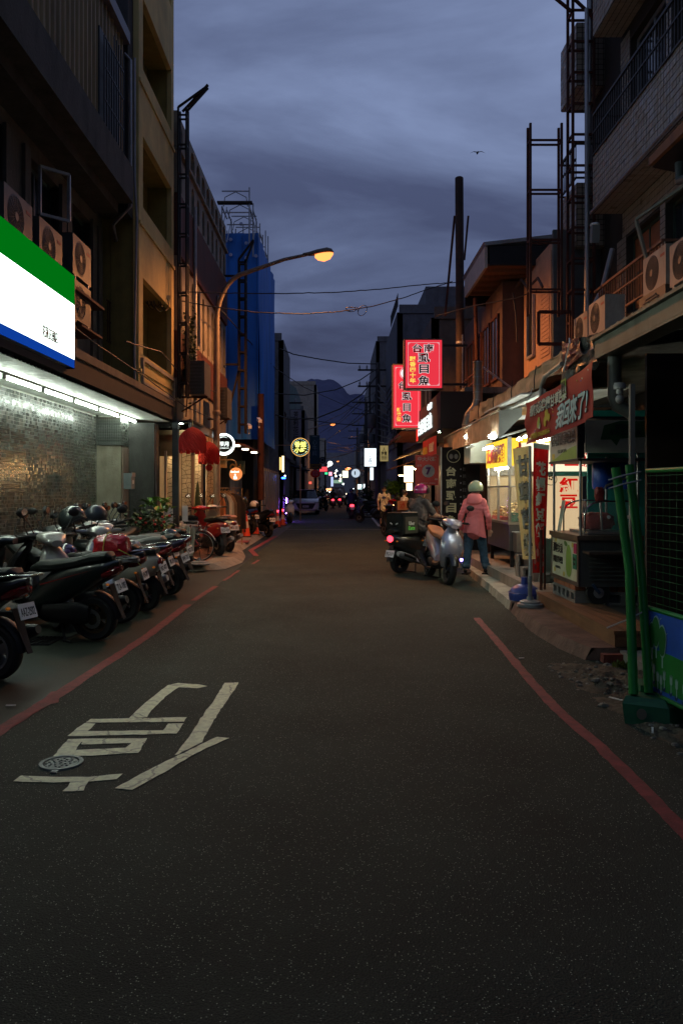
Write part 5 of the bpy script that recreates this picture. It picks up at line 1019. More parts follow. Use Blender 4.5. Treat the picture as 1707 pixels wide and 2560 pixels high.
# ================================================================ PEOPLE
def limb(mb, a, b, ra, rb, n=12, sq=(1,1), up=None):
    a, b = V(a), V(b); d = (b-a); l = d.length; d = d/l if l else UZ
    u = (V(up) if up else V((1,0,0)) if abs(d.x) < .8 else V((0,1,0))); u = (u-d*u.dot(d)).normalized(); v = d.cross(u); rs = []
    for t, k in [(-ra, .05), (-ra*.8, .6), (-ra*.4, .9)]: rs.append((a+d*t, ra*k))
    for i in range(5): t = i/4; rs.append((a+d*l*t, ra+(rb-ra)*t))
    for t, k in [(rb*.4, .9), (rb*.8, .6), (rb, .05)]: rs.append((b+d*t, rb*k))
    return mb.rings([[c+u*r*sq[0]*cos(2*pi*k/n)+v*r*sq[1]*sin(2*pi*k/n) for k in range(n)] for c, r in rs])
def hand(mb, w, d, side, curl=.5, s=1.0):
    """palm and five bent fingers; w wrist, d pointing direction"""
    w, d = V(w), V(d).normalized(); lat = d.cross(UZ); lat = lat.normalized() if lat.length > .1 else V((0,1,0)); nrm = lat.cross(d)
    limb(mb, w, w+d*.075*s, .026*s, .034*s, 10, (1.0,.5), lat)
    for k, ln in enumerate((.062,.072,.068,.052)):
        b = w+d*.085*s+lat*(k-1.5)*.019*s; c1 = b+d*ln*.5*s-nrm*curl*.012*s; c2 = c1+d*ln*.35*s-nrm*curl*.03*s; c3 = c2+d*.012*s-nrm*curl*.03*s
        mb.tube([b-d*.02*s, b, c1, c2, c3], [.009*s,.0095*s,.0088*s,.008*s,.006*s], 6)
    b = w+d*.03*s-lat*side*.03*s; mb.tube([b, b-lat*side*.025*s+d*.03*s, b-lat*side*.025*s+d*.06*s-nrm*.01*s], [.012*s,.011*s,.008*s], 6)
def fuse(name, mb, mats, regions, vox=.012, smooth=4):
    """one continuous skin over the lofted limbs; material by nearest region segment"""
    me = mb.mesh('b', False); o = bpy.data.objects.new('b', me); COL.objects.link(o)
    m = o.modifiers.new('r', 'REMESH'); m.mode = 'VOXEL'; m.voxel_size = vox; s = o.modifiers.new('s', 'SMOOTH'); s.iterations = smooth; s.factor = .5
    bpy.context.view_layer.update(); r = bpy.data.meshes.new_from_object(o.evaluated_get(bpy.context.evaluated_depsgraph_get())); r.name = name
    bpy.data.objects.remove(o); bpy.data.meshes.remove(me); r.materials.clear()
    for p in r.polygons:
        c = p.center; best = 1e9; bi = 0
        for a, b, rad, i in regions:
            a, b = V(a), V(b); ab = b-a; t = max(0, min(1, (c-a).dot(ab)/max(1e-9, ab.length_squared))); dd = (c-(a+ab*t)).length-rad
            if dd < best: best = dd; bi = i
        p.material_index = bi
    for q in mats: r.materials.append(q)
    nv = [v.normal.copy() for v in r.vertices]; cl = set()
    for p in r.polygons:
        if p.material_index < 2: cl.update(p.vertices)
    for i in cl:
        v = r.vertices[i]; c = v.co; v.co = c+nv[i]*(.011*noise.noise(V((c.x*9,c.y*9,c.z*5)))+.007*noise.noise(V((c.x*22,c.y*22,c.z*9+4)))+.004*sin(c.z*60+8*noise.noise(c*7)))
    r.shade_smooth(); return r
M_skin = mat('skin', (.50,.30,.20), .55, var=.08); M_hair = mat('black_hair', (.012,.010,.009), .5)
def figure(label, loc, deg, J, mats, radii=None, vox=.012, seg=None, shoes=M_black, hat=None, extra=None, hands=True, group=None, face=True):
    """J joints in local coords (x forward, y left). mats: top, bottom, skin"""
    t = thing('person', label, 'person', (0,0,0), group); mb = MB(); q = dict(ch=.155, wa=.14, hi=.155, ua=.05, fa=.04, th=.085, kn=.06, an=.042, sl=.6, depth=.68, hem=0)
    q.update(radii or {}); reg = []; T, B, S = 0, 1, 2
    def lm(a, b, ra, rb, m, sq=(1,1), up=None): limb(mb, a, b, ra, rb, 14, sq, up); reg.append((a, b, (ra+rb)/2*min(sq[0],1), m))
    pel, che, nek, hed = (V(J[k]) for k in ('pelvis','chest','neck','head'))
    side = V(J.get('side', (0,1,0)))
    lm(pel, pel.lerp(che,.5), q['hi'], q['wa'], T if q['hem'] >= 0 else B, (1, q['depth']), side); lm(pel.lerp(che,.5), che, q['wa'], q['ch'], T, (1.08, q['depth']), side)
    lm(che+side*.09, che-side*.09, .10, .10, T, (1,.9)); lm(che, nek, .10, .055, T); lm(nek, hed-V((0,0,.03)), .05, .052, S)
    if q['hem'] > 0: lm(pel, pel-V((0,0,q['hem'])), q['hi']*1.04, q['hi']*1.1, T, (1, q['depth']*1.05), side)
    fwd = V(J.get('look', (1,0,0))).normalized()
    limb(mb, hed-V((0,0,.035))+fwd*.01, hed+V((0,0,.04)), .078, .092, 14, (.95,1)); reg.append((hed-V((0,0,.05)), hed+V((0,0,.05)), .085, S))
    limb(mb, hed-V((0,0,.075))+fwd*.03, hed-V((0,0,.02))+fwd*.03, .045, .06, 12)
    if face:
        mb.tube([hed+fwd*.088+V((0,0,.01)), hed+fwd*.115-V((0,0,.028)), hed+fwd*.09-V((0,0,.036))], [.010,.016,.012], 8)
        sd = fwd.cross(UZ).normalized()
        for s in (1,-1): mb.ell(hed+sd*s*.088-V((0,0,.01)), (.02,.02,.032), 8, 6)
    for s, A in ((1,'l'), (-1,'r')):
        sh, el, wr = V(J['sh'+A]), V(J['el'+A]), V(J['wr'+A]); sm = J.get('sleeve', .6)
        lm(sh, el, q['ua']*1.15, q['ua'], T); 
        if sm >= 1: lm(el, wr, q['ua']*.98, q['fa'], T)
        else: mid = sh.lerp(el, .75); reg.pop(); reg.append((sh, mid, q['ua']*1.05, T)); reg.append((el, el, q['ua']*.7, S)); lm(el, wr, q['fa'], q['fa']*.68, S)
        if hands: hd = V(J.get('hd'+A, wr-el)).normalized(); hand(mb, wr+hd*.01, hd, s); reg.append((wr+hd*.03, wr+hd*.17, .03, S))
        hp, kn, an = V(J['hp'+A]), V(J['kn'+A]), V(J['an'+A]); 
        lm(hp, kn, q['th'], q['kn']*1.05, B)
        if J.get('shorts'): lm(kn, kn.lerp(an,.45), q['kn']*.85, q['kn']*.9, S); lm(kn.lerp(an,.45), an, q['kn']*.85, q['an'], S)
        else: lm(kn, an+ (kn-an)*.14, q['kn'], q['an']*1.25, B); lm(an+(kn-an)*.1, an, q['an']*.85, q['an']*.8, S)
        toe = an+V(J.get('toe'+A, (.17,0,0)))+V((0,0,-.045)); limb(mb, an-V((.03,0,.04)), toe, .036, .032, 10); reg.append((an-V((.03,0,.04)), toe, .034, 3))
    me = fuse('person', mb, [*mats, shoes], reg, vox); link('body', me, None, t)
    if face:
        sd = fwd.cross(UZ).normalized()
        for s in (1,-1): obj('eye', MB().ell(hed+fwd*.086+sd*s*.033+V((0,0,.012)), (.008,.009,.006), 8, 6), M_ink, t)
        obj('mouth', MB().ell(hed+fwd*.092-V((0,0,.055)), (.006,.02,.004), 8, 4), mat('lip', (.35,.12,.10), .5), t)
    if hat == 'hair': 
        mb = MB(); n = 20; rs = []
        for i in range(8): a = i/7*R(98); rs.append([hed+V((0,0,.035))+V((.102*sin(a)*cos(2*pi*k/n)-.008, .100*sin(a)*sin(2*pi*k/n), .105*cos(a)-(.05 if i > 5 and cos(2*pi*k/n)*fwd.x+sin(2*pi*k/n)*fwd.y < .2 else 0))) for k in range(n)])
        obj('hair', mb.rings(rs, False, True), M_hair, t)
    t['_h'] = list(hed)
    t.location = loc; t.rotation_euler = (0,0,R(deg)); return t, hed
def wpt(t, p): a = t.rotation_euler.z; return V((t.location.x+p[0]*cos(a)-p[1]*sin(a), t.location.y+p[0]*sin(a)+p[1]*cos(a), t.location.z+p[2]))
M_pink = mat('pink_hoodie', (.74,.20,.21), .85, var=.12, bump=.2, scale=10); M_jean = mat('blue_denim', (.035,.085,.14), .9, var=.2, scale=14); M_grt = mat('grey_tshirt', (.075,.068,.066), .9, var=.12); M_blk_c = mat('black_cloth', (.015,.015,.017), .9)
# woman in pink: x forward; stands turned to the counter
J = dict(pelvis=(-.01,0,.80), chest=(.02,0,1.14), neck=(.02,0,1.32), head=(.06,0,1.45), look=(.8,-.55,-.12), side=(0,1,0),
         shl=(.0,.145,1.25), ell=(-.05,.235,1.0), wrl=(.05,.24,.79), hdl=(.3,0,-1), shr=(.0,-.145,1.25), elr=(-.04,-.235,1.0), wrr=(.10,-.23,.80), hdr=(.3,0,-1), sleeve=1,
         hpl=(0,.09,.76), knl=(.0,.115,.44), anl=(-.08,.14,.10), hpr=(0,-.09,.76), knr=(.08,-.12,.45), anr=(.10,-.17,.10), toel=(.16,.03,0), toer=(.16,-.03,0))
cpt = gp(1183,1433,.12)
pw, hd_ = figure('person in pink hooded jacket, rolled jeans and sage green helmet standing at the food stall', (cpt.x, 13.75, .118), 68, J, [M_pink, M_jean, M_skin], dict(ch=.138, wa=.132, hi=.142, ua=.052, fa=.046, th=.088, kn=.072, an=.058, depth=.78, hem=.05), face=False)
hh = make_helmet('sage green helmet worn by the person in pink', paint('helmet_sage', (.28,.36,.24), .25, clear=.5), visor=False)
ph(hh, wpt(pw, hd_+V((0,0,.035))), 40, (0,-5), .97)
# hood, hem folds and pocket as clothing children
a = pw.rotation_euler.z
hood = MB().rings([[(-.02+.11*s*cos(2*pi*k/18)-.05*(1-s), .13*s*sin(2*pi*k/18), z+.02*cos(2*pi*k/18)) for k in range(18)] for s, z in ((.55,1.39),(.85,1.37),(1.0,1.32),(1.1,1.275),(.95,1.24))])
o = link('hood', hood.mesh('hood'), M_pink, pw); o.matrix_parent_inverse = Matrix.Identity(4)
o = link('jacket_hem', MB().sheet(lambda u, v: V((-.005+(.122+.05*v+.013*v*sin(u*2*pi*7+v*2))*cos(u*2*pi), (.152+.045*v+.013*v*sin(u*2*pi*7+v*2))*sin(u*2*pi), .98-.26*v-.09*v*max(0,-sin(u*2*pi)))), 60, 8, (0,0,1), .004).mesh('jacket_hem'), M_pink, pw); o.matrix_parent_inverse = Matrix.Identity(4)
for s in (1,-1):
    A = V(J['an'+('l' if s > 0 else 'r')]); o = link('sandal_sole', MB().box(A.x-.09,A.x+.19,A.y-.05,A.y+.05,-.0+.002,.024).mesh('sandal_sole', False), M_black, pw); o.matrix_parent_inverse = Matrix.Identity(4)
    o = link('jean_cuff', MB().lathe([(.068,.0),(.078,.0),(.078,.05),(.066,.05)], 16, (A.x,A.y,.135)).mesh('jean_cuff'), mat('denim_light', (.10,.17,.23), .9), pw); o.matrix_parent_inverse = Matrix.Identity(4)
# delivery rider on his scooter
sx, sy, sd_ = 1.27, 15.05, 42
us = place(make_scooter('black scooter with glowing red tail light and pale blue plate EPG-3119 under the delivery rider', P_blk, plate='EPG-3119', lit=True, style='round'), sx, sy, sd_)
for o in COL.objects:
    if o.parent is us and o.name.startswith('plate'): o.location = (.03,0,-.20)
J = dict(pelvis=(.36,0,.90), chest=(.42,0,1.24), neck=(.45,0,1.40), head=(.50,0,1.53), look=(.75,-.65,-.1), side=(0,1,0),
         shl=(.42,.18,1.34), ell=(.60,.24,1.12), wrl=(.80,.27,1.05), hdl=(1,.1,0), shr=(.42,-.18,1.34), elr=(.58,-.26,1.10), wrr=(.80,-.27,1.05), hdr=(1,-.1,0), sleeve=.6,
         hpl=(.24,.10,.86), knl=(.66,.16,.74), anl=(.72,.15,.40), hpr=(.24,-.10,.86), knr=(.64,-.18,.70), anr=(.62,-.22,.38))
pr, hd_ = figure('heavy-set delivery rider in grey t-shirt with black strap and magenta helmet seated on a scooter', (sx, sy, 0), sd_, J, [M_grt, M_blk_c, M_skin], dict(ch=.19, wa=.20, hi=.19, ua=.065, fa=.045, th=.10, kn=.07, an=.05, depth=.85), face=True)
hh = make_helmet('magenta helmet with patterned visor on the delivery rider', paint('helmet_magenta', (.35,.01,.12), .2, clear=.9)); ph(hh, wpt(pr, hd_+V((0,0,.03))), 12, (0,0), 1.02)
o = link('shoulder_strap', MB().sheet(lambda u, v: V((.42+(.205)*cos(u*2*pi)*.93, (.235)*sin(u*2*pi), 1.12+.20*sin(u*2*pi)*1.0+.03*(v-.5)+.04)), 40, 1, (0,0,1), .004).mesh('shoulder_strap'), M_blk_c, pr); o.matrix_parent_inverse = Matrix.Identity(4)
# delivery box
bx = thing('delivery_box', 'square black insulated delivery box with green and white lettering on the scooter rack', 'box', (0,0,0)); M_boxf = mat('box_fabric', (.008,.011,.011), .8, spec=.2, var=.2, bump=.2)
obj('shell', MB().rings([ering(x, 1.0, w, h, 24, 8) for x, w, h in ((-.50,.20,.19),(-.49,.215,.205),(-.07,.215,.205),(-.06,.20,.19))]), M_boxf, bx); obj('lid', MB().rings([zring(z, -.28, a, b, 24, 8) for z, a, b in ((1.195,.225,.225),(1.22,.225,.225),(1.23,.21,.21))]), M_boxf, bx)
obj('window_flap', MB().box(-.44,-.1,-.222,-.216,.84,1.15), mat('box_panel', (.03,.03,.022), .5), bx, smooth=False)
lettering(bx, 'Uber', (-.27,-.226,1.03), UX, UZ, .16, .07, M_plate, .02); lettering(bx, 'Eats', (-.27,-.226,.94), UX, UZ, .17, .07, mat('lime_letter', (.15,.6,.08), .5, emit=(.1,1,.1), es=.1), .02)
for s in (1,-1): obj('reflector', MB().obox((-.512,s*.07,1.02),(.002,0,0),(0,.028,.01*s),(0,0,.012)), M_white, bx, smooth=False)
obj('paper_label', MB().box(-.42,-.08,-.20,-.1,1.232,1.236), M_white, bx, smooth=False)
bx.location = (sx+.19, sy+.17, -.08); bx.rotation_euler = (0,0,R(sd_))
# silver-grey scooter facing us
place(make_scooter('grey-blue scooter with brown seat standing nose towards the camera at the kerb', P_gry, seat=M_seatb, front=P_gry), 1.70, 14.42, -83, 0, lean=-8)
# man in white shirt
c = gp(960,1322); stand = lambda **k: dict(dict(pelvis=(0,0,.92), chest=(0,0,1.28), neck=(0,0,1.46), head=(.02,0,1.60), look=(1,.1,0), shl=(0,.18,1.40), ell=(-.02,.26,1.13), wrl=(.06,.25,.90), shr=(0,-.18,1.40), elr=(-.02,-.26,1.13), wrr=(.1,-.22,.90), sleeve=.6, hpl=(0,.09,.88), knl=(.03,.10,.48), anl=(0,.11,.09), hpr=(0,-.09,.88), knr=(.03,-.10,.48), anr=(0,-.13,.09)), **k)
pm, hd_ = figure('man in cream short-sleeved shirt and dark shorts with a crossbody strap standing in the street', (c.x, c.y, 0), -100, stand(shorts=1), [mat('cream_shirt', (.8,.72,.5), .85, var=.08), M_blk_c, M_skin], dict(hem=.06), hat='hair', vox=.014)
o = link('crossbody_strap', MB().sheet(lambda u, v: V((.125*cos(u*2*pi), .19*sin(u*2*pi), 1.20+.20*sin(u*2*pi)+.02*(v-.5))), 30, 1, (0,0,1), .004).mesh('crossbody_strap'), M_ink, pm); o.matrix_parent_inverse = Matrix.Identity(4)
o = link('glasses', MB().bar((.115,-.07,1.61),(.115,.07,1.61),.006).bar((.1,-.06,1.60),(.1,-.02,1.60),.02).bar((.1,.06,1.60),(.1,.02,1.60),.02).mesh('glasses', False), M_ink, pm); o.matrix_parent_inverse = Matrix.Identity(4)
# woman behind the counter with the wooden sign
c = at(1010,1225,27.5); pv_, hd_ = figure('person with tied hair in a pale top behind the small wooden counter sign', (c.x, 27.5, -.12), 20, stand(), [mat('pale_top', (.6,.55,.45), .85), M_blk_c, M_skin], hat='hair', vox=.016)
cs_ = thing('counter', 'small food counter with a wooden sign bearing red and black characters', 'counter', (c.x,26.8,0)); a, b = at(993,1252,26.6), at(1032,1275,26.6)
obj('sign_panel', MB().box(a.x,b.x,26.6,26.64,b.z,a.z), mat('wood_sign', (.42,.24,.13), .6, sc3=(1,1,6)), cs_, smooth=False); lettering(cs_, '滷', ((a.x*.7+b.x*.3),26.59,(a.z+b.z)/2), UX, UZ, .17, .22, mat('red_char', (.4,.04,.02), .6), .01); lettering(cs_, '章', ((a.x*.3+b.x*.7),26.59,(a.z+b.z)/2), UX, UZ, .13, .2, M_ink, .01)
obj('body', MB().box(a.x,b.x+.4,26.66,27.2,.1,b.z+.1), M_rust, cs_, smooth=False)
# rider seen from behind, farther on
y = 43.5; c = at(879,1225,y); fr = place(make_scooter('dark scooter ridden away down the middle of the road with a bright tail light', P_blk, plate='MLR-8256', lit=True, mirrors=False), c.x, y, 92)
J = dict(pelvis=(.2,0,.90), chest=(.28,0,1.24), neck=(.31,0,1.40), head=(.34,0,1.52), look=(1,0,0), shl=(.28,.20,1.33), ell=(.50,.28,1.12), wrl=(.80,.27,1.05), shr=(.28,-.20,1.33), elr=(.50,-.28,1.12), wrr=(.80,-.27,1.05), sleeve=1, hpl=(.22,.10,.84), knl=(.62,.20,.72), anl=(.70,.20,.38), hpr=(.22,-.10,.84), knr=(.62,-.20,.72), anr=(.70,-.20,.38))
figure('rider in dark blue jacket and helmet seen from behind in mid street', (c.x, y, 0), 92, J, [mat('navy_jacket', (.012,.014,.045), .8), M_blk_c, M_skin], dict(ch=.19, wa=.2, hi=.2, ua=.07), vox=.02, face=False, hands=False)
hh = make_helmet('dark helmet of the rider in mid street', M_hblk); ph(hh, V((c.x, y+.34, 1.55)), 92)
for i, (px, Y, m, lb) in enumerate(((830,68,P_red,'rider in dark clothes leftmost of the far trio with red tail lamps'), (847,71,P_blk,'rider in a pale top on the second far scooter'))):
    c = at(px+2,1225,Y); place(make_scooter(['far scooter with small red tail lamp left of another','far scooter with bright tail lamp in front of the dark van'][i], m, lit=True, mirrors=False), c.x, Y, 90)
    figure(lb, (c.x,Y,0), 90, J, [mat('far_top%d' % i, ((.03,.01,.01),(.25,.17,.14))[i], .8), M_blk_c, M_skin], dict(ch=.19, wa=.19, hi=.2), vox=.035, face=False, hands=False)
    ph(make_helmet(['helmet of the leftmost far rider','helmet of the second far rider'][i], [M_hblk,P_wht][i]), V((c.x, Y+.34, 1.55)), 90)
# ================================================================ RIGHT SIDE
# tiled apartment building over the arcade
Tb = thing('tiled_apartment_building', 'tall beige square-tiled apartment building on the right with iron balcony grilles', 'building', (5,12,3.6))
M_bt = gridmat('facade_tile', [(.28,.24,.19),(.33,.285,.23),(.38,.33,.27),(.30,.25,.20)], (.11,.11,.11), None, .5); M_btj = mat('tile_joint_dark', (.035,.03,.025), .9)
TILE = {'n': 0}
def tiles_on(mb, P, u0, u1, v0, v1, pu=.11, pv=.11, gap=.017, pr=.010):
    nu = max(1, int(round((u1-u0)/pu))); nv = max(1, int(round((v1-v0)/pv))); pu = (u1-u0)/nu; pv = (v1-v0)/nv
    for i in range(nu):
        for j in range(nv):
            a, b, c, d = u0+i*pu+gap/2, u0+(i+1)*pu-gap/2, v0+j*pv+gap/2, v0+(j+1)*pv-gap/2; w = -pr*random.uniform(.7,1.3)
            mb.add([P(a,c,0),P(b,c,0),P(b,d,0),P(a,d,0),P(a,c,w),P(b,c,w),P(b,d,w),P(a,d,w)], [(4,5,6,7),(0,1,5,4),(1,2,6,5),(2,3,7,6),(3,0,4,7)])
def tiled_box(nm, x0, x1, y0, y1, z0, z1, faces='xyu', par=None):
    par = par or Tb; mb = MB()
    if 'x' in faces: tiles_on(mb, PX(x0,-1), y0, y1, z0, z1)
    if 'y' in faces: tiles_on(mb, PY(y0), x0, x1, z0, z1)
    if 'Y' in faces: tiles_on(mb, lambda u, v, w: V((u, y1-w, v)), x0, x1, z0, z1)
    if 'u' in faces: tiles_on(mb, lambda u, v, w: V((u, v, z0+w)), x0, x1, y0, y1)
    obj(nm, MB().box(x0, x1, y0, y1, z0, z1), M_btj, par, smooth=False); obj('tiles', mb, M_bt, par, smooth=False, kind='stuff')
# floors: band (parapet) at X=4.95, windows behind at X=5.45
bands = [(6.9,8.0), (10.3,11.4), (13.6,14.8)]
for z0, z1 in bands[:2]: tiled_box('balcony_parapet', 4.95, 5.5, 6.5, 15.35, z0, z1, 'xuY'); 
tiled_box('far_bay', 4.95, 5.6, 16.4, 17.55, 6.6, 7.9, 'xuy'); tiled_box('far_bay', 4.95, 5.6, 16.4, 17.55, 9.9, 11.2, 'xuy'); tiled_box('far_bay', 4.95, 5.6, 16.4, 17.55, 13.0, 14.3, 'xuy'); tiled_box('far_bay', 4.95, 5.6, 16.4, 17.55, 3.9, 4.9, 'xuy')
tiled_box('top_band', 4.4, 5.5, 6.5, 14.2, 13.0, 15.5, 'xuY')
# near projecting bay with a visible flat face
tiled_box('projecting_bay', 5.2, 5.9, 10.2, 11.6, 7.9, 9.4, 'xyu')
w1 = [(6.8,8.4,8.05,10.1),(8.8,10.1,8.05,10.1),(11.7,13.0,8.3,10.0),(13.3,14.9,8.3,10.0),(7,9,11.5,13.0),(10.2,12,11.5,13.0),(12.6,14.6,11.5,13.0),(12.3,13.3,5.0,6.35),(13.55,15.1,4.9,6.35),(9.4,11.3,4.9,6.35),(7,8.8,4.9,6.35)]
main = PX(5.5,-1); obj('main_wall', wall_openings(MB(), main, 6.4, 16.35, 3.4, 16, w1, .3), M_btj, Tb, smooth=False)
mb = MB()
for (a,b,c_,d_) in ((6.4,9.3,3.5,4.85),(9.3,15.3,3.5,4.85),(11.35,12.25,4.9,6.4),(15.12,15.6,3.5,6.4),(9,9.35,4.9,6.4),(13.32,13.53,4.9,6.4),(6.5,15.3,6.40,6.88),(13.02,13.28,8.0,10.2),(14.92,15.4,8.0,10.2),(10.15,11.65,9.42,10.2),(12.1,12.55,11.45,13),(14.65,15.6,11.45,13)): tiles_on(mb, main, a, b, c_, d_)
obj('tiles', mb, M_bt, Tb, smooth=False, kind='stuff')
obj('body', MB().box(5.82, 12, 6.4, 17.5, 0, 16).box(5.51,5.8,16.36,17.5,3.4,16), M_btj, Tb, smooth=False)
M_wood = mat('orange_wood_door', (.30,.10,.03), .5, var=.3, sc3=(1,6,1)); M_tealg = mat('teal_glass', (.02,.12,.15), .2, spec=.8)
for i, o_ in enumerate(w1): window(Tb, main, *o_, M_gw if i > 6 else M_alu, M_glass if i not in (8,0) else (M_wood if i == 8 else M_tealg), 2 if i != 1 else 3, 1 if i < 7 else 2, .06, .15)
def grille(lb, X, y0, y1, z0, z1, m, n=None, mid=True):
    n = n or int((y1-y0)/.115); g = MB()
    for k in range(n+1): y = y0+(y1-y0)*k/n; g.bar((X,y,z0), (X,y,z1), .018)
    o = obj('railing_bar', g, m, Tb, smooth=False, kind='stuff'); r = MB().bar((X,y0,z1),(X,y1,z1),.045).bar((X,y0,z0),(X,y1,z0),.035)
    if mid: r.bar((X,y0,(z0*.45+z1*.55)),(X,y1,(z0*.45+z1*.55)),.03)
    for yy in (y0, y1): r.bar((X,yy,z1),(5.5,yy,z1),.035).bar((X,yy,z0),(5.5,yy,z0),.035)
    obj('balcony_railing', r, m, Tb, smooth=False)
M_rail = mat('rail_brown', (.20,.10,.06), .55, .3, grime=.4)
grille('', 5.0, 12.2, 15.4, 4.75, 5.40, M_rail); grille('', 5.0, 16.5, 18.4, 4.4, 5.1, M_rail); grille('', 4.93, 7.2, 15.3, 8.0, 8.75, mat('rail_dark', (.04,.035,.03), .5, .5)); grille('', 4.93, 16.4, 17.5, 8.0, 8.7, MATS['rail_dark']); grille('', 4.93, 6.5, 15.0, 11.4, 12.1, MATS['rail_dark'])
obj('open_casement', MB().bar((5.45,12.0,6.3),(4.85,12.9,5.95),.045).bar((4.85,12.9,5.95),(4.95,12.6,5.05),.045).bar((4.95,12.6,5.05),(5.45,12.0,5.05),.045), mat('pale_green_frame', (.22,.22,.15), .5), Tb, smooth=False)
for pts, r in (([(4.9,15.6,11),(4.9,15.6,6.5),(4.95,15.7,5.0),(4.9,15.7,3.6)], .04), ([(5.1,16.0,12),(5.0,16.0,3.6)], .05), ([(4.85,15.2,6.85),(4.86,9,6.9)], .03), ([(5.3,15.3,6.2),(5.1,15.3,5.4),(4.8,15.1,4.9)], .05)): obj('drain_pipe', MB().tube(pts, r), M_galv, Tb)
t = thing('security_light', 'pale hooded wall fitting on the right building beside the rusty mast', 'light', (4.9,15.6,5.9)); c = onx(1486,585,4.8); obj('case', MB().obox(c, (.07,0,0),(0,.07,.02),(0,-.02,.16)), mat('pale_grey_case', (.16,.18,.17), .5), t, smooth=False); obj('hood', MB().ell(c+V((0,0,.17)), (.09,.09,.04)), M_white, t)
# downpipe with cut overhang at the right border
nb = thing('metal_overhang', 'orange-brown sloping metal overhang with gutter pipe at the right frame edge', 'roof', (4.2,8,6)); a, b = onx(1620,415,4.0), onx(1720,318,4.0)
obj('sheet', MB().prism([a, b, b+V((.0,0,.14)), a+V((0,0,.10))], (1.5,0,0)), mat('orange_painted_metal', (.28,.10,.03), .6, grime=.6), nb, smooth=False); obj('underside', MB().prism([a+V((.05,0,-.02)), b+V((.05,0,-.02)), b+V((1.4,0,-.3)), a+V((1.4,0,-.3))], (0,0,.015)), M_black, nb, smooth=False)
obj('downpipe', MB().tube([a+V((.25,-.35,-.1)), a+V((.25,-.35,-.32)), a+V((.35,-.75,-.38)), a+V((.40,-.95,-.5)), a+V((.40,-.95,-2.4))], .06, 12), mat('blue_grey_pipe', (.09,.12,.13), .5, grime=.3), nb)
# awning roof with gutter on the near shop
aw = thing('arcade_roof', 'low metal awning roof with a grey-green steel gutter over the dark near shop', 'roof', (2.5,6,3)); M_gut = mat('green_grey_gutter', (.15,.16,.125), .55, .3, grime=.6)
obj('gutter_face', MB().box(2.47,2.50,3.2,7.62,2.84,2.99), M_gut, aw, smooth=False); obj('gutter_lip', MB().box(2.43,2.50,3.2,7.64,2.995,3.02), M_gut, aw, smooth=False); obj('gutter_bottom', MB().box(2.47,2.66,3.2,7.62,2.82,2.838), M_gut, aw, smooth=False)
obj('gutter_end', MB().prism([(2.45,7.63,3.0),(2.70,7.63,3.04),(2.68,7.63,2.8),(2.50,7.63,2.8)], (0,.012,0)), M_gut, aw, smooth=False)
rf = MB()
for k in range(26): y = 3.2+k*.17; rf.obox((3.8,y+.06,3.20),(1.3,0,.16),(0,.06,0),(0,0,.008)); rf.obox((3.8,y+.145,3.21),(1.3,0,.16),(0,.024,0),(0,0,.02))
obj('roof_sheet', rf, M_gut, aw, smooth=False, kind='stuff')
for y in (3.8,5.3,7.2): obj('rafter', MB().obox((3.6,y,3.02),(1.1,0,.13),(0,.035,0),(0,0,.05)), M_dark, aw, smooth=False)
obj('tilted_downpipe', MB().tube([(2.60,7.45,2.83),(2.60,7.45,2.45),(2.62,7.44,2.36),(2.75,7.40,2.28)], .062, 14), mat('green_grey_pvc', (.12,.13,.115), .5, grime=.4), aw)
t = thing('lamp_holder', 'unlit white globe bulb in its holder under the drainpipe', 'lamp', (2.75,7.3,2.1)); c = at(1548,985,7.2)
obj('cap', MB().lathe([(0,.10),(.045,.10),(.055,.08),(.055,.045),(.03,.04),(.03,-.0),(0,-.0)], 16, c), mat('porcelain', (.35,.35,.32), .3), t); obj('globe', MB().ell(c+V((0,0,-.045)), (.038,.038,.042)), MATS['porcelain'], t)
# dark shop interior: pillars, shutters, beams
ns = thing('dark_shop', 'dark closed shop interior with wood shutters and posts behind the green fence', 'building', (3.5,6,0))
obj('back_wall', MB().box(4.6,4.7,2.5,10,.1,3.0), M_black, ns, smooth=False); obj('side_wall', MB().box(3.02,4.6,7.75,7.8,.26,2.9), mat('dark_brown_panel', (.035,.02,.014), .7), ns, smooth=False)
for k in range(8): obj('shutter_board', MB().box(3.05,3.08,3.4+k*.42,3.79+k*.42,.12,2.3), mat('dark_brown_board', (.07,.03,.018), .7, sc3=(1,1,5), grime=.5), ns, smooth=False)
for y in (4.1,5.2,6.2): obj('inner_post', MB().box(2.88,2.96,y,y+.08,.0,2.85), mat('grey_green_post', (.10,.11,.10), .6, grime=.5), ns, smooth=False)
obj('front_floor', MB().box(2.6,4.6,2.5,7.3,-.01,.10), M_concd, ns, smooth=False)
tag(obj('steel_column', MB().box(2.465,2.505,6.68,6.72,.11,2.46), mat('column_grey', (.22,.22,.19), .6, grime=.6), smooth=False), 'pale grey square steel column left of the green fence posts', 'column')
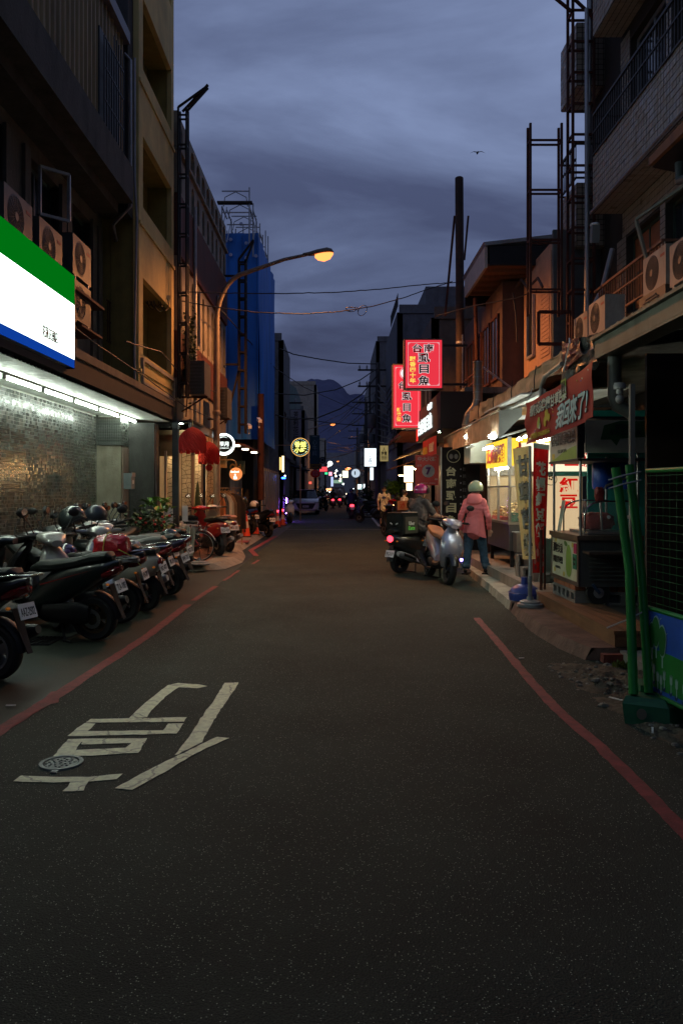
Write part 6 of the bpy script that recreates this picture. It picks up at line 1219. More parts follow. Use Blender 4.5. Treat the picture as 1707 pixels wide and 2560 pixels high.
# air conditioners on the roof
ab = thing('roof_ledge', 'tarpaulined ledge carrying the air conditioners behind the gutter', 'ledge', (3.6,11,3.3)); obj('slab', MB().box(3.3,5.4,7.7,16.5,3.30,3.38), M_concd, ab, smooth=False)
def ac2(lb, px, py, X, rz=180, mi=False):
    c = onx(px, py, X); t = copy_tree(AC, lb, (X+.16, c.y, c.z), R(rz), 'air conditioners above the arcade roof')
    for o in COL.objects:
        if o.parent is t and o.name.startswith('casing'): o.material_slots[0].link = 'OBJECT'; o.material_slots[0].material = mat('appliance_beige_lit', (.34,.32,.27), .5, grime=.4)  # same casing, lamplight on the right-hand units put into a lighter colour
    return t
ac2('beige air conditioner on the right roof, upper of the two stacked by the railing', 1634, 727, 4.6); ac2('air conditioner on the right roof standing alone left of the stacked pair', 1490, 835, 4.3); ac2('air conditioner low behind the torn dark tarpaulin, half hidden', 1450, 862, 4.6); ac2('air conditioner at the right frame edge above the roof', 1706, 700, 4.5)
t = thing('air_conditioner', 'newer white air conditioner with a curved slatted grille under the stacked one', 'air conditioner', (4.6,12,4), 'air conditioners above the arcade roof'); c = onx(1625,775,4.6)
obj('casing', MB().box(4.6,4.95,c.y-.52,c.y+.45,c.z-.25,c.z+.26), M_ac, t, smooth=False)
for k in range(10): obj('slat', MB().box(4.585,4.6,c.y-.05-.36*math.sqrt(max(.02,1-((k-4.5)/5.2)**2))*.9, c.y+.02+.36*math.sqrt(max(.02,1-((k-4.5)/5.2)**2))*.9, c.z-.2+k*.042, c.z-.18+k*.042), M_acg, t, smooth=False)
obj('emblem', MB().tube([(4.59,c.y-.36,c.z+.1),(4.59,c.y-.37,c.z-.0),(4.59,c.y-.42,c.z-.0),(4.59,c.y-.43,c.z+.1)], .007, 6), M_dark, t)
# torn tarpaulin
t = thing('torn_tarpaulin', 'torn dark red and black tarpaulin hanging between the awning and the gutter', 'tarpaulin', (2.55,8,2.9)); 
obj('black_sheet', MB().sheet(lambda u, v: V((2.52+.06*noise.noise(V((u*5,v*5,1))), 8.9-u*1.25, 3.2-.12*u-v*(.45-.15*u)+.05*noise.noise(V((u*9,v*7,0))))), 20, 12, (-1,0,0), .006), mat('black_tarp', (.02,.025,.022), .4, bump=.4), t)
obj('red_sheet', MB().sheet(lambda u, v: V((2.49+.05*noise.noise(V((u*5,v*5,4))), 8.8-u*.6-.1*v, 3.17-.02*u-v*.3*(1-.3*u))), 14, 10, (-1,0,0), .006), mat('dark_red_tarp', (.10,.008,.006), .4, bump=.5), t)
obj('torn_edge', MB().tube([(2.47,8.45,3.18),(2.46,8.40,3.12),(2.47,8.55,3.0),(2.46,8.62,2.86)], .008, 6), M_white, t)
# upper tarp strip (tan)
M_tan2 = mat('tan_tarpaulin', (.62,.42,.26), .8, tl=.25, var=.2, grime=.4, bump=.4, scale=4)
t = thing('tan_awning', 'long sagging tan tarpaulin awning strip running above the red banner', 'awning', (2.6,11,3))
obj('valance', MB().sheet(lambda u, v: V((2.60+.04*noise.noise(V((u*22,v*2,0)))+.02*sin(u*60), 8.6+u*6.9, 3.14-.04*u+.03*sin(u*9)-v*(.24+.03*sin(u*31)))), 90, 8, (-1,0,0), .008), M_tan2, t)
obj('top_sheet', MB().sheet(lambda u, v: V((2.60+v*1.6, 8.6+u*6.9, 3.14-.04*u+.03*sin(u*9)+v*.30+.03*noise.noise(V((u*14,v*6,0))))), 60, 10, (0,0,1), .008), M_tan2, t)
for k in range(5): y = 8.9+k*1.35; obj('tie_cord', MB().tube([(2.57,y,3.17),(2.55,y+.02,3.0),(2.57,y+.07,2.86)], .007, 6), M_cable, t)
t = thing('food_stall_awning', 'shorter tan awning with hanging side flap above the brightly lit stall', 'awning', (2.5,14,2.75))
obj('valance', MB().sheet(lambda u, v: V((2.48+.025*noise.noise(V((u*14,v*2,5))), 12.15+u*6.2, 2.77-.02*u-v*(.37-.06*u))), 50, 8, (-1,0,0), .008), M_tan2, t)
obj('top_sheet', MB().sheet(lambda u, v: V((2.48+v*1.9, 12.15+u*6.2, 2.77-.02*u+v*.35)), 20, 6, (0,0,1), .008), M_tan2, t)
obj('side_flap', MB().sheet(lambda u, v: V((2.48+u*.35, 12.15, 2.78+.05*u-v*(.43-.30*u))), 8, 6, (0,1,0), .006), mat('grey_flap', (.16,.16,.15), .7), t)
obj('front_rail', MB().tube([(2.47,12.1,2.79),(2.47,18.3,2.77)], .018), mat('cream_rail', (.4,.3,.2), .5), t)
for y in (12.3,15.4): obj('support_arm', MB().tube([(2.5,y,2.38),(3.3,y+.3,2.62)], .018), M_alu, t)
wc = thing('white_roof_sheet', 'lit white underside of the stall roof left of the red banner', 'roof', (3,12,2.9)); obj('sheet', MB().obox((3.2,11.9,2.90),(.75,0,.05),(0,1.3,0),(0,0,.01)), M_white, wc, smooth=False); obj('beam', MB().box(2.62,2.68,10.2,14.5,2.80,2.86).obox((3.0,12.6,2.72),(.5,-.35,.0),(.02,.03,0),(0,0,.03)), M_white, wc, smooth=False)
# ---------------------------------------------------------------- lamps of the stalls
def tube_light(label, a, b, m=None, group='white lamps of the food stalls', r=.016):
    a, b = V(a), V(b); t = thing('fluorescent_tube', label, 'light', a, group); obj('tube', MB().tube([a.lerp(b,.04), a.lerp(b,.96)], r, 8), m or G_tube, t); obj('batten', MB().bar(a+V((0,0,.04)), b+V((0,0,.04)), .045, .025), M_white, t, smooth=False); return t
tube_light('white tube under the roof just left of the red banner', (2.72,11.15,2.66), (2.98,11.15,2.66)); tube_light('white tube behind the lower edge of the red banner', (2.85,11.4,2.28), (3.15,11.4,2.30))
tube_light('slanting white tube beside the steel cabinet', (2.75,15.0,2.33), (3.05,14.0,2.40)); tube_light('tube lighting the inside of the fried food case', (3.06,13.6,2.02), (3.5,13.6,2.02), glow('tube_warmwhite', (1,.93,.72), 70)); tube_light('added tube under the yellow sign to brighten the street side of the food case', (2.96,13.7,1.95), (2.96,14.9,1.95), MATS['tube_warmwhite'])  # second warm-white tube added to brighten the stall interior
G_bulb = glow('bulb_glow', (.92,1,.92), 90)
for i, (px, py, Y, s) in enumerate(((1231,1091,12.5,.055),(1168,1092,15.2,.05),(1297,1098,12.2,.03),(1352,1102,11.2,.04),(1312,1092,12.0,.025))):
    c = at(px,py,Y); t = thing('lamp', ['oval white ceiling lamp under the stall awning flap','compact white bulb in a holder hanging at the far end of the stall awning','small round lamp above the yellow sign','white lamp between the banner and the red flag','tiny bright lamp at the lower left corner of the banner'][i], 'lamp', c, 'white lamps of the food stalls')
    obj('bulb', MB().ell(c, (s*1.3,s*1.3,s*.7)), G_bulb, t); obj('holder', MB().lathe([(0,s*.5),(s*.6,s*.5),(s*.5,s*1.3),(0,s*1.3)], 12, c), M_white, t)
# ---------------------------------------------------------------- food stall (fried food)
fs = thing('food_stall', 'brightly lit steel food stall with glass case of fried food and yellow sign', 'food stall', (3.1,14,.27))
y0, y1, X0 = 13.35, 15.25, 2.90; M_cre = mat('stall_back_cream', (.62,.52,.36), .6, var=.12)
obj('counter', MB().box(X0,X0+.8,y0,y1,.55,.99), mat('stall_steel_dark', (.16,.16,.16), .35, .7, grime=.3), fs, smooth=False); obj('counter_top', MB().box(X0-.03,X0+.83,y0-.03,y1+.02,.99,1.03), M_steel, fs, smooth=False)
for x in (X0+.06, X0+.74):
    for y in (y0+.08, y1-.12): obj('leg', MB().box(x-.03,x+.03,y-.03,y+.03,.27,.55), M_dark, fs, smooth=False)
for y in (y0+.02, y1-.02, (y0+y1)/2): obj('post', MB().box(X0-.01,X0+.03,y-.02,y+.02,1.03,2.45), M_steel, fs, smooth=False)
obj('post', MB().box(X0+.76,X0+.80,y0,y0+.04,1.03,2.45), M_steel, fs, smooth=False)
obj('back_panel', MB().box(X0+.82,X0+.86,y0,y1+1.0,.4,2.7), M_cre, fs, smooth=False); obj('far_panel', MB().box(X0+.05,X0+.8,y1+.02,y1+.06,1.03,2.4), M_cre, fs, smooth=False)
M_cg = mat('clear_case_glass', (.9,.92,.9), .03, var=0, alpha=.10, spec=1)
for nm, bx_ in (('case_glass', (X0,X0+.006,y0+.03,y1-.03,1.04,1.62)), ('case_glass', (X0+.01,X0+.76,y0,y0+.006,1.04,1.62)), ('case_glass', (X0,X0+.5,y0+.03,y1-.03,1.62,1.626))): obj(nm, MB().box(*bx_), M_cg, fs, smooth=False)
obj('case_rail', MB().bar((X0,y0,1.63),(X0,y1,1.63),.025).bar((X0,y0,1.63),(X0+.76,y0,1.63),.025), M_steel, fs, smooth=False)
M_ylw = glow('yellow_sign_lit', (1,.62,.05), 1.25); M_rl = mat('red_letter', (.6,.03,.02), .5)
obj('sign_front', MB().box(X0-.03,X0-.01,y0,y1,1.98,2.44), M_ylw, fs, smooth=False); obj('sign_side', MB().box(X0+.0,X0+.78,y0-.03,y0-.01,1.98,2.44), M_ylw, fs, smooth=False); obj('sign_corner', MB().box(X0-.035,X0+.03,y0-.04,y0+.0,1.96,2.46), M_white, fs, smooth=False)
lettering(fs, '正媽香酥雞', (X0-.035,(y0+y1)/2+.05,2.21), -UY, UZ, 1.6, .33, M_rl, .04); lettering(fs, '鹹酥', (X0+.36,y0-.034,2.21), UX, UZ, .5, .32, M_rl, .04)
fd = MB(); rnd = random.Random(11)
for k in range(420):
    px_ = rnd.uniform(X0+.08,X0+.72); py_ = rnd.uniform(y0+.08,y1-.1); hgt = .06+.24*math.exp(-((px_-X0-.5)**2+(py_-y0-.9)**2)/.25)+.06*rnd.random(); r = rnd.uniform(.02,.04)
    fd.ell((px_,py_,1.06+hgt*rnd.random()**.4), (r*1.2,r,r*.6), 6, 4)
for k in range(260):
    a, r0_ = rnd.uniform(0,6.3), rnd.random()**.5*.24; r = rnd.uniform(.018,.032); fd.ell((X0+.52+r0_*cos(a),y0+.42+r0_*sin(a)*1.2,1.28+.16*(1-r0_*4)+.03*rnd.random()), (r*1.3,r,r*.6), 6, 4)
o = tag(obj('fried_food', fd, mat('golden_food', (.60,.42,.16), .7, var=.35, scale=25)), 'heaps of pale golden fried food in the glass case', 'food'); o['kind'] = 'stuff'
tag(obj('food_tray', MB().box(X0+.28,X0+.76,y0+.15,y0+.75,1.18,1.24), M_steel, smooth=False), 'steel tray raised in the glass case holding a heap of fried food', 'tray')
tag(obj('red_tray', MB().box(X0+.05,X0+.5,y0+.9,y1-.15,1.032,1.09), mat('red_tray', (.45,.04,.03), .5), smooth=False), 'red plastic tray in the far half of the glass case', 'tray'); tag(obj('green_cup', MB().lathe([(0,0),(.07,0),(.085,.15),(0,.15)], 16, (X0+.12,y0+.18,1.035)), mat('green_cup', (.02,.18,.05), .4)), 'green cup at the near corner of the glass case', 'cup')
tag(obj('red_bucket', MB().lathe([(0,0),(.11,0),(.13,.22),(0,.22)], 16, (X0+.6,y0+.12,1.035)), mat('red_bucket', (.4,.04,.04), .4)), 'dull red bucket beside the pale flag inside the stall', 'bucket')
t = thing('steel_sink', 'steel sink box mounted at the near side of the food stall', 'sink', (3.3,13.2,.6)); obj('basin', MB().box(X0+.05,X0+.6,y0-.32,y0-.05,.55,.86), M_steel, t, smooth=False); obj('rim', MB().box(X0+.03,X0+.62,y0-.34,y0-.04,.862,.88), M_alu, t, smooth=False)
t = thing('extractor_hood', 'white steel extractor cabinet with round duct left of the yellow sign', 'extractor', (3.1,16,2)); a = at(1172,1105,15.6); b = at(1225,1158,15.6)
obj('cabinet', MB().box(a.x,a.x+.42,15.45,16.2,b.z,a.z+.03), mat('cabinet_white', (.5,.55,.48), .5), t, smooth=False); obj('duct', MB().tube([(a.x+.45,15.5,a.z-.1),(a.x+.6,15.4,a.z-.14),(a.x+.64,15.4,a.z-.4)], .1, 14), MATS['cabinet_white'], t); obj('lower_hood', MB().rings([ering(0,0,.1,.1)]) if 0 else MB().box(a.x+.35,a.x+.8,15.2,15.7,b.z-.25,b.z-.08), M_galv, t, smooth=False)
# exhaust duct outdoors
t = thing('exhaust_duct', 'shiny ribbed steel exhaust duct rising with an elbow beside the dark shop sign', 'duct', (2.9,16.4,3)); Y = 16.3; A = [at(1194,905,Y), at(1194,1000,Y), at(1188,1018,Y), at(1172,1038,Y), at(1166,1062,Y), at(1166,1085,Y)]
obj('pipe', MB().tube(A, .095, 16), mat('duct_steel', (.30,.27,.24), .35, .7, grime=.3), t)
for k in range(6): c = A[0].lerp(A[1], k/5); obj('clamp_band', MB().lathe([(.096,-.01),(.104,-.01),(.104,.01),(.096,.01)], 18, c), M_galv, t)
for c in A[2:5]: obj('elbow_seam', MB().ell(c, (.105,.105,.02)), M_galv, t)
# ---------------------------------------------------------------- red bean stall
rb_ = thing('red_bean_stall', 'white glowing red bean cake stall front with big red characters', 'food stall', (3.2,11.4,.27)); Y = 11.3; M_wl2 = glow('stall_white_lit', (1,.86,.60), 1.1); M_wl3 = glow('stall_cream_lit', (1,.72,.40), .68)
a, b = at(1368,1128,Y), at(1472,1178,Y); obj('upper_sign', MB().box(a.x-.35,b.x+.1,Y,Y+.1,b.z,a.z+.12), M_wl2, rb_, smooth=False); lettering(rb_, '紅豆餅', ((a.x+b.x)/2+.04,Y-.008,(a.z+b.z)/2+.04), UX, UZ, .60, .24, glow('red_lit', (1,.03,.02), .6), .05)
a, b = at(1368,1190,Y), at(1455,1345,Y); obj('lower_panel', MB().box(a.x-.2,b.x,Y+.02,Y+.1,b.z,a.z), M_wl3, rb_, smooth=False); lettering(rb_, '紅\n豆', (at(1421,0,Y).x,Y+.012,at(0,1232,Y).z), UX, UZ, .26, .44, glow('red_bean_letter', (.8,.012,.008), .7), .03, .02, 1.05)
obj('shelf', MB().box(a.x-.3,b.x+.1,Y-.05,Y+.3,at(0,1185,Y).z-.03,at(0,1179,Y).z), M_steel, rb_, smooth=False); obj('counter', MB().box(a.x-.2,b.x+.2,Y,Y+.6,.27,.88), M_steel, rb_, smooth=False)
obj('side_panel', MB().box(at(1330,0,Y).x,at(1368,0,Y).x,Y+.3,Y+.34,.9,2.2), M_wl3, rb_, smooth=False)
for k, (x, h, r, nm, lb, m) in enumerate(((2.72,.16,.09,'steel_pot','steel pot on the red bean counter nearest the street',M_steel),(2.93,.22,.03,'sauce_bottle','red sauce bottle on the red bean counter',M_rl),(3.02,.2,.03,'sauce_bottle','pale bottle next to the red one on the red bean counter',M_plate),(3.15,.12,.05,'paper_cups','stack of paper cups on the red bean counter',M_white))):
    tag(obj(nm, MB().lathe([(0,0),(r,0),(r,h*.7),(r*.6,h*.85),(r*.45,h),(0,h)] if 'bottle' in nm else [(0,0),(r*.9,0),(r,h),(r*.9,h+.01),(0,h+.02)], 16, (x,Y+.1,.885)), m), lb, nm.split('_')[1])
t = thing('round_emblem', 'thin black ring emblem hanging in front of the red bean stall', 'ornament', at(1376,1198,11)); c = at(1376,1198,11.0); obj('ring', disc_y(MB(), c, .085, .008, 30, .077), M_ink, t); obj('cord', MB().bar(c+V((0,0,.085)), c+V((0,0,.4)), .006), M_ink, t)
for k in range(5): a_ = k*2*pi/5; obj('petal', MB().ell((c.x+.025*cos(a_),c.y-.004,c.z+.02+.025*sin(a_)), (.015,.004,.012), 10, 6), M_ink, t)
tag(obj('hanging_charm', MB().box(3.16,3.2,13.5,13.52,1.78,1.86).box(3.13,3.23,13.5,13.52,1.815,1.84), M_rl, smooth=False), 'small red charm hanging inside the food stall', 'charm')
# ---------------------------------------------------------------- guava cart
gc = thing('guava_cart', 'unlit green and white guava cart with curved glass case and canopy signs', 'cart', (2.9,9.5,.45)); X0, ya, yb, X1 = 2.75, 9.02, 10.16, 3.45
M_cs = mat('cart_steel', (.20,.16,.12), .4, .7, grime=.4); M_cd = mat('cart_steel_dark', (.14,.155,.145), .45, .6, grime=.3)
obj('cabinet', MB().box(X0+.01,X1,ya+.01,yb,.47,1.0), M_cd, gc, smooth=False); obj('counter_top', MB().box(X0-.03,X1+.02,ya-.03,yb+.02,1.0,1.055), M_cs, gc, smooth=False)
for k in range(8): obj('louver', MB().obox((3.12,ya-.005,.55+k*.047),(.26,0,0),(0,.008,.006),(0,.0,.004)), M_cd, gc, smooth=False)
obj('side_shelf', MB().box(2.78,X1,ya-.26,ya-.02,.86,.885), M_cs, gc, smooth=False)
fp = obj('front_panel', MB().box(X0-.006,X0+.009,ya+.06,yb-.04,.52,.97), mat('cart_cream_panel', (.62,.62,.42), .45), gc, smooth=False)
for nm, bb in (('panel_frame', (X0-.012,X0,ya,ya+.06,.47,1.0)), ('panel_frame', (X0-.012,X0,yb-.04,yb,.47,1.0)), ('panel_frame', (X0-.012,X0,ya+.06,yb-.04,.47,.52)), ('panel_frame', (X0-.012,X0,ya+.06,yb-.04,.97,1.0))): obj(nm, MB().box(*bb), M_cs, gc, smooth=False)
lettering(gc, '那個女孩', (X0-.009,9.86,.86), -UY, UZ, .42, .12, M_ink, .03, .004); lettering(gc, '檸檬甘草芭樂', (X0-.009,9.86,.715), -UY, UZ, .42, .085, M_ink, .015, .004); lettering(gc, 'GUAVA', (X0-.009,9.86,.62), -UY, UZ, .22, .032, M_ink, 0, .004)
M_gv = mat('guava_green', (.28,.42,.06), .5); o = obj('guava_picture', MB().rings([[(X0-.008-.003*k, 9.40+(.105+.035*max(0,-sin(a)))*cos(a), .735+.19*sin(a)) for a in [2*pi*i/28 for i in range(28)]] for k in range(2)]), M_gv, gc, smooth=False)
obj('guava_leaf', MB().rings([[(X0-.009-.003*k, 9.52+.06*cos(a)-.02*sin(a), .93+.025*sin(a)+.02*cos(a)) for a in [2*pi*i/16 for i in range(16)]] for k in range(2)]), mat('guava_leaf_green', (.14,.28,.05), .5), gc, smooth=False)
for y, z in ((10.0,.58),(9.25,.93),(9.95,.95),(9.6,.56)): obj('yellow_dot', MB().rings([[(X0-.008-.002*k, y+.035*cos(a), z+.03*sin(a)) for a in [2*pi*i/14 for i in range(14)]] for k in range(2)]), mat('lemon', (.65,.5,.06), .5), gc, smooth=False)
s1 = obj('green_sticker', MB().box(X0-.016,X0-.008,ya+.07,ya+.20,.66,.83), mat('sticker_green', (.0,.20,.10), .5), gc, smooth=False); lettering(gc, 'Uber\nEats', (X0-.018,ya+.135,.75), -UY, UZ, .09, .09, M_ink, .01, .003)
obj('pink_sticker', MB().box(X0-.016,X0-.008,ya+.065,ya+.17,.84,.955), mat('sticker_pink', (.5,.02,.12), .5), gc, smooth=False)
for x, y in ((X0+.01,yb-.06),(X0+.02,ya+.02),(X1-.03,ya+.02),(X1-.03,yb-.06)): obj('post', MB().tube([(x,y,1.055),(x,y,1.99)], .016, 10), M_steel, gc)
obj('canopy_front_sign', MB().box(X0-.02,X0,ya+.02,yb+.02,1.93,2.34), mat('canopy_panel', (.50,.52,.42), .5), gc, smooth=False); obj('canopy_side_sign', MB().box(X0+.06,X1+.1,ya-.03,ya-.01,1.99,2.36), mat('canopy_panel_side', (.40,.42,.28), .5), gc, smooth=False)
obj('canopy_frame', MB().box(X0-.03,X1+.1,ya-.04,yb+.04,1.90,1.928).box(X0-.03,X0+.05,ya-.04,ya-.005,1.93,2.37), M_dark, gc, smooth=False); obj('canopy_roof', MB().box(X0-.03,X1+.1,ya-.04,yb+.04,2.375,2.4), M_dark, gc, smooth=False)
lettering(gc, '檸檬甘草芭樂', (X0-.024,9.59,2.19), -UY, UZ, 1.0, .15, M_ink, .02, .004); lettering(gc, 'GUAVA', (X0-.024,9.62,2.04), -UY, UZ, .38, .045, M_ink, 0, .004)
obj('green_hill', MB().add([(X0-.023,10.18,1.93),(X0-.023,9.9,1.96),(X0-.023,9.6,2.02),(X0-.023,9.3,2.06),(X0-.023,9.05,2.08),(X0-.023,9.05,1.932)], [(0,1,2,3,4,5)]), M_gv, gc, smooth=False); obj('yellow_square', MB().box(X0-.026,X0-.0235,9.95,10.06,1.95,2.02), MATS['lemon'], gc, smooth=False)
obj('dark_green_bubble', MB().prism([(2.98,ya-.032,2.14),(3.02,ya-.032,2.30),(3.2,ya-.032,2.35),(3.48,ya-.032,2.35),(3.48,ya-.032,2.17),(3.2,ya-.032,2.15),(3.16,ya-.032,2.07),(3.10,ya-.032,2.14)], (0,-.003,0)), mat('bubble_green', (.02,.10,.02), .6), gc, smooth=False); lettering(gc, '那個女孩\n檸檬甘草芭樂', (3.26,ya-.037,2.25), UX, UZ, .36, .13, M_ink, .01, .003)
# glass case on the cart
def arc(y): return [(X0+.10,y,1.06),(X0+.10,y,1.28),(X0+.13,y,1.37),(X0+.20,y,1.42),(X0+.30,y,1.44),(X1-.05,y,1.44)]
obj('curved_glass', MB().grid(lambda u, v: V(arc(0)[min(5,int(u*5+.001))][:1]+(ya+.12+v*.85,)+arc(0)[min(5,int(u*5+.001))][2:]), 5, 1), M_cg, gc, smooth=False)
for y in (ya+.12, ya+.97): obj('glass_edge', MB().tube(arc(y), .010, 8), M_chrome, gc)
obj('glass_side', MB().add([V(p) for p in arc(ya+.12)]+[V((X1-.05,ya+.12,1.06))], [(0,1,2,3,4,5,6)]), M_cg, gc, smooth=False)
for x in (3.12,3.34): obj('handle_disc', MB().lathe([(0,-.01),(.02,-.01),(.02,0)], 14, (x,ya+.11,1.26), 'y'), M_white, gc)
obj('case_tray', MB().box(X0+.15,X1-.1,ya+.16,ya+.9,1.06,1.09), M_steel, gc, smooth=False); obj('menu_card', MB().obox((X0+.06,9.95,1.25),(.004,.09,0),(0,0,0.001),(.03,0,.19)), mat('menu_pale', (.42,.50,.40), .5), gc, smooth=False)
obj('red_packets', crumple((X0+.35,ya+.5,1.2), (.18,.2,.10), 5, .15), mat('dull_red_pack', (.22,.03,.02), .5, var=.4), gc)
w_ = obj('wheel', MB().lathe([(0,-.02),(.07,-.03),(.13,-.03),(.14,0),(.13,.03),(0,.02)], 20, (2.98,ya+.06,.40), 'y'), M_rub, gc); obj('hub', MB().lathe([(0,-.04),(.06,-.04),(.06,-.03)], 14, (2.98,ya+.06,.40), 'y'), M_galv, w_); obj('wheel_fork', MB().bar((2.90,ya,.5),(2.98,ya,.40),.03), mat('blue_fork', (.03,.06,.12), .5), gc, smooth=False)
for (x0,x1,y0_,y1_) in ((2.72,2.92,9.75,10.12),): pass
def block_(label, x0, x1, y0, y1, z0, z1, face='x', n=5, group=None):
    t = thing('hollow_block', label, 'concrete block', (x0,y0,z0), group); M_b = mat('hollow_block_grey', (.20,.20,.18), .95, bump=.6, grime=.4)
    if face == 'x':
        w = (y1-y0)/n; ops = [(y0+w*(k+.2), y0+w*(k+.8), z0+.03, z1-.03) for k in range(n)]; obj('face', wall_openings(MB(), PX(x0,-1), y0, y1, z0, z1, ops, .1), M_b, t, smooth=False)
        obj('body', MB().box(x0+.101,x1,y0,y1,z0,z1), M_b, t, smooth=False); obj('end', MB().box(x0+.001,x0+.10,y0-.001,y0+w*.18,z0,z1), M_b, t, smooth=False)
    else:
        w = (x1-x0)/n; ops = [(x0+w*(k+.2), x0+w*(k+.8), z0+.03, z1-.03) for k in range(n)]; obj('face', wall_openings(MB(), PY(y0), x0, x1, z0, z1, ops, .1), M_b, t, smooth=False); obj('body', MB().box(x0,x1,y0+.101,y1,z0,z1), M_b, t, smooth=False)
    return t
HG = 'hollow concrete blocks under the stalls'
block_('row of hollow grey blocks under the street side of the guava cart', 2.74, 2.93, 9.15, 10.08, .27, .41, 'x', 5, HG); block_('hollow grey block under the shaded end of the guava cart', 3.08, 3.5, 9.1, 9.3, .25, .40, 'y', 2, HG); block_('stacked hollow blocks with wide holes below the two feather flags', 2.72, 3.05, 11.6, 11.8, .27, .44, 'y', 2, HG)
block_('second hollow block of the pile below the flags', 2.72, 3.0, 11.9, 12.1, .27, .60, 'y', 2, HG)
t = thing('brick_row', 'orange bricks wedged between the cart body and the hollow blocks', 'bricks', (2.75,9.6,.41))
for k in range(4): obj('brick', MB().box(2.75,2.87,9.18+k*.225,9.39+k*.225,.412,.468), mat('orange_brick', (.38,.13,.06), .85, var=.3, grime=.3), t, smooth=False)
for k in range(3): obj('brick', MB().box(3.08+k*.14,3.20+k*.14,9.12,9.3,.402,.465), MATS['orange_brick'], t, smooth=False)
# stuff behind the cart
for i, (x, y) in enumerate(((3.28,9.8),(3.56,9.85))): tag(obj('blue_barrel', MB().lathe([(0,0),(.12,0),(.13,.05),(.13,.3),(.10,.36),(0,.36)], 18, (x,y,1.58)), mat('barrel_blue', (.01,.07,.45), .4)), ['blue plastic drum on the shelf behind the cart, nearer the street','blue plastic drum behind the cart, deeper in the shop'][i], 'drum')
tag(obj('teal_board', MB().box(3.25,4.55,10.3,10.34,.3,2.6), mat('teal_board_wall', (.02,.34,.28), .6), smooth=False), 'teal painted board wall behind the guava cart', 'wall')
tag(obj('bent_steel_tube', MB().tube([(3.42,9.3,1.95),(3.40,9.3,1.72),(3.15,9.3,1.62),(3.08,9.3,1.50),(3.10,9.3,1.1)], .014, 8), M_steel), 'bent steel tube bracket rising over the cart glass case', 'tube')
tag(obj('red_fan_motor', crumple((3.07,9.3,1.52), (.05,.05,.08), 2, .2), mat('red_motor', (.25,.03,.03), .5)), 'small red device clamped to the bent steel tube', 'device')
# ---------------------------------------------------------------- banners and flags
def hang_banner(name, label, fn, nu, nv, m, nrm, cat='banner', group=None):
    t = thing(name, label, cat, fn(0,1), group); obj('cloth', MB().sheet(fn, nu, nv, nrm, .004), m, t); return t
M_bred = mat('banner_red', (.48,.04,.032), .45, var=.1, tl=.25)
def bf(u, v): return V((2.38+.03*noise.noise(V((u*4,v*2,0)))+.02*max(0,.25-u)*sin(v*9+u*20)*3, 10.02-u*2.62, 2.66+.11*u-.015*sin(u*pi)-v*(.52+.02*u-.02*(u>.93))-.02*(1-v)*sin(u*pi)))
bn = hang_banner('red_banner', 'long red printed banner with white characters and yellow fruit hung under the awning', bf, 50, 10, M_bred, (-1,0,0))
def on_b(cu, cv, w, h, body, m, bold=.03, sh=0, th=.004):
    def fn(a, b): return bf(cu+a/2.62, cv-b/.53)+V((-.010,0,0))
    c = bf(cu,cv); return obj('lettering', letter_mb(body, c, -UY, UZ, w, h, bold, th, fn=fn, shear=sh), m, bn, smooth=False)
M_pl = mat('banner_white_print', (.60,.62,.52), .5); M_gp = mat('banner_black_print', (.03,.03,.03), .5); M_yp = mat('banner_yellow_print', (.5,.38,.03), .5)
on_b(.40,.25,1.58,.15,'那個女孩檸檬甘草芭樂',M_gp,.05,.1)
def on_b2(cu, cv, w, h, body, m, bold, sh, off):
    def fn(a, b): return bf(cu+a/2.62, cv-b/.53)+V((-off,0,0))
    return obj('lettering', letter_mb(body, bf(cu,cv), -UY, UZ, w, h, bold, .003, fn=fn, shear=sh), m, bn, smooth=False)
on_b2(.40,.25,1.56,.145,'那個女孩檸檬甘草芭樂',M_pl,.025,.1,.015); on_b2(.755,.66,1.05,.28,'我回來了!',M_gp,.055,.15,.010); on_b2(.755,.66,1.03,.27,'我回來了!',mat('banner_pale_blue', (.45,.62,.62), .5),.02,.15,.015)
on_b2(.27,.86,.92,.075,'訂購電話:0966028566',M_yp,.02,.1,.010)
for (cu,cv,ru,rv,m) in ((.27,.60,.035,.13,M_gv),(.41,.50,.03,.13,M_yp),(.385,.64,.025,.11,M_yp),(.44,.58,.022,.09,M_yp),(.29,.68,.02,.07,M_pl)):
    obj('fruit_print', MB().rings([[bf(cu+ru*.8*cos(a), cv+rv*sin(a))+V((-.010-.003*k,0,0)) for a in [2*pi*i/18 for i in range(18)]] for k in range(2)]), m, bn, smooth=False)
obj('green_tag_print', MB().rings([[bf(.655+.035*a, .13+.17*b)+V((-.011-.003*k,0,0)) for a, b in ((-1,-1),(1,-1),(1,1),(0,1.25),(-1,1))] for k in range(2)]), mat('tag_green', (.33,.48,.08), .5), bn, smooth=False); on_b2(.655,.12,.15,.14,'那個女孩',M_gp,.03,0,.016)
rnd = random.Random(8)
for k in range(34): u, v = rnd.uniform(.1,.97), rnd.uniform(.06,.94); o = obj('confetti_print', MB().obox(bf(u,v)+V((-.009,0,0)), (.001,0,0), (0,.012,.004), (0,-.002,.006)), rnd.choice([M_yp, mat('print_blue', (.05,.08,.3), .5), M_pl]), bn, smooth=False)
obj('hanging_rope', MB().tube([bf(0.01,0), bf(0.01,0)+V((.1,.1,.2))], .005, 6), M_white, bn)
tag(obj('white_pipe_bend', MB().tube([(2.5,9.75,2.62),(2.5,9.72,2.83),(2.5,9.55,2.93),(2.52,8.9,2.98)], .026, 10), mat('old_pvc', (.30,.29,.26), .5, grime=.4)), 'bent grey-white plastic pipe above the red banner', 'pipe')
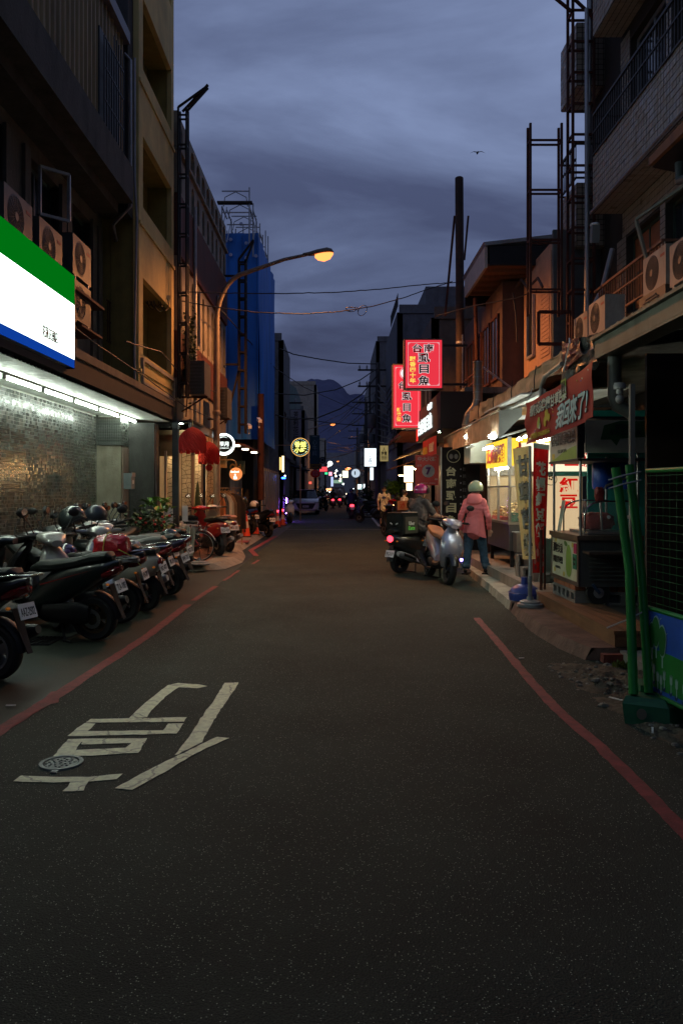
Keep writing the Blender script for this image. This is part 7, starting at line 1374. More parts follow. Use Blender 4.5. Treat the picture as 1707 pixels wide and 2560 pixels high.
# feather flags
def flag(label, px0, px1, pxb0, pxb1, py0, py1, Y, m, txt, tm, lh, tw, bold, slope=0, name='feather_flag', inv=None):
    def fn(u, v):
        x0, x1 = px0+(pxb0-px0)*v, px1+(pxb1-px1)*v; p = at(x0+(x1-x0)*u, py0+(py1-py0)*v+slope*u*(1-v), Y); return p+V((0,.012*sin(u*5+v*4)+.006*sin(u*11), 0))
    t = thing(name, label, 'flag', fn(.5,1), 'feather flags by the stalls'); obj('cloth', MB().sheet(fn, 16, 30, (0,1,0), .004), m, t)
    c = fn(.5,.5); wp = (fn(1,.5)-fn(0,.5)).length; hp = (fn(.5,0)-fn(.5,1)).length
    for body, mm, cv, hh, ww, bd, off in txt:
        obj('lettering', letter_mb(body, c, UX, UZ, wp*ww, hp*hh, bd, .003, lh, fn=lambda a, b: fn(.5+a/wp, cv-b/hp)+V((0,off,0))), mm, t, smooth=False)
    return t, fn
M_fw = mat('flag_pale', (.85,.85,.58), .7, var=.08, tl=.75); M_fr = mat('flag_red', (.60,.03,.026), .7, var=.1, tl=.4); M_ol = mat('flag_outline', (.25,.27,.19), .6, tl=.3)
f1, fn1 = flag('pale feather flag with large outlined white characters on the grey pole', 1281, 1325, 1305, 1338, 1122, 1398, 10.5, M_fw, [('甘\n草\n芭\n樂', M_ol, .52, .90, .78, .06, -.016), ('甘\n草\n芭\n樂', mat('flag_white', (.75,.75,.62), .6, tl=.4), .52, .885, .74, .035, -.024)], None, 1.25, .6, .04, -8)
f2, fn2 = flag('red feather flag with white brush characters and bean pictures at the bottom', 1333, 1370, 1330, 1362, 1113, 1432, 10.9, M_fr, [('花\n媽\n紅\n豆\n餅', M_pl, .42, .60, .66, .045, -.016)], None, 1.1, .6, .04, 6)
for k in range(16): u, v = rnd.uniform(.1,.9), rnd.uniform(.76,.97); obj('bean_print', MB().rings([[fn2(u+.10*cos(a), v+.02*sin(a))+V((0,-.008-.003*q,0)) for a in [2*pi*i/12 for i in range(12)]] for q in range(2)]), mat(['bean_pink','bean_dark'][k%2], [(.55,.22,.18),(.25,.03,.03)][k%2], .6), f2, smooth=False)
obj('white_header', MB().sheet(lambda u, v: fn2(u*1.06-.03, -.02+.04*v)+V((0,-.01,0)), 6, 2, (0,1,0), .004), M_pl, f2)
def pole_base(label, px, py, z, hgt, m, par=None):
    b = gp(px, py, z); t = thing('flag_pole', label, 'pole', b)
    obj('pole', MB().tube([(b.x,b.y,z+.1),(b.x,b.y,z+hgt)], .018, 10), mat('pole_white', (.45,.45,.42), .4), t); obj('lower_sleeve', MB().tube([(b.x,b.y,z+.08),(b.x,b.y,z+.38)], .028, 10), mat('pole_grey', (.2,.2,.2), .5), t)
    obj('base', MB().lathe([(0,0),(.16,0),(.16,.035),(.13,.05),(.13,.065),(.09,.08),(.045,.085),(.04,.12),(0,.12)], 26, b), m, t); return t
pole_base('grey-white flag pole with round grey foot standing at the kerb edge', 1324, 1516, .118, 2.0, MATS['grey_plastic_base'])
t = thing('water_filled_stand', 'blue plastic water-filled flag base behind the grey pole', 'base', gp(1325,1500,.27)); b = gp(1322,1506,.12); b.y += .25
obj('tank', MB().lathe([(0,0),(.20,0),(.21,.05),(.21,.10),(.17,.16),(.10,.20),(.05,.21),(.045,.30),(0,.30)], 10, b), mat('base_blue', (.03,.06,.28), .4, grime=.2), t); obj('seam', MB().lathe([(.211,.095),(.218,.1),(.211,.105)], 20, b), MATS['base_blue'], t)
tag(obj('rock', crumple((2.95,11.2,.33), (.10,.08,.07), 21, .3), M_concd), 'grey-brown stone lying on the platform beside the cart', 'stone')
tag(obj('steel_stand_pole', MB().tube([(2.66,10.35,.27),(2.66,10.35,1.05)], .02, 10).tube([(2.72,10.4,.27),(2.72,10.4,1.1)], .015, 10), M_rust), 'pair of short rusty steel pipes at the far corner of the guava cart', 'pipe')
# ---------------------------------------------------------------- green fence
M_grn = mat('fence_green', (.008,.19,.03), .4, grime=.15); gf = thing('green_fence', 'green mesh barrier panel with a painted park scene board', 'fence', (2.2,5.5,0))
A0 = V((2.185,5.60,0)); A1 = V((2.38,3.9,0)); 
def fp_(u, z): p = A0.lerp(A1, u); return V((p.x, p.y, z))
obj('post', MB().tube([V((2.02,5.42,.18)), V((2.06,5.6,1.0)), V((1.97,5.62,1.73))], .032, 12), M_grn, gf); obj('post', MB().tube([V((2.14,5.46,.18)), V((2.15,5.62,1.0)), V((2.08,5.66,1.75))], .030, 12), M_grn, gf)
for z in (1.705,.745,.165): obj('rail', MB().tube([fp_(0,z), fp_(1,z)], .017, 10), M_grn, gf)
ms = MB()
for k in range(17): z = .79+k*.055; ms.bar(fp_(0,z), fp_(1,z), .003)
for k in range(20): u = (k+.5)/20; ms.bar(fp_(u,.745), fp_(u,1.705), .003)
obj('mesh_wire', ms, mat('wire_green', (.005,.09,.02), .5), gf, smooth=False, kind='stuff')
nb_ = (A1-A0).normalized(); nn = V((-abs(nb_.y),-nb_.x*0,0)).normalized()
def pan(u, z, o=0): return fp_(u, z)+V((-.004-o,0,0))
obj('painted_board', MB().rings([[pan(.0,.185,0), pan(1,.185,0), pan(1,.73,0), pan(.0,.73,0)], [pan(.0,.185,.006), pan(1,.185,.006), pan(1,.73,.006), pan(.0,.73,.006)]]), mat('board_blue', (.008,.08,.45), .5), gf, smooth=False)
def shape(pts, o, m, nm): n_ = len(pts); return obj(nm, MB().rings([[pan(u, z, o) for u, z in pts], [pan(u, z, o+.002) for u, z in pts]]), m, gf, smooth=False)
shape([(0,.215),(1,.215),(1,.40),(.7,.42),(.45,.455),(.2,.475),(0,.475)], .007, mat('board_green', (.006,.18,.02), .5), 'green_field')
M_out = mat('board_outline', (.30,.42,.40), .5); M_tr = mat('board_tree_green', (.008,.13,.02), .5)
for (u, z, ru, rv) in ((.055,.565,.022,.085),(.088,.60,.026,.10),(.135,.55,.026,.10)):
    for s, o, m, nm in ((1.12,.010,M_out,'tree_outline'),(1,.013,M_tr,'tree_shape')): shape([(u+ru*s*cos(a)*(1+.12*sin(3*a)), z+rv*s*sin(a)) for a in [2*pi*i/24 for i in range(24)]], o, m, nm)
    shape([(u-.004,z-rv-.08),(u+.004,z-rv-.08),(u+.004,z-rv-.01),(u-.004,z-rv-.01)], .010, M_out, 'tree_trunk_shape')
for (u, z) in ((.03,.66),(.11,.69),(.155,.60)): shape([(u-.022,z+.02),(u-.006,z+.008),(u,z-.012),(u+.008,z+.008),(u+.022,z+.016),(u+.008,z+.0),(u,z-.022),(u-.008,z-.002)], .010, M_out, 'bird_shape')
for k, u in enumerate((.02,.045,.07,.10,.125,.15,.20,.24,.29,.34)):
    z = .36-.012*k%.05-.03*(k>2); shape([(u-.008,z-.02),(u-.009,z+.035),(u-.004,z+.015),(u,z+.04),(u+.004,z+.015),(u+.009,z+.035),(u+.008,z-.02),(u,z-.035)], .010, M_out, 'tulip_shape'); shape([(u-.002,z-.035),(u-.002,z-.09),(u+.002,z-.09),(u+.002,z-.035)], .010, M_out, 'flower_stem'); shape([(u-.012,z-.07),(u-.008,z-.095),(u,z-.105),(u+.008,z-.095),(u+.012,z-.07),(u,z-.085)], .013, mat('board_navy', (.004,.02,.12), .5), 'leaf_shape')
shape([(0,.187),(1,.187),(1,.213),(0,.213)], .007, MATS['board_blue'], 'bottom_stripe')
for z in (1.64,1.58): obj('cable_tie', MB().tube([V((1.92,5.62,z)), V((2.0,5.57,z+.03)), V((2.14,5.6,z+.06))], .006, 6), mat('tie_white', (.4,.4,.38), .5), gf)
obj('cable_tie', MB().tube([V((1.90,5.6,.60)), V((2.02,5.53,.67)), V((2.2,5.56,.75))], .006, 6), MATS['tie_white'], gf)
fb = thing('barrier_block', 'dark green plastic weighted foot of the mesh barrier with a round grey plug', 'base', (2.2,5.4,0)); fx, fy = 1.97, 5.33
obj('block', MB().rings([[(fx+.0,fy,z0_) for z0_ in ()]]) if 0 else MB().add([(1.94,5.36,.0),(2.20,5.25,.0),(2.62,5.55,.0),(2.30,5.72,.0),(1.93,5.38,.13),(2.20,5.27,.12),(2.60,5.55,.12),(2.30,5.70,.15),(1.96,5.40,.175),(2.19,5.32,.165),(2.55,5.55,.16),(2.30,5.66,.18)], [(0,1,5,4),(1,2,6,5),(2,3,7,6),(3,0,4,7),(4,5,9,8),(5,6,10,9),(6,7,11,10),(7,4,8,11),(8,9,10,11)]), mat('foot_green', (.01,.11,.045), .5, grime=.3), fb, smooth=False)
obj('plug', MB().obox((2.03,5.315,.075),(.001,.0005,0),(0.0,.0,.001),(0,0,0)).prism([V((2.035,5.312,.075))+V((.92,-.38,0)).normalized()*.032*cos(a)+V((0,0,.036*sin(a))) for a in [2*pi*i/18 for i in range(18)]], V((-.38,-.92,0)).normalized()*.006), mat('plug_grey', (.14,.13,.10), .8), fb, smooth=False)
obj('rear_lug', MB().box(2.1,2.2,5.5,5.7,.165,.22), MATS['foot_green'], fb, smooth=False)
# ---------------------------------------------------------------- orange-lit house with the big eave
eh = thing('eaved_house', 'house with a deep overhanging eave and a peach wall lit orange by the street lamp', 'building', (4,19,0))
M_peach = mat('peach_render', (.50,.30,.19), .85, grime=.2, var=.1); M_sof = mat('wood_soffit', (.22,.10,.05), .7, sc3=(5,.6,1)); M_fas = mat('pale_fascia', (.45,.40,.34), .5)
obj('soffit', MB().box(3.52,7,18.5,21.3,6.77,6.82), M_sof, eh, smooth=False); obj('front_fascia', MB().box(3.55,7,18.44,18.49,6.78,7.22), M_dark, eh, smooth=False)
obj('roof', MB().prism([(3.45,18.4,7.22),(7,18.4,7.62),(7,18.4,7.7),(3.40,18.4,7.3)], (0,3.1,0)), M_galv, eh, smooth=False)
obj('street_fascia', MB().box(3.44,3.5,18.45,21.35,6.72,7.21), M_fas, eh, smooth=False); obj('far_beam', MB().box(3.45,5.2,21.31,21.4,6.5,6.95), M_dark, eh, smooth=False)
for k in range(5): obj('rafter', MB().box(3.55,5.5,18.7+k*.55,18.76+k*.55,6.68,6.765), M_sof, eh, smooth=False)
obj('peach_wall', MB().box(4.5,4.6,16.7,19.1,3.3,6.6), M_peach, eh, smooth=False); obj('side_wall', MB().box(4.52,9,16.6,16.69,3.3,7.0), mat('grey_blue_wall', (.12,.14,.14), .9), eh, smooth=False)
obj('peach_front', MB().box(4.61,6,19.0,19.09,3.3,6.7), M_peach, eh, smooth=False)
for k in range(16): z = 4.45+k*.09; obj('shutter_slat', MB().box(4.485,4.499,16.8,17.5,z,z+.075), M_peach, eh, smooth=False)
window(eh, PX(4.46,-1), 18.0, 18.6, 4.6, 6.0, M_alu, M_glass, 1, 1, .06, .0)
obj('dark_facade', MB().box(4.0,7,19.2,25.5,2.9,6.6), mat('dark_brown_wall', (.10,.06,.045), .85, grime=.5), eh, smooth=False)
for (a,b) in ((19.5,20.4),(20.6,21.5),(21.8,22.8),(23.0,24.2)): window(eh, PX(3.99,-1), a, b, 4.3, 5.9, M_rust, M_glass, 2, 1, .06, -.02)
obj('lower_floor_slab', MB().box(3.3,4.5,19.2,25.5,3.55,3.7), M_concd, eh, smooth=False)
for k in range(4): obj('balcony_rail', MB().bar((3.35,19.3,3.75+k*.22),(3.35,22.6,3.75+k*.22),.025), M_rust, eh, smooth=False)
for k in range(5): obj('balcony_post', MB().bar((3.35,19.3+k*.82,3.7),(3.35,19.3+k*.82,4.45),.03), M_rust, eh, smooth=False)
obj('perforated_brace', MB().bar((3.2,17.9,4.4),(3.9,16.9,3.6),.035).bar((2.95,18.6,3.6),(2.95,18.6,5.2),.03), M_galv, eh, smooth=False)
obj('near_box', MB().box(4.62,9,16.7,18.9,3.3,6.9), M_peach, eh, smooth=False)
tag(obj('thick_black_hose', MB().tube([(4.2,18.6,6.3),(4.25,18.3,6.4),(4.3,17.9,6.1),(4.35,17.2,6.15),(4.4,17.0,5.9)], .03).tube([(4.15,18.7,6.2),(4.2,18.6,5.6),(4.2,18.5,5.0)], .02), M_cable), 'bundle of thick black cable on the peach wall', 'cable')
# rusty mast
Y = 16.0; lattice('sign_mast', 'very tall rusty lattice mast rising out of the frame against the tiled building', 4.72, 15.9, .42, .35, 3.4, 11.6, .62, M_rust, [((4.72,15.9,11.4),(3.9,15.9,11.9)), ((4.72,15.9,11.1),(4.0,15.9,11.7)), ((5.14,15.9,11.0),(4.72,15.9,11.4)), ((5.14,15.9,8.4),(5.5,14.9,7.2))], .05)
a, b = at(1325,308,16), at(1403,308,16); lattice('steel_sign_support', 'empty rectangular steel sign frame standing out from the rusty mast', a.x, 16.0, b.x-a.x, .22, 5.1, a.z, 1.0, M_rust, None, .045)
a, b = at(1345,780,16), at(1426,860,16); t = thing('steel_sign_support', 'small empty square steel frame low on the rusty mast', 'sign frame', (a.x,16,b.z))
for p, q in (((a.x,16,a.z),(b.x,16,a.z)),((a.x,16,b.z),(b.x,16,b.z)),((a.x,16,a.z),(a.x,16,b.z)),((b.x,16,a.z),(b.x,16,b.z))): obj('bar', MB().bar(p,q,.06), M_rust, t, smooth=False)
# chimney-like pole
t = thing('rusty_pole', 'thick tall rusty steel pole with thin braces behind the red signs', 'pole', (3.35,21.8,0)); x = at(1150,0,21.8).x
obj('shaft', MB().tube([(x,21.8,0),(x,21.8,5),(x-.03,21.8,10.1)], .115, 14), mat('rusty_pole', (.05,.028,.02), .8, grime=.6, var=.4), t); obj('cap', MB().ell((x-.03,21.8,10.1), (.115,.115,.05)), MATS['rusty_pole'], t)
obj('brace', MB().bar(at(1136,540,22), at(1112,790,22), .06).bar(at(1170,540,22), at(1160,650,22), .05), M_rust, t, smooth=False)
for z in (4.1,5.6): obj('strap', MB().lathe([(.116,-.03),(.125,-.03),(.125,.03),(.116,.03)], 14, (x,21.8,z)), M_galv, t)
obj('down_pipe', MB().tube([at(1187,745,20.5), at(1192,900,20.5)], .05), M_rust, t)
# dark shop sign with white letters
bs_ = thing('dark_shop_sign', 'big black box sign with glowing white characters on its street side', 'sign', (2.4,19,3))
obj('box', MB().box(2.29,3.1,17.5,22.8,2.92,3.74), mat('black_brown_box', (.02,.013,.010), .6), bs_, smooth=False)
lettering(bs_, '台南虱目魚', (2.27,20.5,3.25), -UY, UZ, 3.2, .40, glow('letter_white_strong', (.9,1,.98), 1.3), .01, .012); lettering(bs_, '老店', (2.27,19.4,3.6), -UY, UZ, .9, .16, MATS['letter_white_strong'], .06, .02)
obj('red_strip', MB().box(2.275,2.288,22.3,22.6,2.95,3.6), glow('red_lit2', (1,.05,.03), 1.2), bs_, smooth=False)
t = thing('flood_lamp', 'small black lamp housing under the corner of the black box sign', 'lamp', at(1098,1078,17.4)); c = at(1098,1078,17.3); obj('case', MB().obox(c, (.05,0,0),(0,.05,0),(0,0,.05)), M_dark, t, smooth=False); obj('lens', MB().obox(c+V((-.01,-.052,-.02)), (.02,0,0),(0,.002,0),(0,0,.012)), G_tube, t, smooth=False)
# red light boxes
M_rs = glow('red_sign_lit', (1,.045,.075), .82); M_rc = mat('sign_case_bronze', (.16,.10,.07), .5, .3)
def lightbox(label, x0, y0, x1, y1, Y, rows, small, sx, logo=False):
    a, b = at(x0,y0,Y), at(x1,y1,Y); t = thing('red_light_box', label, 'sign', (a.x,Y,b.z), 'red light box signs'); obj('lit_face', MB().box(a.x,b.x,Y,Y+.02,b.z,a.z), M_rs, t, smooth=False); obj('case', MB().box(a.x-.03,b.x+.03,Y+.021,Y+.28,b.z-.03,a.z+.03), M_rc, t, smooth=False)
    for bb in ((a.x-.03,a.x,b.z-.03,a.z+.03),(b.x,b.x+.03,b.z-.03,a.z+.03),(a.x,b.x,b.z-.03,b.z),(a.x,b.x,a.z,a.z+.03)): obj('rim', MB().box(bb[0],bb[1],Y-.015,Y+.02,bb[2],bb[3]), M_rc, t, smooth=False)
    i = .055; G_p = glow('pink_line', (1,.55,.6), .75); w = .008
    for bb in ((a.x+i,a.x+i+w,b.z+i,a.z-i),(b.x-i-w,b.x-i,b.z+i,a.z-i),(a.x+i,b.x-i,b.z+i,b.z+i+w),(a.x+i,b.x-i,a.z-i-w,a.z-i)): obj('border_line', MB().box(bb[0],bb[1],Y-.006,Y-.001,bb[2],bb[3]), G_p, t, smooth=False)
    for (cx_, cz_, sx_, sz_) in ((a.x+i,a.z-i,1,-1),(b.x-i,a.z-i,-1,-1),(a.x+i,b.z+i,1,1),(b.x-i,b.z+i,-1,1)): obj('corner_ornament', MB().add([(cx_,Y-.008,cz_),(cx_+sx_*.07,Y-.008,cz_),(cx_+sx_*.045,Y-.008,cz_+sz_*.02),(cx_+sx_*.02,Y-.008,cz_+sz_*.02),(cx_+sx_*.02,Y-.008,cz_+sz_*.045),(cx_,Y-.008,cz_+sz_*.07)], [(0,1,2,3,4,5)]), G_p, t, smooth=False)
    for body, fx, fz, w_, h_ in rows:
        X = a.x+(b.x-a.x)*fx; Z = b.z+(a.z-b.z)*fz
        lettering(t, body, (X,Y-.006,Z), UX, UZ, w_*1.10, h_*1.09, glow('letter_halo', (1,.8,.82), .85), .06, .004); lettering(t, body, (X,Y-.013,Z), UX, UZ, w_, h_, mat('black_ink_letter', (.003,.003,.003), .6, spec=0), .022, .004)
    body, fx, fz, w_, h_ = small; lettering(t, body, (a.x+(b.x-a.x)*fx,Y-.008,a.z+(b.z-a.z)*fz), UX, UZ, w_, h_, glow('yellow_char', (1,.75,.12), 1.0), .03, .004, 1.1)
    if logo: c = (a.x+(b.x-a.x)*.45,Y-.006,a.z+(b.z-a.z)*.13); obj('logo_ring', disc_y(MB(), c, .17, .004, 30, .15), G_p, t, smooth=False); obj('logo_disc', disc_y(MB(), c, .135, .003, 30), glow('logo_white', (.95,.95,1), 1.1), t, smooth=False)
    obj('bracket', MB().bar((b.x,Y+.15,a.z-.1),(b.x+.6,Y+.15,a.z-.1),.05).bar((b.x,Y+.15,b.z+.1),(b.x+.6,Y+.15,b.z+.1),.05), M_dark, t, smooth=False)
    return t, a, b
lightbox('nearer red light box sign with fish shop characters in black, hung higher', 1013, 850, 1104, 970, 18.0, [('台', .33, .83, .21, .185), ('南', .64, .83, .21, .185), ('虱', .51, .625, .26, .205), ('目', .51, .40, .21, .195), ('魚', .51, .155, .26, .215)], ('飄\n香\n四\n十\n年', .20, .62, .145, .60), 0)
t, a, b = lightbox('farther red light box sign with the round white logo, partly hidden', 983, 913, 1051, 1069, 22.0, [('台', .34, .68, .22, .20), ('虱', .49, .50, .26, .22), ('目', .49, .325, .20, .21), ('魚', .49, .15, .26, .23)], ('新\n港\n街', .20, .79, .125, .38), 0, True)
t = thing('clothes_banner', 'coral red hanging banner with a big white 7 badge for a clothes shop', 'banner', at(1067,1176,18.6)); Y = 18.6; a, b = at(1038,1138,Y), at(1096,1213,Y)
obj('cloth', MB().box(a.x,b.x,Y,Y+.01,b.z,a.z), mat('coral_banner', (.50,.08,.06), .7, emit=(1,.12,.08), es=.04), t, smooth=False); M_p2 = mat('badge_cream', (.62,.62,.52), .6)
obj('badge', MB().rings([[((a.x+b.x)/2+.03+(.145+.008*(k%2))*cos(2*pi*k/40), Y-.004-.003*q, (a.z+b.z)/2-.02+(.145+.008*(k%2))*sin(2*pi*k/40)) for k in range(40)] for q in range(2)]), M_p2, t, smooth=False)
lettering(t, '7', ((a.x+b.x)/2+.03,Y-.012,(a.z+b.z)/2-.02), UX, UZ, .12, .18, mat('violet_seven', (.14,.03,.15), .4), .06, .004); lettering(t, '中大尺碼', ((a.x+b.x)/2,Y-.004,a.z-.09), UX, UZ, .44, .11, M_p2, .03, .003); lettering(t, '全館', (a.x+.09,Y-.004,a.z-.24), UX, UZ, .1, .05, M_p2, .02, .003); lettering(t, '折起', (b.x-.06,Y-.004,b.z+.14), UX, UZ, .07, .035, M_p2, .02, .003); lettering(t, 'mumust_clothes', ((a.x+b.x)/2+.02,Y-.004,b.z+.05), UX, UZ, .34, .04, M_p2, .01, .003)
t = thing('small_red_banner', 'darker red slanted banner with yellow and white characters above the clothes banner', 'banner', at(1075,1115,18)); fnb = lambda u, v: V((2.24+.01*sin(u*8), 20.6-u*2.7, 2.82-.02*u-v*.42)); obj('cloth', MB().sheet(fnb, 16, 4, (-1,0,0), .005), M_bred, t)
obj('lettering', letter_mb('台南虱目魚', (2.22,19.9,2.55), -UY, UZ, 1.0, .2, .03, .003), M_yp, t, smooth=False); obj('lettering', letter_mb('虱目魚粥', (2.22,18.6,2.57), -UY, UZ, .9, .22, .03, .003), M_pl, t, smooth=False)
t = thing('vertical_menu_sign', 'tall black vertical sign with a round portrait emblem and gold characters', 'sign', at(1130,1310,17)); Y = 17.0; a, b = at(1104,1118,Y), at(1164,1330,Y)
obj('panel', MB().box(a.x,b.x,Y,Y+.06,b.z,a.z), mat('dark_menu_board', (.008,.005,.004), .6, spec=.2), t, smooth=False); obj('edge_strip', MB().box(a.x-.02,a.x-.002,Y-.01,Y+.06,b.z,a.z), M_alu, t, smooth=False)
c = at(1133,1140,Y); obj('emblem_ring', disc_y(MB(), (c.x,Y-.003,c.z), .145, .004, 30, .13), M_gold, t, smooth=False)
for s in (-.05,.055): obj('emblem_face', MB().ell((c.x+s,Y-.002,c.z-.01), (.042,.006,.055), 12, 8), mat('emblem_grey', (.22,.20,.18), .6), t)
for k, ch_ in enumerate('台南虱目魚'): lettering(t, ch_, (at(1127,0,Y).x,Y-.006,at(0,1178+k*30.5,Y).z), UX, UZ, .215, .20, M_gold, .03, .005)
for k in range(9): z = at(0,1173+k*17.3,Y).z; c = at(1151,0,Y).x; obj('diamond', MB().prism([(c-.014,Y,z),(c,Y,z-.02),(c+.014,Y,z),(c,Y,z+.02)], (0,-.004,0)), mat('diamond_pale', (.32,.30,.36), .5), t, smooth=False); lettering(t, '乾煎虱目魚肚湯粥'[k % 8], (c+.075,Y-.004,z), UX, UZ, .07, .08, mat('menu_char', (.12,.11,.11), .5), 0, .003)
# fish shop front wall behind customer, lit pieces
sh = thing('fish_shop_building', 'dark shopfront under the black box sign', 'building', (3,19,0)); obj('wall', MB().box(3.1,3.2,16.5,25,.2,2.9), M_rust, sh, smooth=False); obj('end_wall', MB().box(2.75,3.9,17.2,17.25,.2,2.9), M_black, sh, smooth=False)
for k in range(5): obj('door_panel', MB().box(3.07,3.098,18+k*1.3,19.2+k*1.3,.25,2.3), mat('orange_door', (.25,.10,.04), .6), sh, smooth=False)
obj('balcony_slab', MB().box(2.9,5,18,25.4,3.76,3.9), M_concd, sh, smooth=False)
glowbox('slanted bright shop light panel behind the clothes banner', 1010, 1165, 1032, 1205, 25, glow('shop_window_lit', (1,.72,.38), 5)); glowbox('small glowing panel under the slanted shop light', 1016, 1208, 1030, 1226, 25.5, MATS['shop_window_lit'])
glowbox('violet light under the stall lighting the platform edge', 1150, 1397, 1158, 1403, 15.9, glow('violet_floor', (.2,.15,1), 18))
tube_light('strong warm tube under the eave lighting the man in the cream shirt', (2.5,29.6,2.35), (3.0,29.6,2.35), glow('tube_warm_strong', (1,.55,.2), 420)); tube_light('warm tube over the small wooden counter', (2.1,26.9,2.05), (2.6,26.9,2.05), glow('tube_warm', (1,.66,.32), 70), 'white lamps of the food stalls')
# pergola
t = thing('red_pergola', 'rusty red slatted steel canopy below the farther red sign', 'canopy', (2,24,3)); 
for k in range(9): obj('slat', MB().bar((1.9,23.5+k*.6,3.28),(3.2,23.5+k*.6,3.28),.06,.05), M_rust, t, smooth=False)
obj('frame', MB().bar((1.9,23.4,3.2),(1.9,28.5,3.2),.08).bar((3.1,23.4,3.2),(3.1,28.5,3.2),.08), M_rust, t, smooth=False)
# right distance
M_sl = mat('slate_concrete', (.12,.12,.13), .9, grime=.5)
b = block('dark_concrete_building', 'tall dark concrete building behind the nearer red sign', -1, 2.75, 36, 44, 9.6, M_sl, nb=3, z0=3.6); obj('roof_house', MB().box(4.1,7,36.5,40,9.65,10.9), M_sl, b, smooth=False)
rf_ = MB(); 
for k in range(14): rf_.bar((2.8,36.2+k*.35,9.9),(2.8,36.2+k*.35,10.5),.03)
obj('roof_railing', rf_.bar((2.8,36.2,10.45),(2.8,40.9,10.45),.03), M_dark, b, smooth=False)
b = block('lean_shophouse', 'dark shophouse with sloping tin awnings beyond the fish shop', -1, 3.1, 26, 35.5, 7.2, M_g3, nb=3)
for (y, z, m) in ((29,2.9,mat('awning_tan_dark', (.18,.13,.08), .8)), (33,2.6,M_rust)): obj('awning', MB().obox((2.75,y,z),(.6,0,.2),(0,1.7,0),(0,0,.03)), m, b, smooth=False)
b = block('domed_apartment', 'narrow tall pale apartment with a small roof dome and spire', -1, 3.2, 78, 90, 12.2, M_g2, nb=3, z0=3.6)
obj('dome', MB().lathe([(1.0,0),(1.0,.6),(.9,1.0),(.6,1.5),(.2,1.75),(.05,1.9),(.03,3.6),(0,3.7)], 20, (4.3,79,12.2)), M_sl, b)
block('grey_tall_house', 'grey four storey house with antennas right of the domed apartment', -1, 3.0, 60, 70, 12.8, M_g1, nb=3, z0=3.6); block('mid_shophouse', 'brown shophouse behind the white vertical sign', -1, 3.0, 46, 58, 8.6, M_g3, nb=4)
block('far_right_house', 'pale far house on the right beyond the domed apartment', -1, 3.3, 95, 110, 9.5, M_g2, nb=3); block('far_right_block', 'small grey block far down the right side of the street', -1, 3.4, 118, 135, 8.5, M_g1, nb=3); block('farthest_right_block', 'pale low block at the far end of the right side', -1, 3.6, 145, 160, 9, M_g4, nb=3)
# utility poles and cables
def upole(label, px, Y, z, arms=3, w=.16, trans=True):
    x = at(px,0,Y).x; t = thing('utility_pole', label, 'utility pole', (x,Y,0)); obj('pole', MB().tube([(x,Y,0),(x,Y,z)], w, 12, w*.75), mat('utility_pole_grey', (.07,.07,.07), .9, grime=.5), t)
    for k in range(arms):
        zz = z-.4-k*.9; obj('cross_arm', MB().bar((x-1.1,Y,zz),(x+.9,Y,zz),.09), M_dark, t, smooth=False)
        for q in (-1.0,-.6,.5): obj('insulator', MB().lathe([(0,0),(.05,0),(.04,.1),(.06,.12),(.03,.22),(0,.22)], 10, (x+q,Y,zz+.05)), M_galv, t)
    if trans:
        for q in (-.35,.4): obj('transformer', MB().lathe([(0,0),(.22,0),(.24,.05),(.24,.7),(.2,.75),(0,.75)], 14, (x+q,Y,z-3.6)), M_g1, t)
    return x
xp = upole('dark utility pole with crossarms and transformers right of the domed apartment', 944, 44, 8.6); upole('second utility pole farther down the right side', 915, 62, 8.8); upole('third utility pole far down the right side', 893, 95, 9, 2, .14, False); upole('utility pole on the left beyond the round food sign', 717, 46, 7.0, 1, .12, False)
rnd = random.Random(21)
def wire(label, pts, r=.012, group='cables over the street', sagf=None, wob=.015):
    q = []
    for a, b in zip(pts, pts[1:]):
        for i in range(10): q.append(V(a).lerp(V(b), i/10)+V((0,0,wob*noise.noise(V((len(q)*.7,r*999,0))))))
    q.append(V(pts[-1])); return tag(obj('cable', MB().tube(q, r, 6), M_cable), label, 'cable', group)
def w_at(l, Ys): return [at(px,py,Y) for (px,py), Y in zip(l, Ys)]
wire('upper black cable crossing the street from the yellow building', w_at([(365,722),(450,729),(560,733),(700,734),(840,731),(960,722),(1060,711),(1140,706)], [17+k*.6 for k in range(8)]), .013)
wire('lower black cable crossing the street with a coiled loop in it', w_at([(372,735),(450,752),(540,768),(640,781),(755,785),(850,779),(930,766),(1010,744),(1060,726),(1130,704)], [17+k*.5 for k in range(10)]), .014)
cl = at(893,775,19.8); tag(obj('cable_coil', MB().tube([cl+V((-.14+.145*cos(a),.0,.03+.05*sin(a)+.02*cos(a*2))) for a in [2*pi*k/24 for k in range(25)]]+[cl+V((.13-.11*cos(a),0.01,-.01-.12*sin(a)-.05*cos(a))) for a in [2*pi*k/24 for k in range(25)]], .008, 6).tube([cl+V((-.16+.13*cos(a),.02,.02+.06*sin(a))) for a in [2*pi*k/24 for k in range(25)]], .006, 6), M_cable), 'figure-eight coil of spare cable hanging in mid street', 'cable')
wire('pale thin cable slanting down across the middle of the sky', w_at([(553,775),(620,850),(690,922),(760,968),(850,1008),(905,1025)], (20,27,35,42,50,56)), .018)
wire('dark cable across the gap above the mountain ridge', w_at([(700,872),(735,886),(800,898),(870,908),(944,910)], (40,41,42,43,44)), .03)
wire('rising dark cable from the calligraphy sign to the right-hand pole', w_at([(650,982),(760,988),(840,974),(900,950),(944,920)], (36,38,40,42,44)), .028); wire('thick dark cable sagging across the lower sky', w_at([(660,1025),(720,1048),(790,1046),(850,1022),(905,985),(945,935)], (34,36,38,40,42,44)), .035)
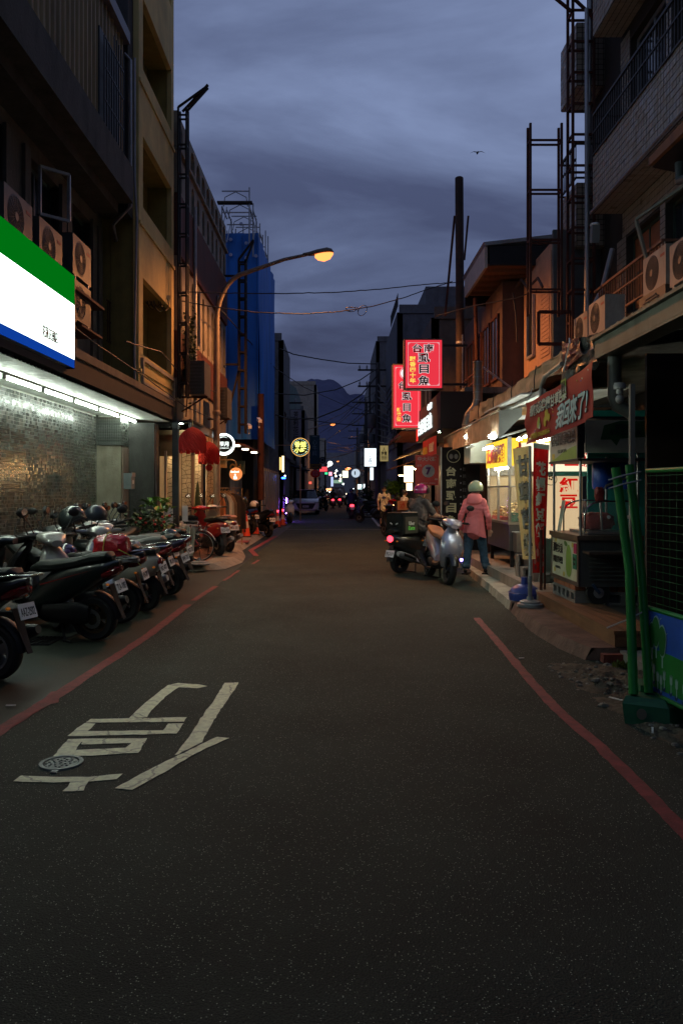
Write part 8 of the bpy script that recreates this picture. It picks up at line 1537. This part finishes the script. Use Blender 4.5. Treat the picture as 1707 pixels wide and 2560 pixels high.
wire('thin dark cable level with the far street lamp', w_at([(650,1030),(740,1045),(830,1058),(900,1064)], (40,50,60,62)), .03)
for k in range(16):
    x0 = rnd.uniform(780,860); y0 = rnd.uniform(1060,1160); x1 = rnd.uniform(905,950); y1 = y0-rnd.uniform(-20,90); wire('one of the many thin far cables tangled over the street end', w_at([(x0,y0),((x0+x1)/2,(y0+y1)/2+rnd.uniform(3,12)),(x1,y1)], (95,70,48)), .022, 'thin far cables over the street end')
for k in range(10):
    x0 = 948+rnd.uniform(-4,6); wire('one of the dark cable bundles hanging along the right-hand houses', w_at([(944,960+k*16),(965+k*2,985+k*14),(1000,930+k*12)], (44,36,30)), .03, 'cable bundles on the right-hand houses')
wire('thin cable running along the canopy fascia of the store', [(-3.35,8.5,3.75),(-3.36,11,3.62),(-3.34,14,3.55),(-3.3,17.5,3.4),(-2.98,19.9,3.3)], .012); wire('second thin cable sagging below the yellow building balcony', [(-3.3,12.5,3.9),(-3.32,15.2,4.2),(-3.3,17.2,4.0),(-2.98,19.9,4.0)], .012); wire('lit thin cable from the right house across to the rusty pole', w_at([(1090,790),(1180,765),(1290,745),(1420,700)], (21,20,18.5,17)), .013)
t = thing('cable_coil', 'tangle of coiled black cables hung on the yellow building', 'cable', at(385,750,16.5))
for k in range(8):
    c = at(372+k*5,748+(k*7)%13,16.2); r = .13+.03*(k%3); obj('loop', MB().tube([c+V((.3*r*cos(a)+.02*k%.05, r*cos(a), r*.9*sin(a))) for a in [2*pi*i/18 for i in range(19)]], .010, 6), M_cable, t)
# bird
c = at(1193,382,60); t = thing('bird', 'small dark bird gliding alone in the sky', 'bird', c)
obj('body', MB().ell(c, (.07,.28,.06)).add([c+V((-.62,0,-.06)), c+V((-.3,.10,.11)), c+V((0,.12,.05)), c+V((0,-.1,.04)), c+V((-.3,-.06,.09)), c+V((.62,0,-.04)), c+V((.3,.10,.12)), c+V((.3,-.06,.10))], [(0,4,3,2,1),(5,6,2,3,7)]), M_cable, t)
# signs on the right, far
board('white glowing vertical sign with blue characters on the right side of the street', 911, 1121, 940, 1166, 43, G_white, '小\n卷', mat('blue_char', (.01,.06,.3), .5), tw=.35, thh=.7, bold=.0)
t = board('dim yellow phone-shaped sign with small dark squares', 950, 1114, 970, 1153, 38, glow('dim_yellow_sign', (.8,.62,.25), .35), '人\n閱覽\n田田', M_ink, tw=.7, thh=.8, bold=.02)
glowbox('small white hanging sign below the big white one', 925, 1169, 933, 1200, 46, G_white); glowbox('little cyan-white glowing square on the far right side', 894, 1211, 904, 1223, 60, glow('cyan_white', (.7,1,1), 2.2)); glowbox('tiny narrow white light right of the cyan square', 908, 1210, 912, 1221, 60, G_white)
glowbox('cream glowing square sign above the far road', 856, 1177, 870, 1194, 85, glow('cream_lit', (1,.95,.65), 2)); 
t = thing('round_sign', 'pale round glowing sign split by a pole far on the right', 'sign', at(889,1183,75)); c = at(889,1183,75); obj('disc', disc_y(MB(), c, .40, .1), glow('pale_round', (.6,.72,.85), .9), t); obj('mark', MB().box(c.x-.12,c.x-.02,c.y-.13,c.y-.11,c.z-.15,c.z+.18), M_ink, t, smooth=False)
glowbox('far red glowing sign on the left above the road', 799, 1167, 818, 1179, 80, glow('far_red', (1,.10,.12), 1.0)); glowbox('far green light beside the red sign', 812, 1181, 819, 1186, 90, glow('far_green', (.05,.8,.3), 1.6)); glowbox('far white and red light right of the green one', 822, 1180, 830, 1189, 90, glow('far_pink', (1,.35,.45), 2)); 
t = thing('globe_light', 'round white glowing ball over the far road', 'light', at(825,1159,85)); obj('globe', MB().ell(at(825,1159,85), (.27,.2,.27)), glow('globe_white', (.95,1,1), 3), t); obj('knob', MB().ell(at(820,1166,85), (.08,.08,.08)), MATS['globe_white'], t)
glowbox('pale green lit board over the far end of the street', 833, 1200, 856, 1208, 130, glow('far_palegreen', (.45,.75,.55), .5)); glowbox('thin bluish vertical light far left of the road', 827, 1192, 833, 1216, 100, glow('far_blue', (.5,.6,.9), 1.1))
G_pt = glow('far_point', (1,.82,.55), 9); G_ptw = glow('far_point_white', (.9,1,.95), 8)
for k, (x, y, r) in enumerate(((841,1177,3),(838,1183,2.6),(840,1190,2.8),(851,1188,3),(851,1197,2.8),(850,1202,2.4),(858,1210,2.6),(826,1222,2.4),(832,1228,2.6),(831,1234,2.6),(831,1243,2.8),(818,1226,2),(824,1230,2),(845,1228,2),(780,1201,2.4),(872,1171,3.6),(779,1207,2),(866,1235,1.8),(883,1222,1.6),(938,1180,1.5),(758,1228,2),(733,1218,2),(744,1215,1.8))):
    Y = 110-k*1.3; c = at(x,y,Y); rr = r*Y/F*.8; t = tag(obj('distant_light', MB().ell(c, (rr,rr,rr), 10, 6), G_pt if k % 3 else G_ptw), 'small glowing point of light far down the street', 'light', 'distant points of light')
glowbox('far red and white lit figure sign low on the left', 772, 1204, 779, 1210, 70, glow('red_small', (1,.12,.08), 1.4)); glowbox('warm lit shopfront strip far on the left', 815, 1221, 835, 1226, 95, glow('far_orange', (1,.45,.2), 2.2))
# vehicles
def car(label, c, w, l, h, col, glassm, rz=0, lights=None, plate=None):
    t = thing('car', label, 'car', (0,0,0)); hw = w/2
    def rr(y, z0, z1, w0, w1): return [(-w0*hw,y,z0),(w0*hw,y,z0),(w1*hw,y,z1*.55+z0*.45),(w1*hw*.97,y,z1),(-w1*hw*.97,y,z1),(-w1*hw,y,z1*.55+z0*.45)]
    obj('body', MB().rings([rr(-l/2,.35,.78,.80,.86), rr(-l/2+.12,.25,.90,.93,.95), rr(-l/2+.9,.22,1.02,.98,1), rr(-l/2+1.3,.22,1.05,.98,1), rr(l/2-.5,.22,1.08,.98,1), rr(l/2-.05,.3,1.0,.9,.92)]), col, t)
    cab = [(-l/2+1.05,1.0,.92),(-l/2+1.75,h-.06,.74),(-l/2+2.4,h,.74),(l/2-.9,h-.03,.72),(l/2-.25,1.05,.88)]
    obj('cabin', MB().rings([[(-k*hw,y,min(z,1.0)),(k*hw,y,min(z,1.0)),(k*hw*.99,y,z),(-k*hw*.99,y,z)] for y, z, k in cab]), glassm, t)
    obj('roof', MB().box(-.70*hw,.70*hw,-l/2+1.8,l/2-.95,h-.005,h+.03), col, t); obj('windscreen', MB().add([(-.86*hw,-l/2+1.10,1.06),(.86*hw,-l/2+1.10,1.06),(.70*hw,-l/2+1.70,h-.08),(-.70*hw,-l/2+1.70,h-.08)], [(0,1,2,3)]), M_glass, t, smooth=False)
    obj('grille', MB().add([(-.72*hw,-l/2-.01,.72),(-.5*hw,-l/2-.01,.36),(.5*hw,-l/2-.01,.36),(.72*hw,-l/2-.01,.72)]+[(-.72*hw,-l/2+.1,.72),(-.5*hw,-l/2+.1,.36),(.5*hw,-l/2+.1,.36),(.72*hw,-l/2+.1,.72)], [(0,1,2,3),(0,4,5,1),(1,5,6,2),(2,6,7,3),(3,7,4,0)]), M_black, t, smooth=False)
    obj('bumper', MB().box(-.7*hw,.7*hw,-l/2-.03,-l/2+.05,.28,.34), M_alu, t, smooth=False)
    for s in (1,-1):
        obj('headlight', MB().ell((s*.78*hw,-l/2+.03,.78), (.16,.08,.05)), lights or M_clearl, t); obj('mirror', MB().ell((s*(hw+.08),-l/2+1.3,1.08), (.10,.06,.07)), col, t)
        for y in (-l/2+.8, l/2-.8): w_ = obj('wheel', MB().lathe([(0,-.1),(.30,-.1),(.33,-.06),(.33,.06),(.30,.1),(0,.1)], 20, (s*(hw-.1),y,.33), 'x'), M_rub, t); obj('rim', MB().lathe([(0,s*.101),(.2,s*.101),(.21,s*.09)], 16, (s*(hw-.1),y,.33), 'x'), M_alu, w_)
    pl = obj('plate', MB().box(-.19,.19,-l/2-.025,-l/2-.012,.46,.58), M_plate, t, smooth=False)
    if plate: obj('plate_number', letter_mb(plate, (0,-l/2-.03,.52), UX, UZ, .3, .08, .01, .003), M_ink, pl, smooth=False)
    t.location = c; t.rotation_euler = (0,0,rz); return t
car('white compact SUV with dark windscreen parked facing the camera on the left', (-2.05,53,0), 1.78, 4.3, 1.58, paint('car_white', (.8,.78,.84), .25), M_glass, R(3), plate='BKM-3352')
car('dark sedan parked nose to camera behind the white SUV', (-2.3,78,0), 1.75, 4.4, 1.45, paint('car_dark', (.06,.07,.10), .25), M_glass, plate='ALE-5067'); car('dark van ahead of the far scooters seen between their riders', (.2,84,0), 1.8, 4.4, 1.8, P_blk, M_glass); car('dark red car farther down the street', (-.9,96,0), 1.7, 4.2, 1.5, paint('car_red', (.15,.01,.01), .25), M_glass, 0, M_clearl)
# bushes near the SUV and on the right
for i, (px, py, Y, r, m) in enumerate(((735,1243,58,(.5,.4,.45),M_leafd),(712,1240,46,(.35,.4,.5),M_leafd),(800,1238,66,(.9,.5,.6),M_leafd),(985,1220,34,(.35,.3,.3),M_leaf),(1010,1260,33,(.4,.3,.3),M_leafd),(918,1240,52,(.4,.4,.5),M_leafd))):
    c = at(px,py,Y); c.z = max(c.z, .5); t = thing('shrub', ['dark shrub behind the white SUV roof','dark shrub left of the white SUV','wide dark bush right of the white SUV','spiky green plant behind the man in the cream shirt','low dark shrub behind the delivery box','dark tree-like shrub by the far right scooters'][i], 'shrub', (c.x,Y,0)); obj('foliage', leafcloud(c, r, 700, .16, i+30), m, t, smooth=False, kind='stuff'); obj('stem', MB().tube([(c.x,Y,0),(c.x+.05,Y,c.z)], .04), M_rust, t)
# far parked scooters right, copies
sproto = make_scooter('black scooter parked far right beside the white edge line', P_blk, mirrors=True); place(sproto, 2.3, 38, 160); sproto['group'] = 'scooters parked on the right'
for i, (x, y, d, lb) in enumerate(((2.35,41,165,'second black scooter of the right-hand far row'), (2.4,46,158,'third black scooter of the right-hand far row'), (2.5,50,170,'fourth, partly hidden scooter of the right-hand far row'), (2.45,55,160,'last scooter of the right-hand far row'))): copy_tree(sproto, lb, (x,y,0), R(d), 'scooters parked on the right')
place(make_scooter('scooter with red light parked by the man in the cream shirt', P_red, lit=False), 3.1, 31.5, 150, .12); place(make_scooter('black scooter between the delivery box and the small counter', P_blk), 2.3, 26, 120, 0)
place(make_scooter('black scooter lying in the dark right of the parked SUV', P_blk), -1.35, 58, 60)
# the street goes on behind the camera
for nm, lb, x0, x1, y0, y1, z in (('neighbour_building','plain grey building on the left beside and behind the camera',-9,-3.5,-14,2.95,11.5),('neighbour_building','plain grey building on the right beside and behind the camera',2.9,9,-14,2.4,13)):
    t = thing(nm, lb, 'building', ((x0+x1)/2,-5,0)); s = 1 if x0 < 0 else -1; X = x1 if s > 0 else x0; ops = [(-13+k*2.6,-11.6+k*2.6,1+f*3.2,2.6+f*3.2) for k in range(6) for f in range(3)]
    obj('facade', wall_openings(MB(), PX(X,s), y0, y1, 0, z, ops, .2), M_g1, t, smooth=False); obj('body', MB().box(X-s*.21, x0 if s > 0 else x1, y0, y1, 0, z-.02), M_g1, t, smooth=False)
    for o_ in ops: window(t, PX(X,s), *o_, M_alu, M_glass, 2, 1, .06, .1)
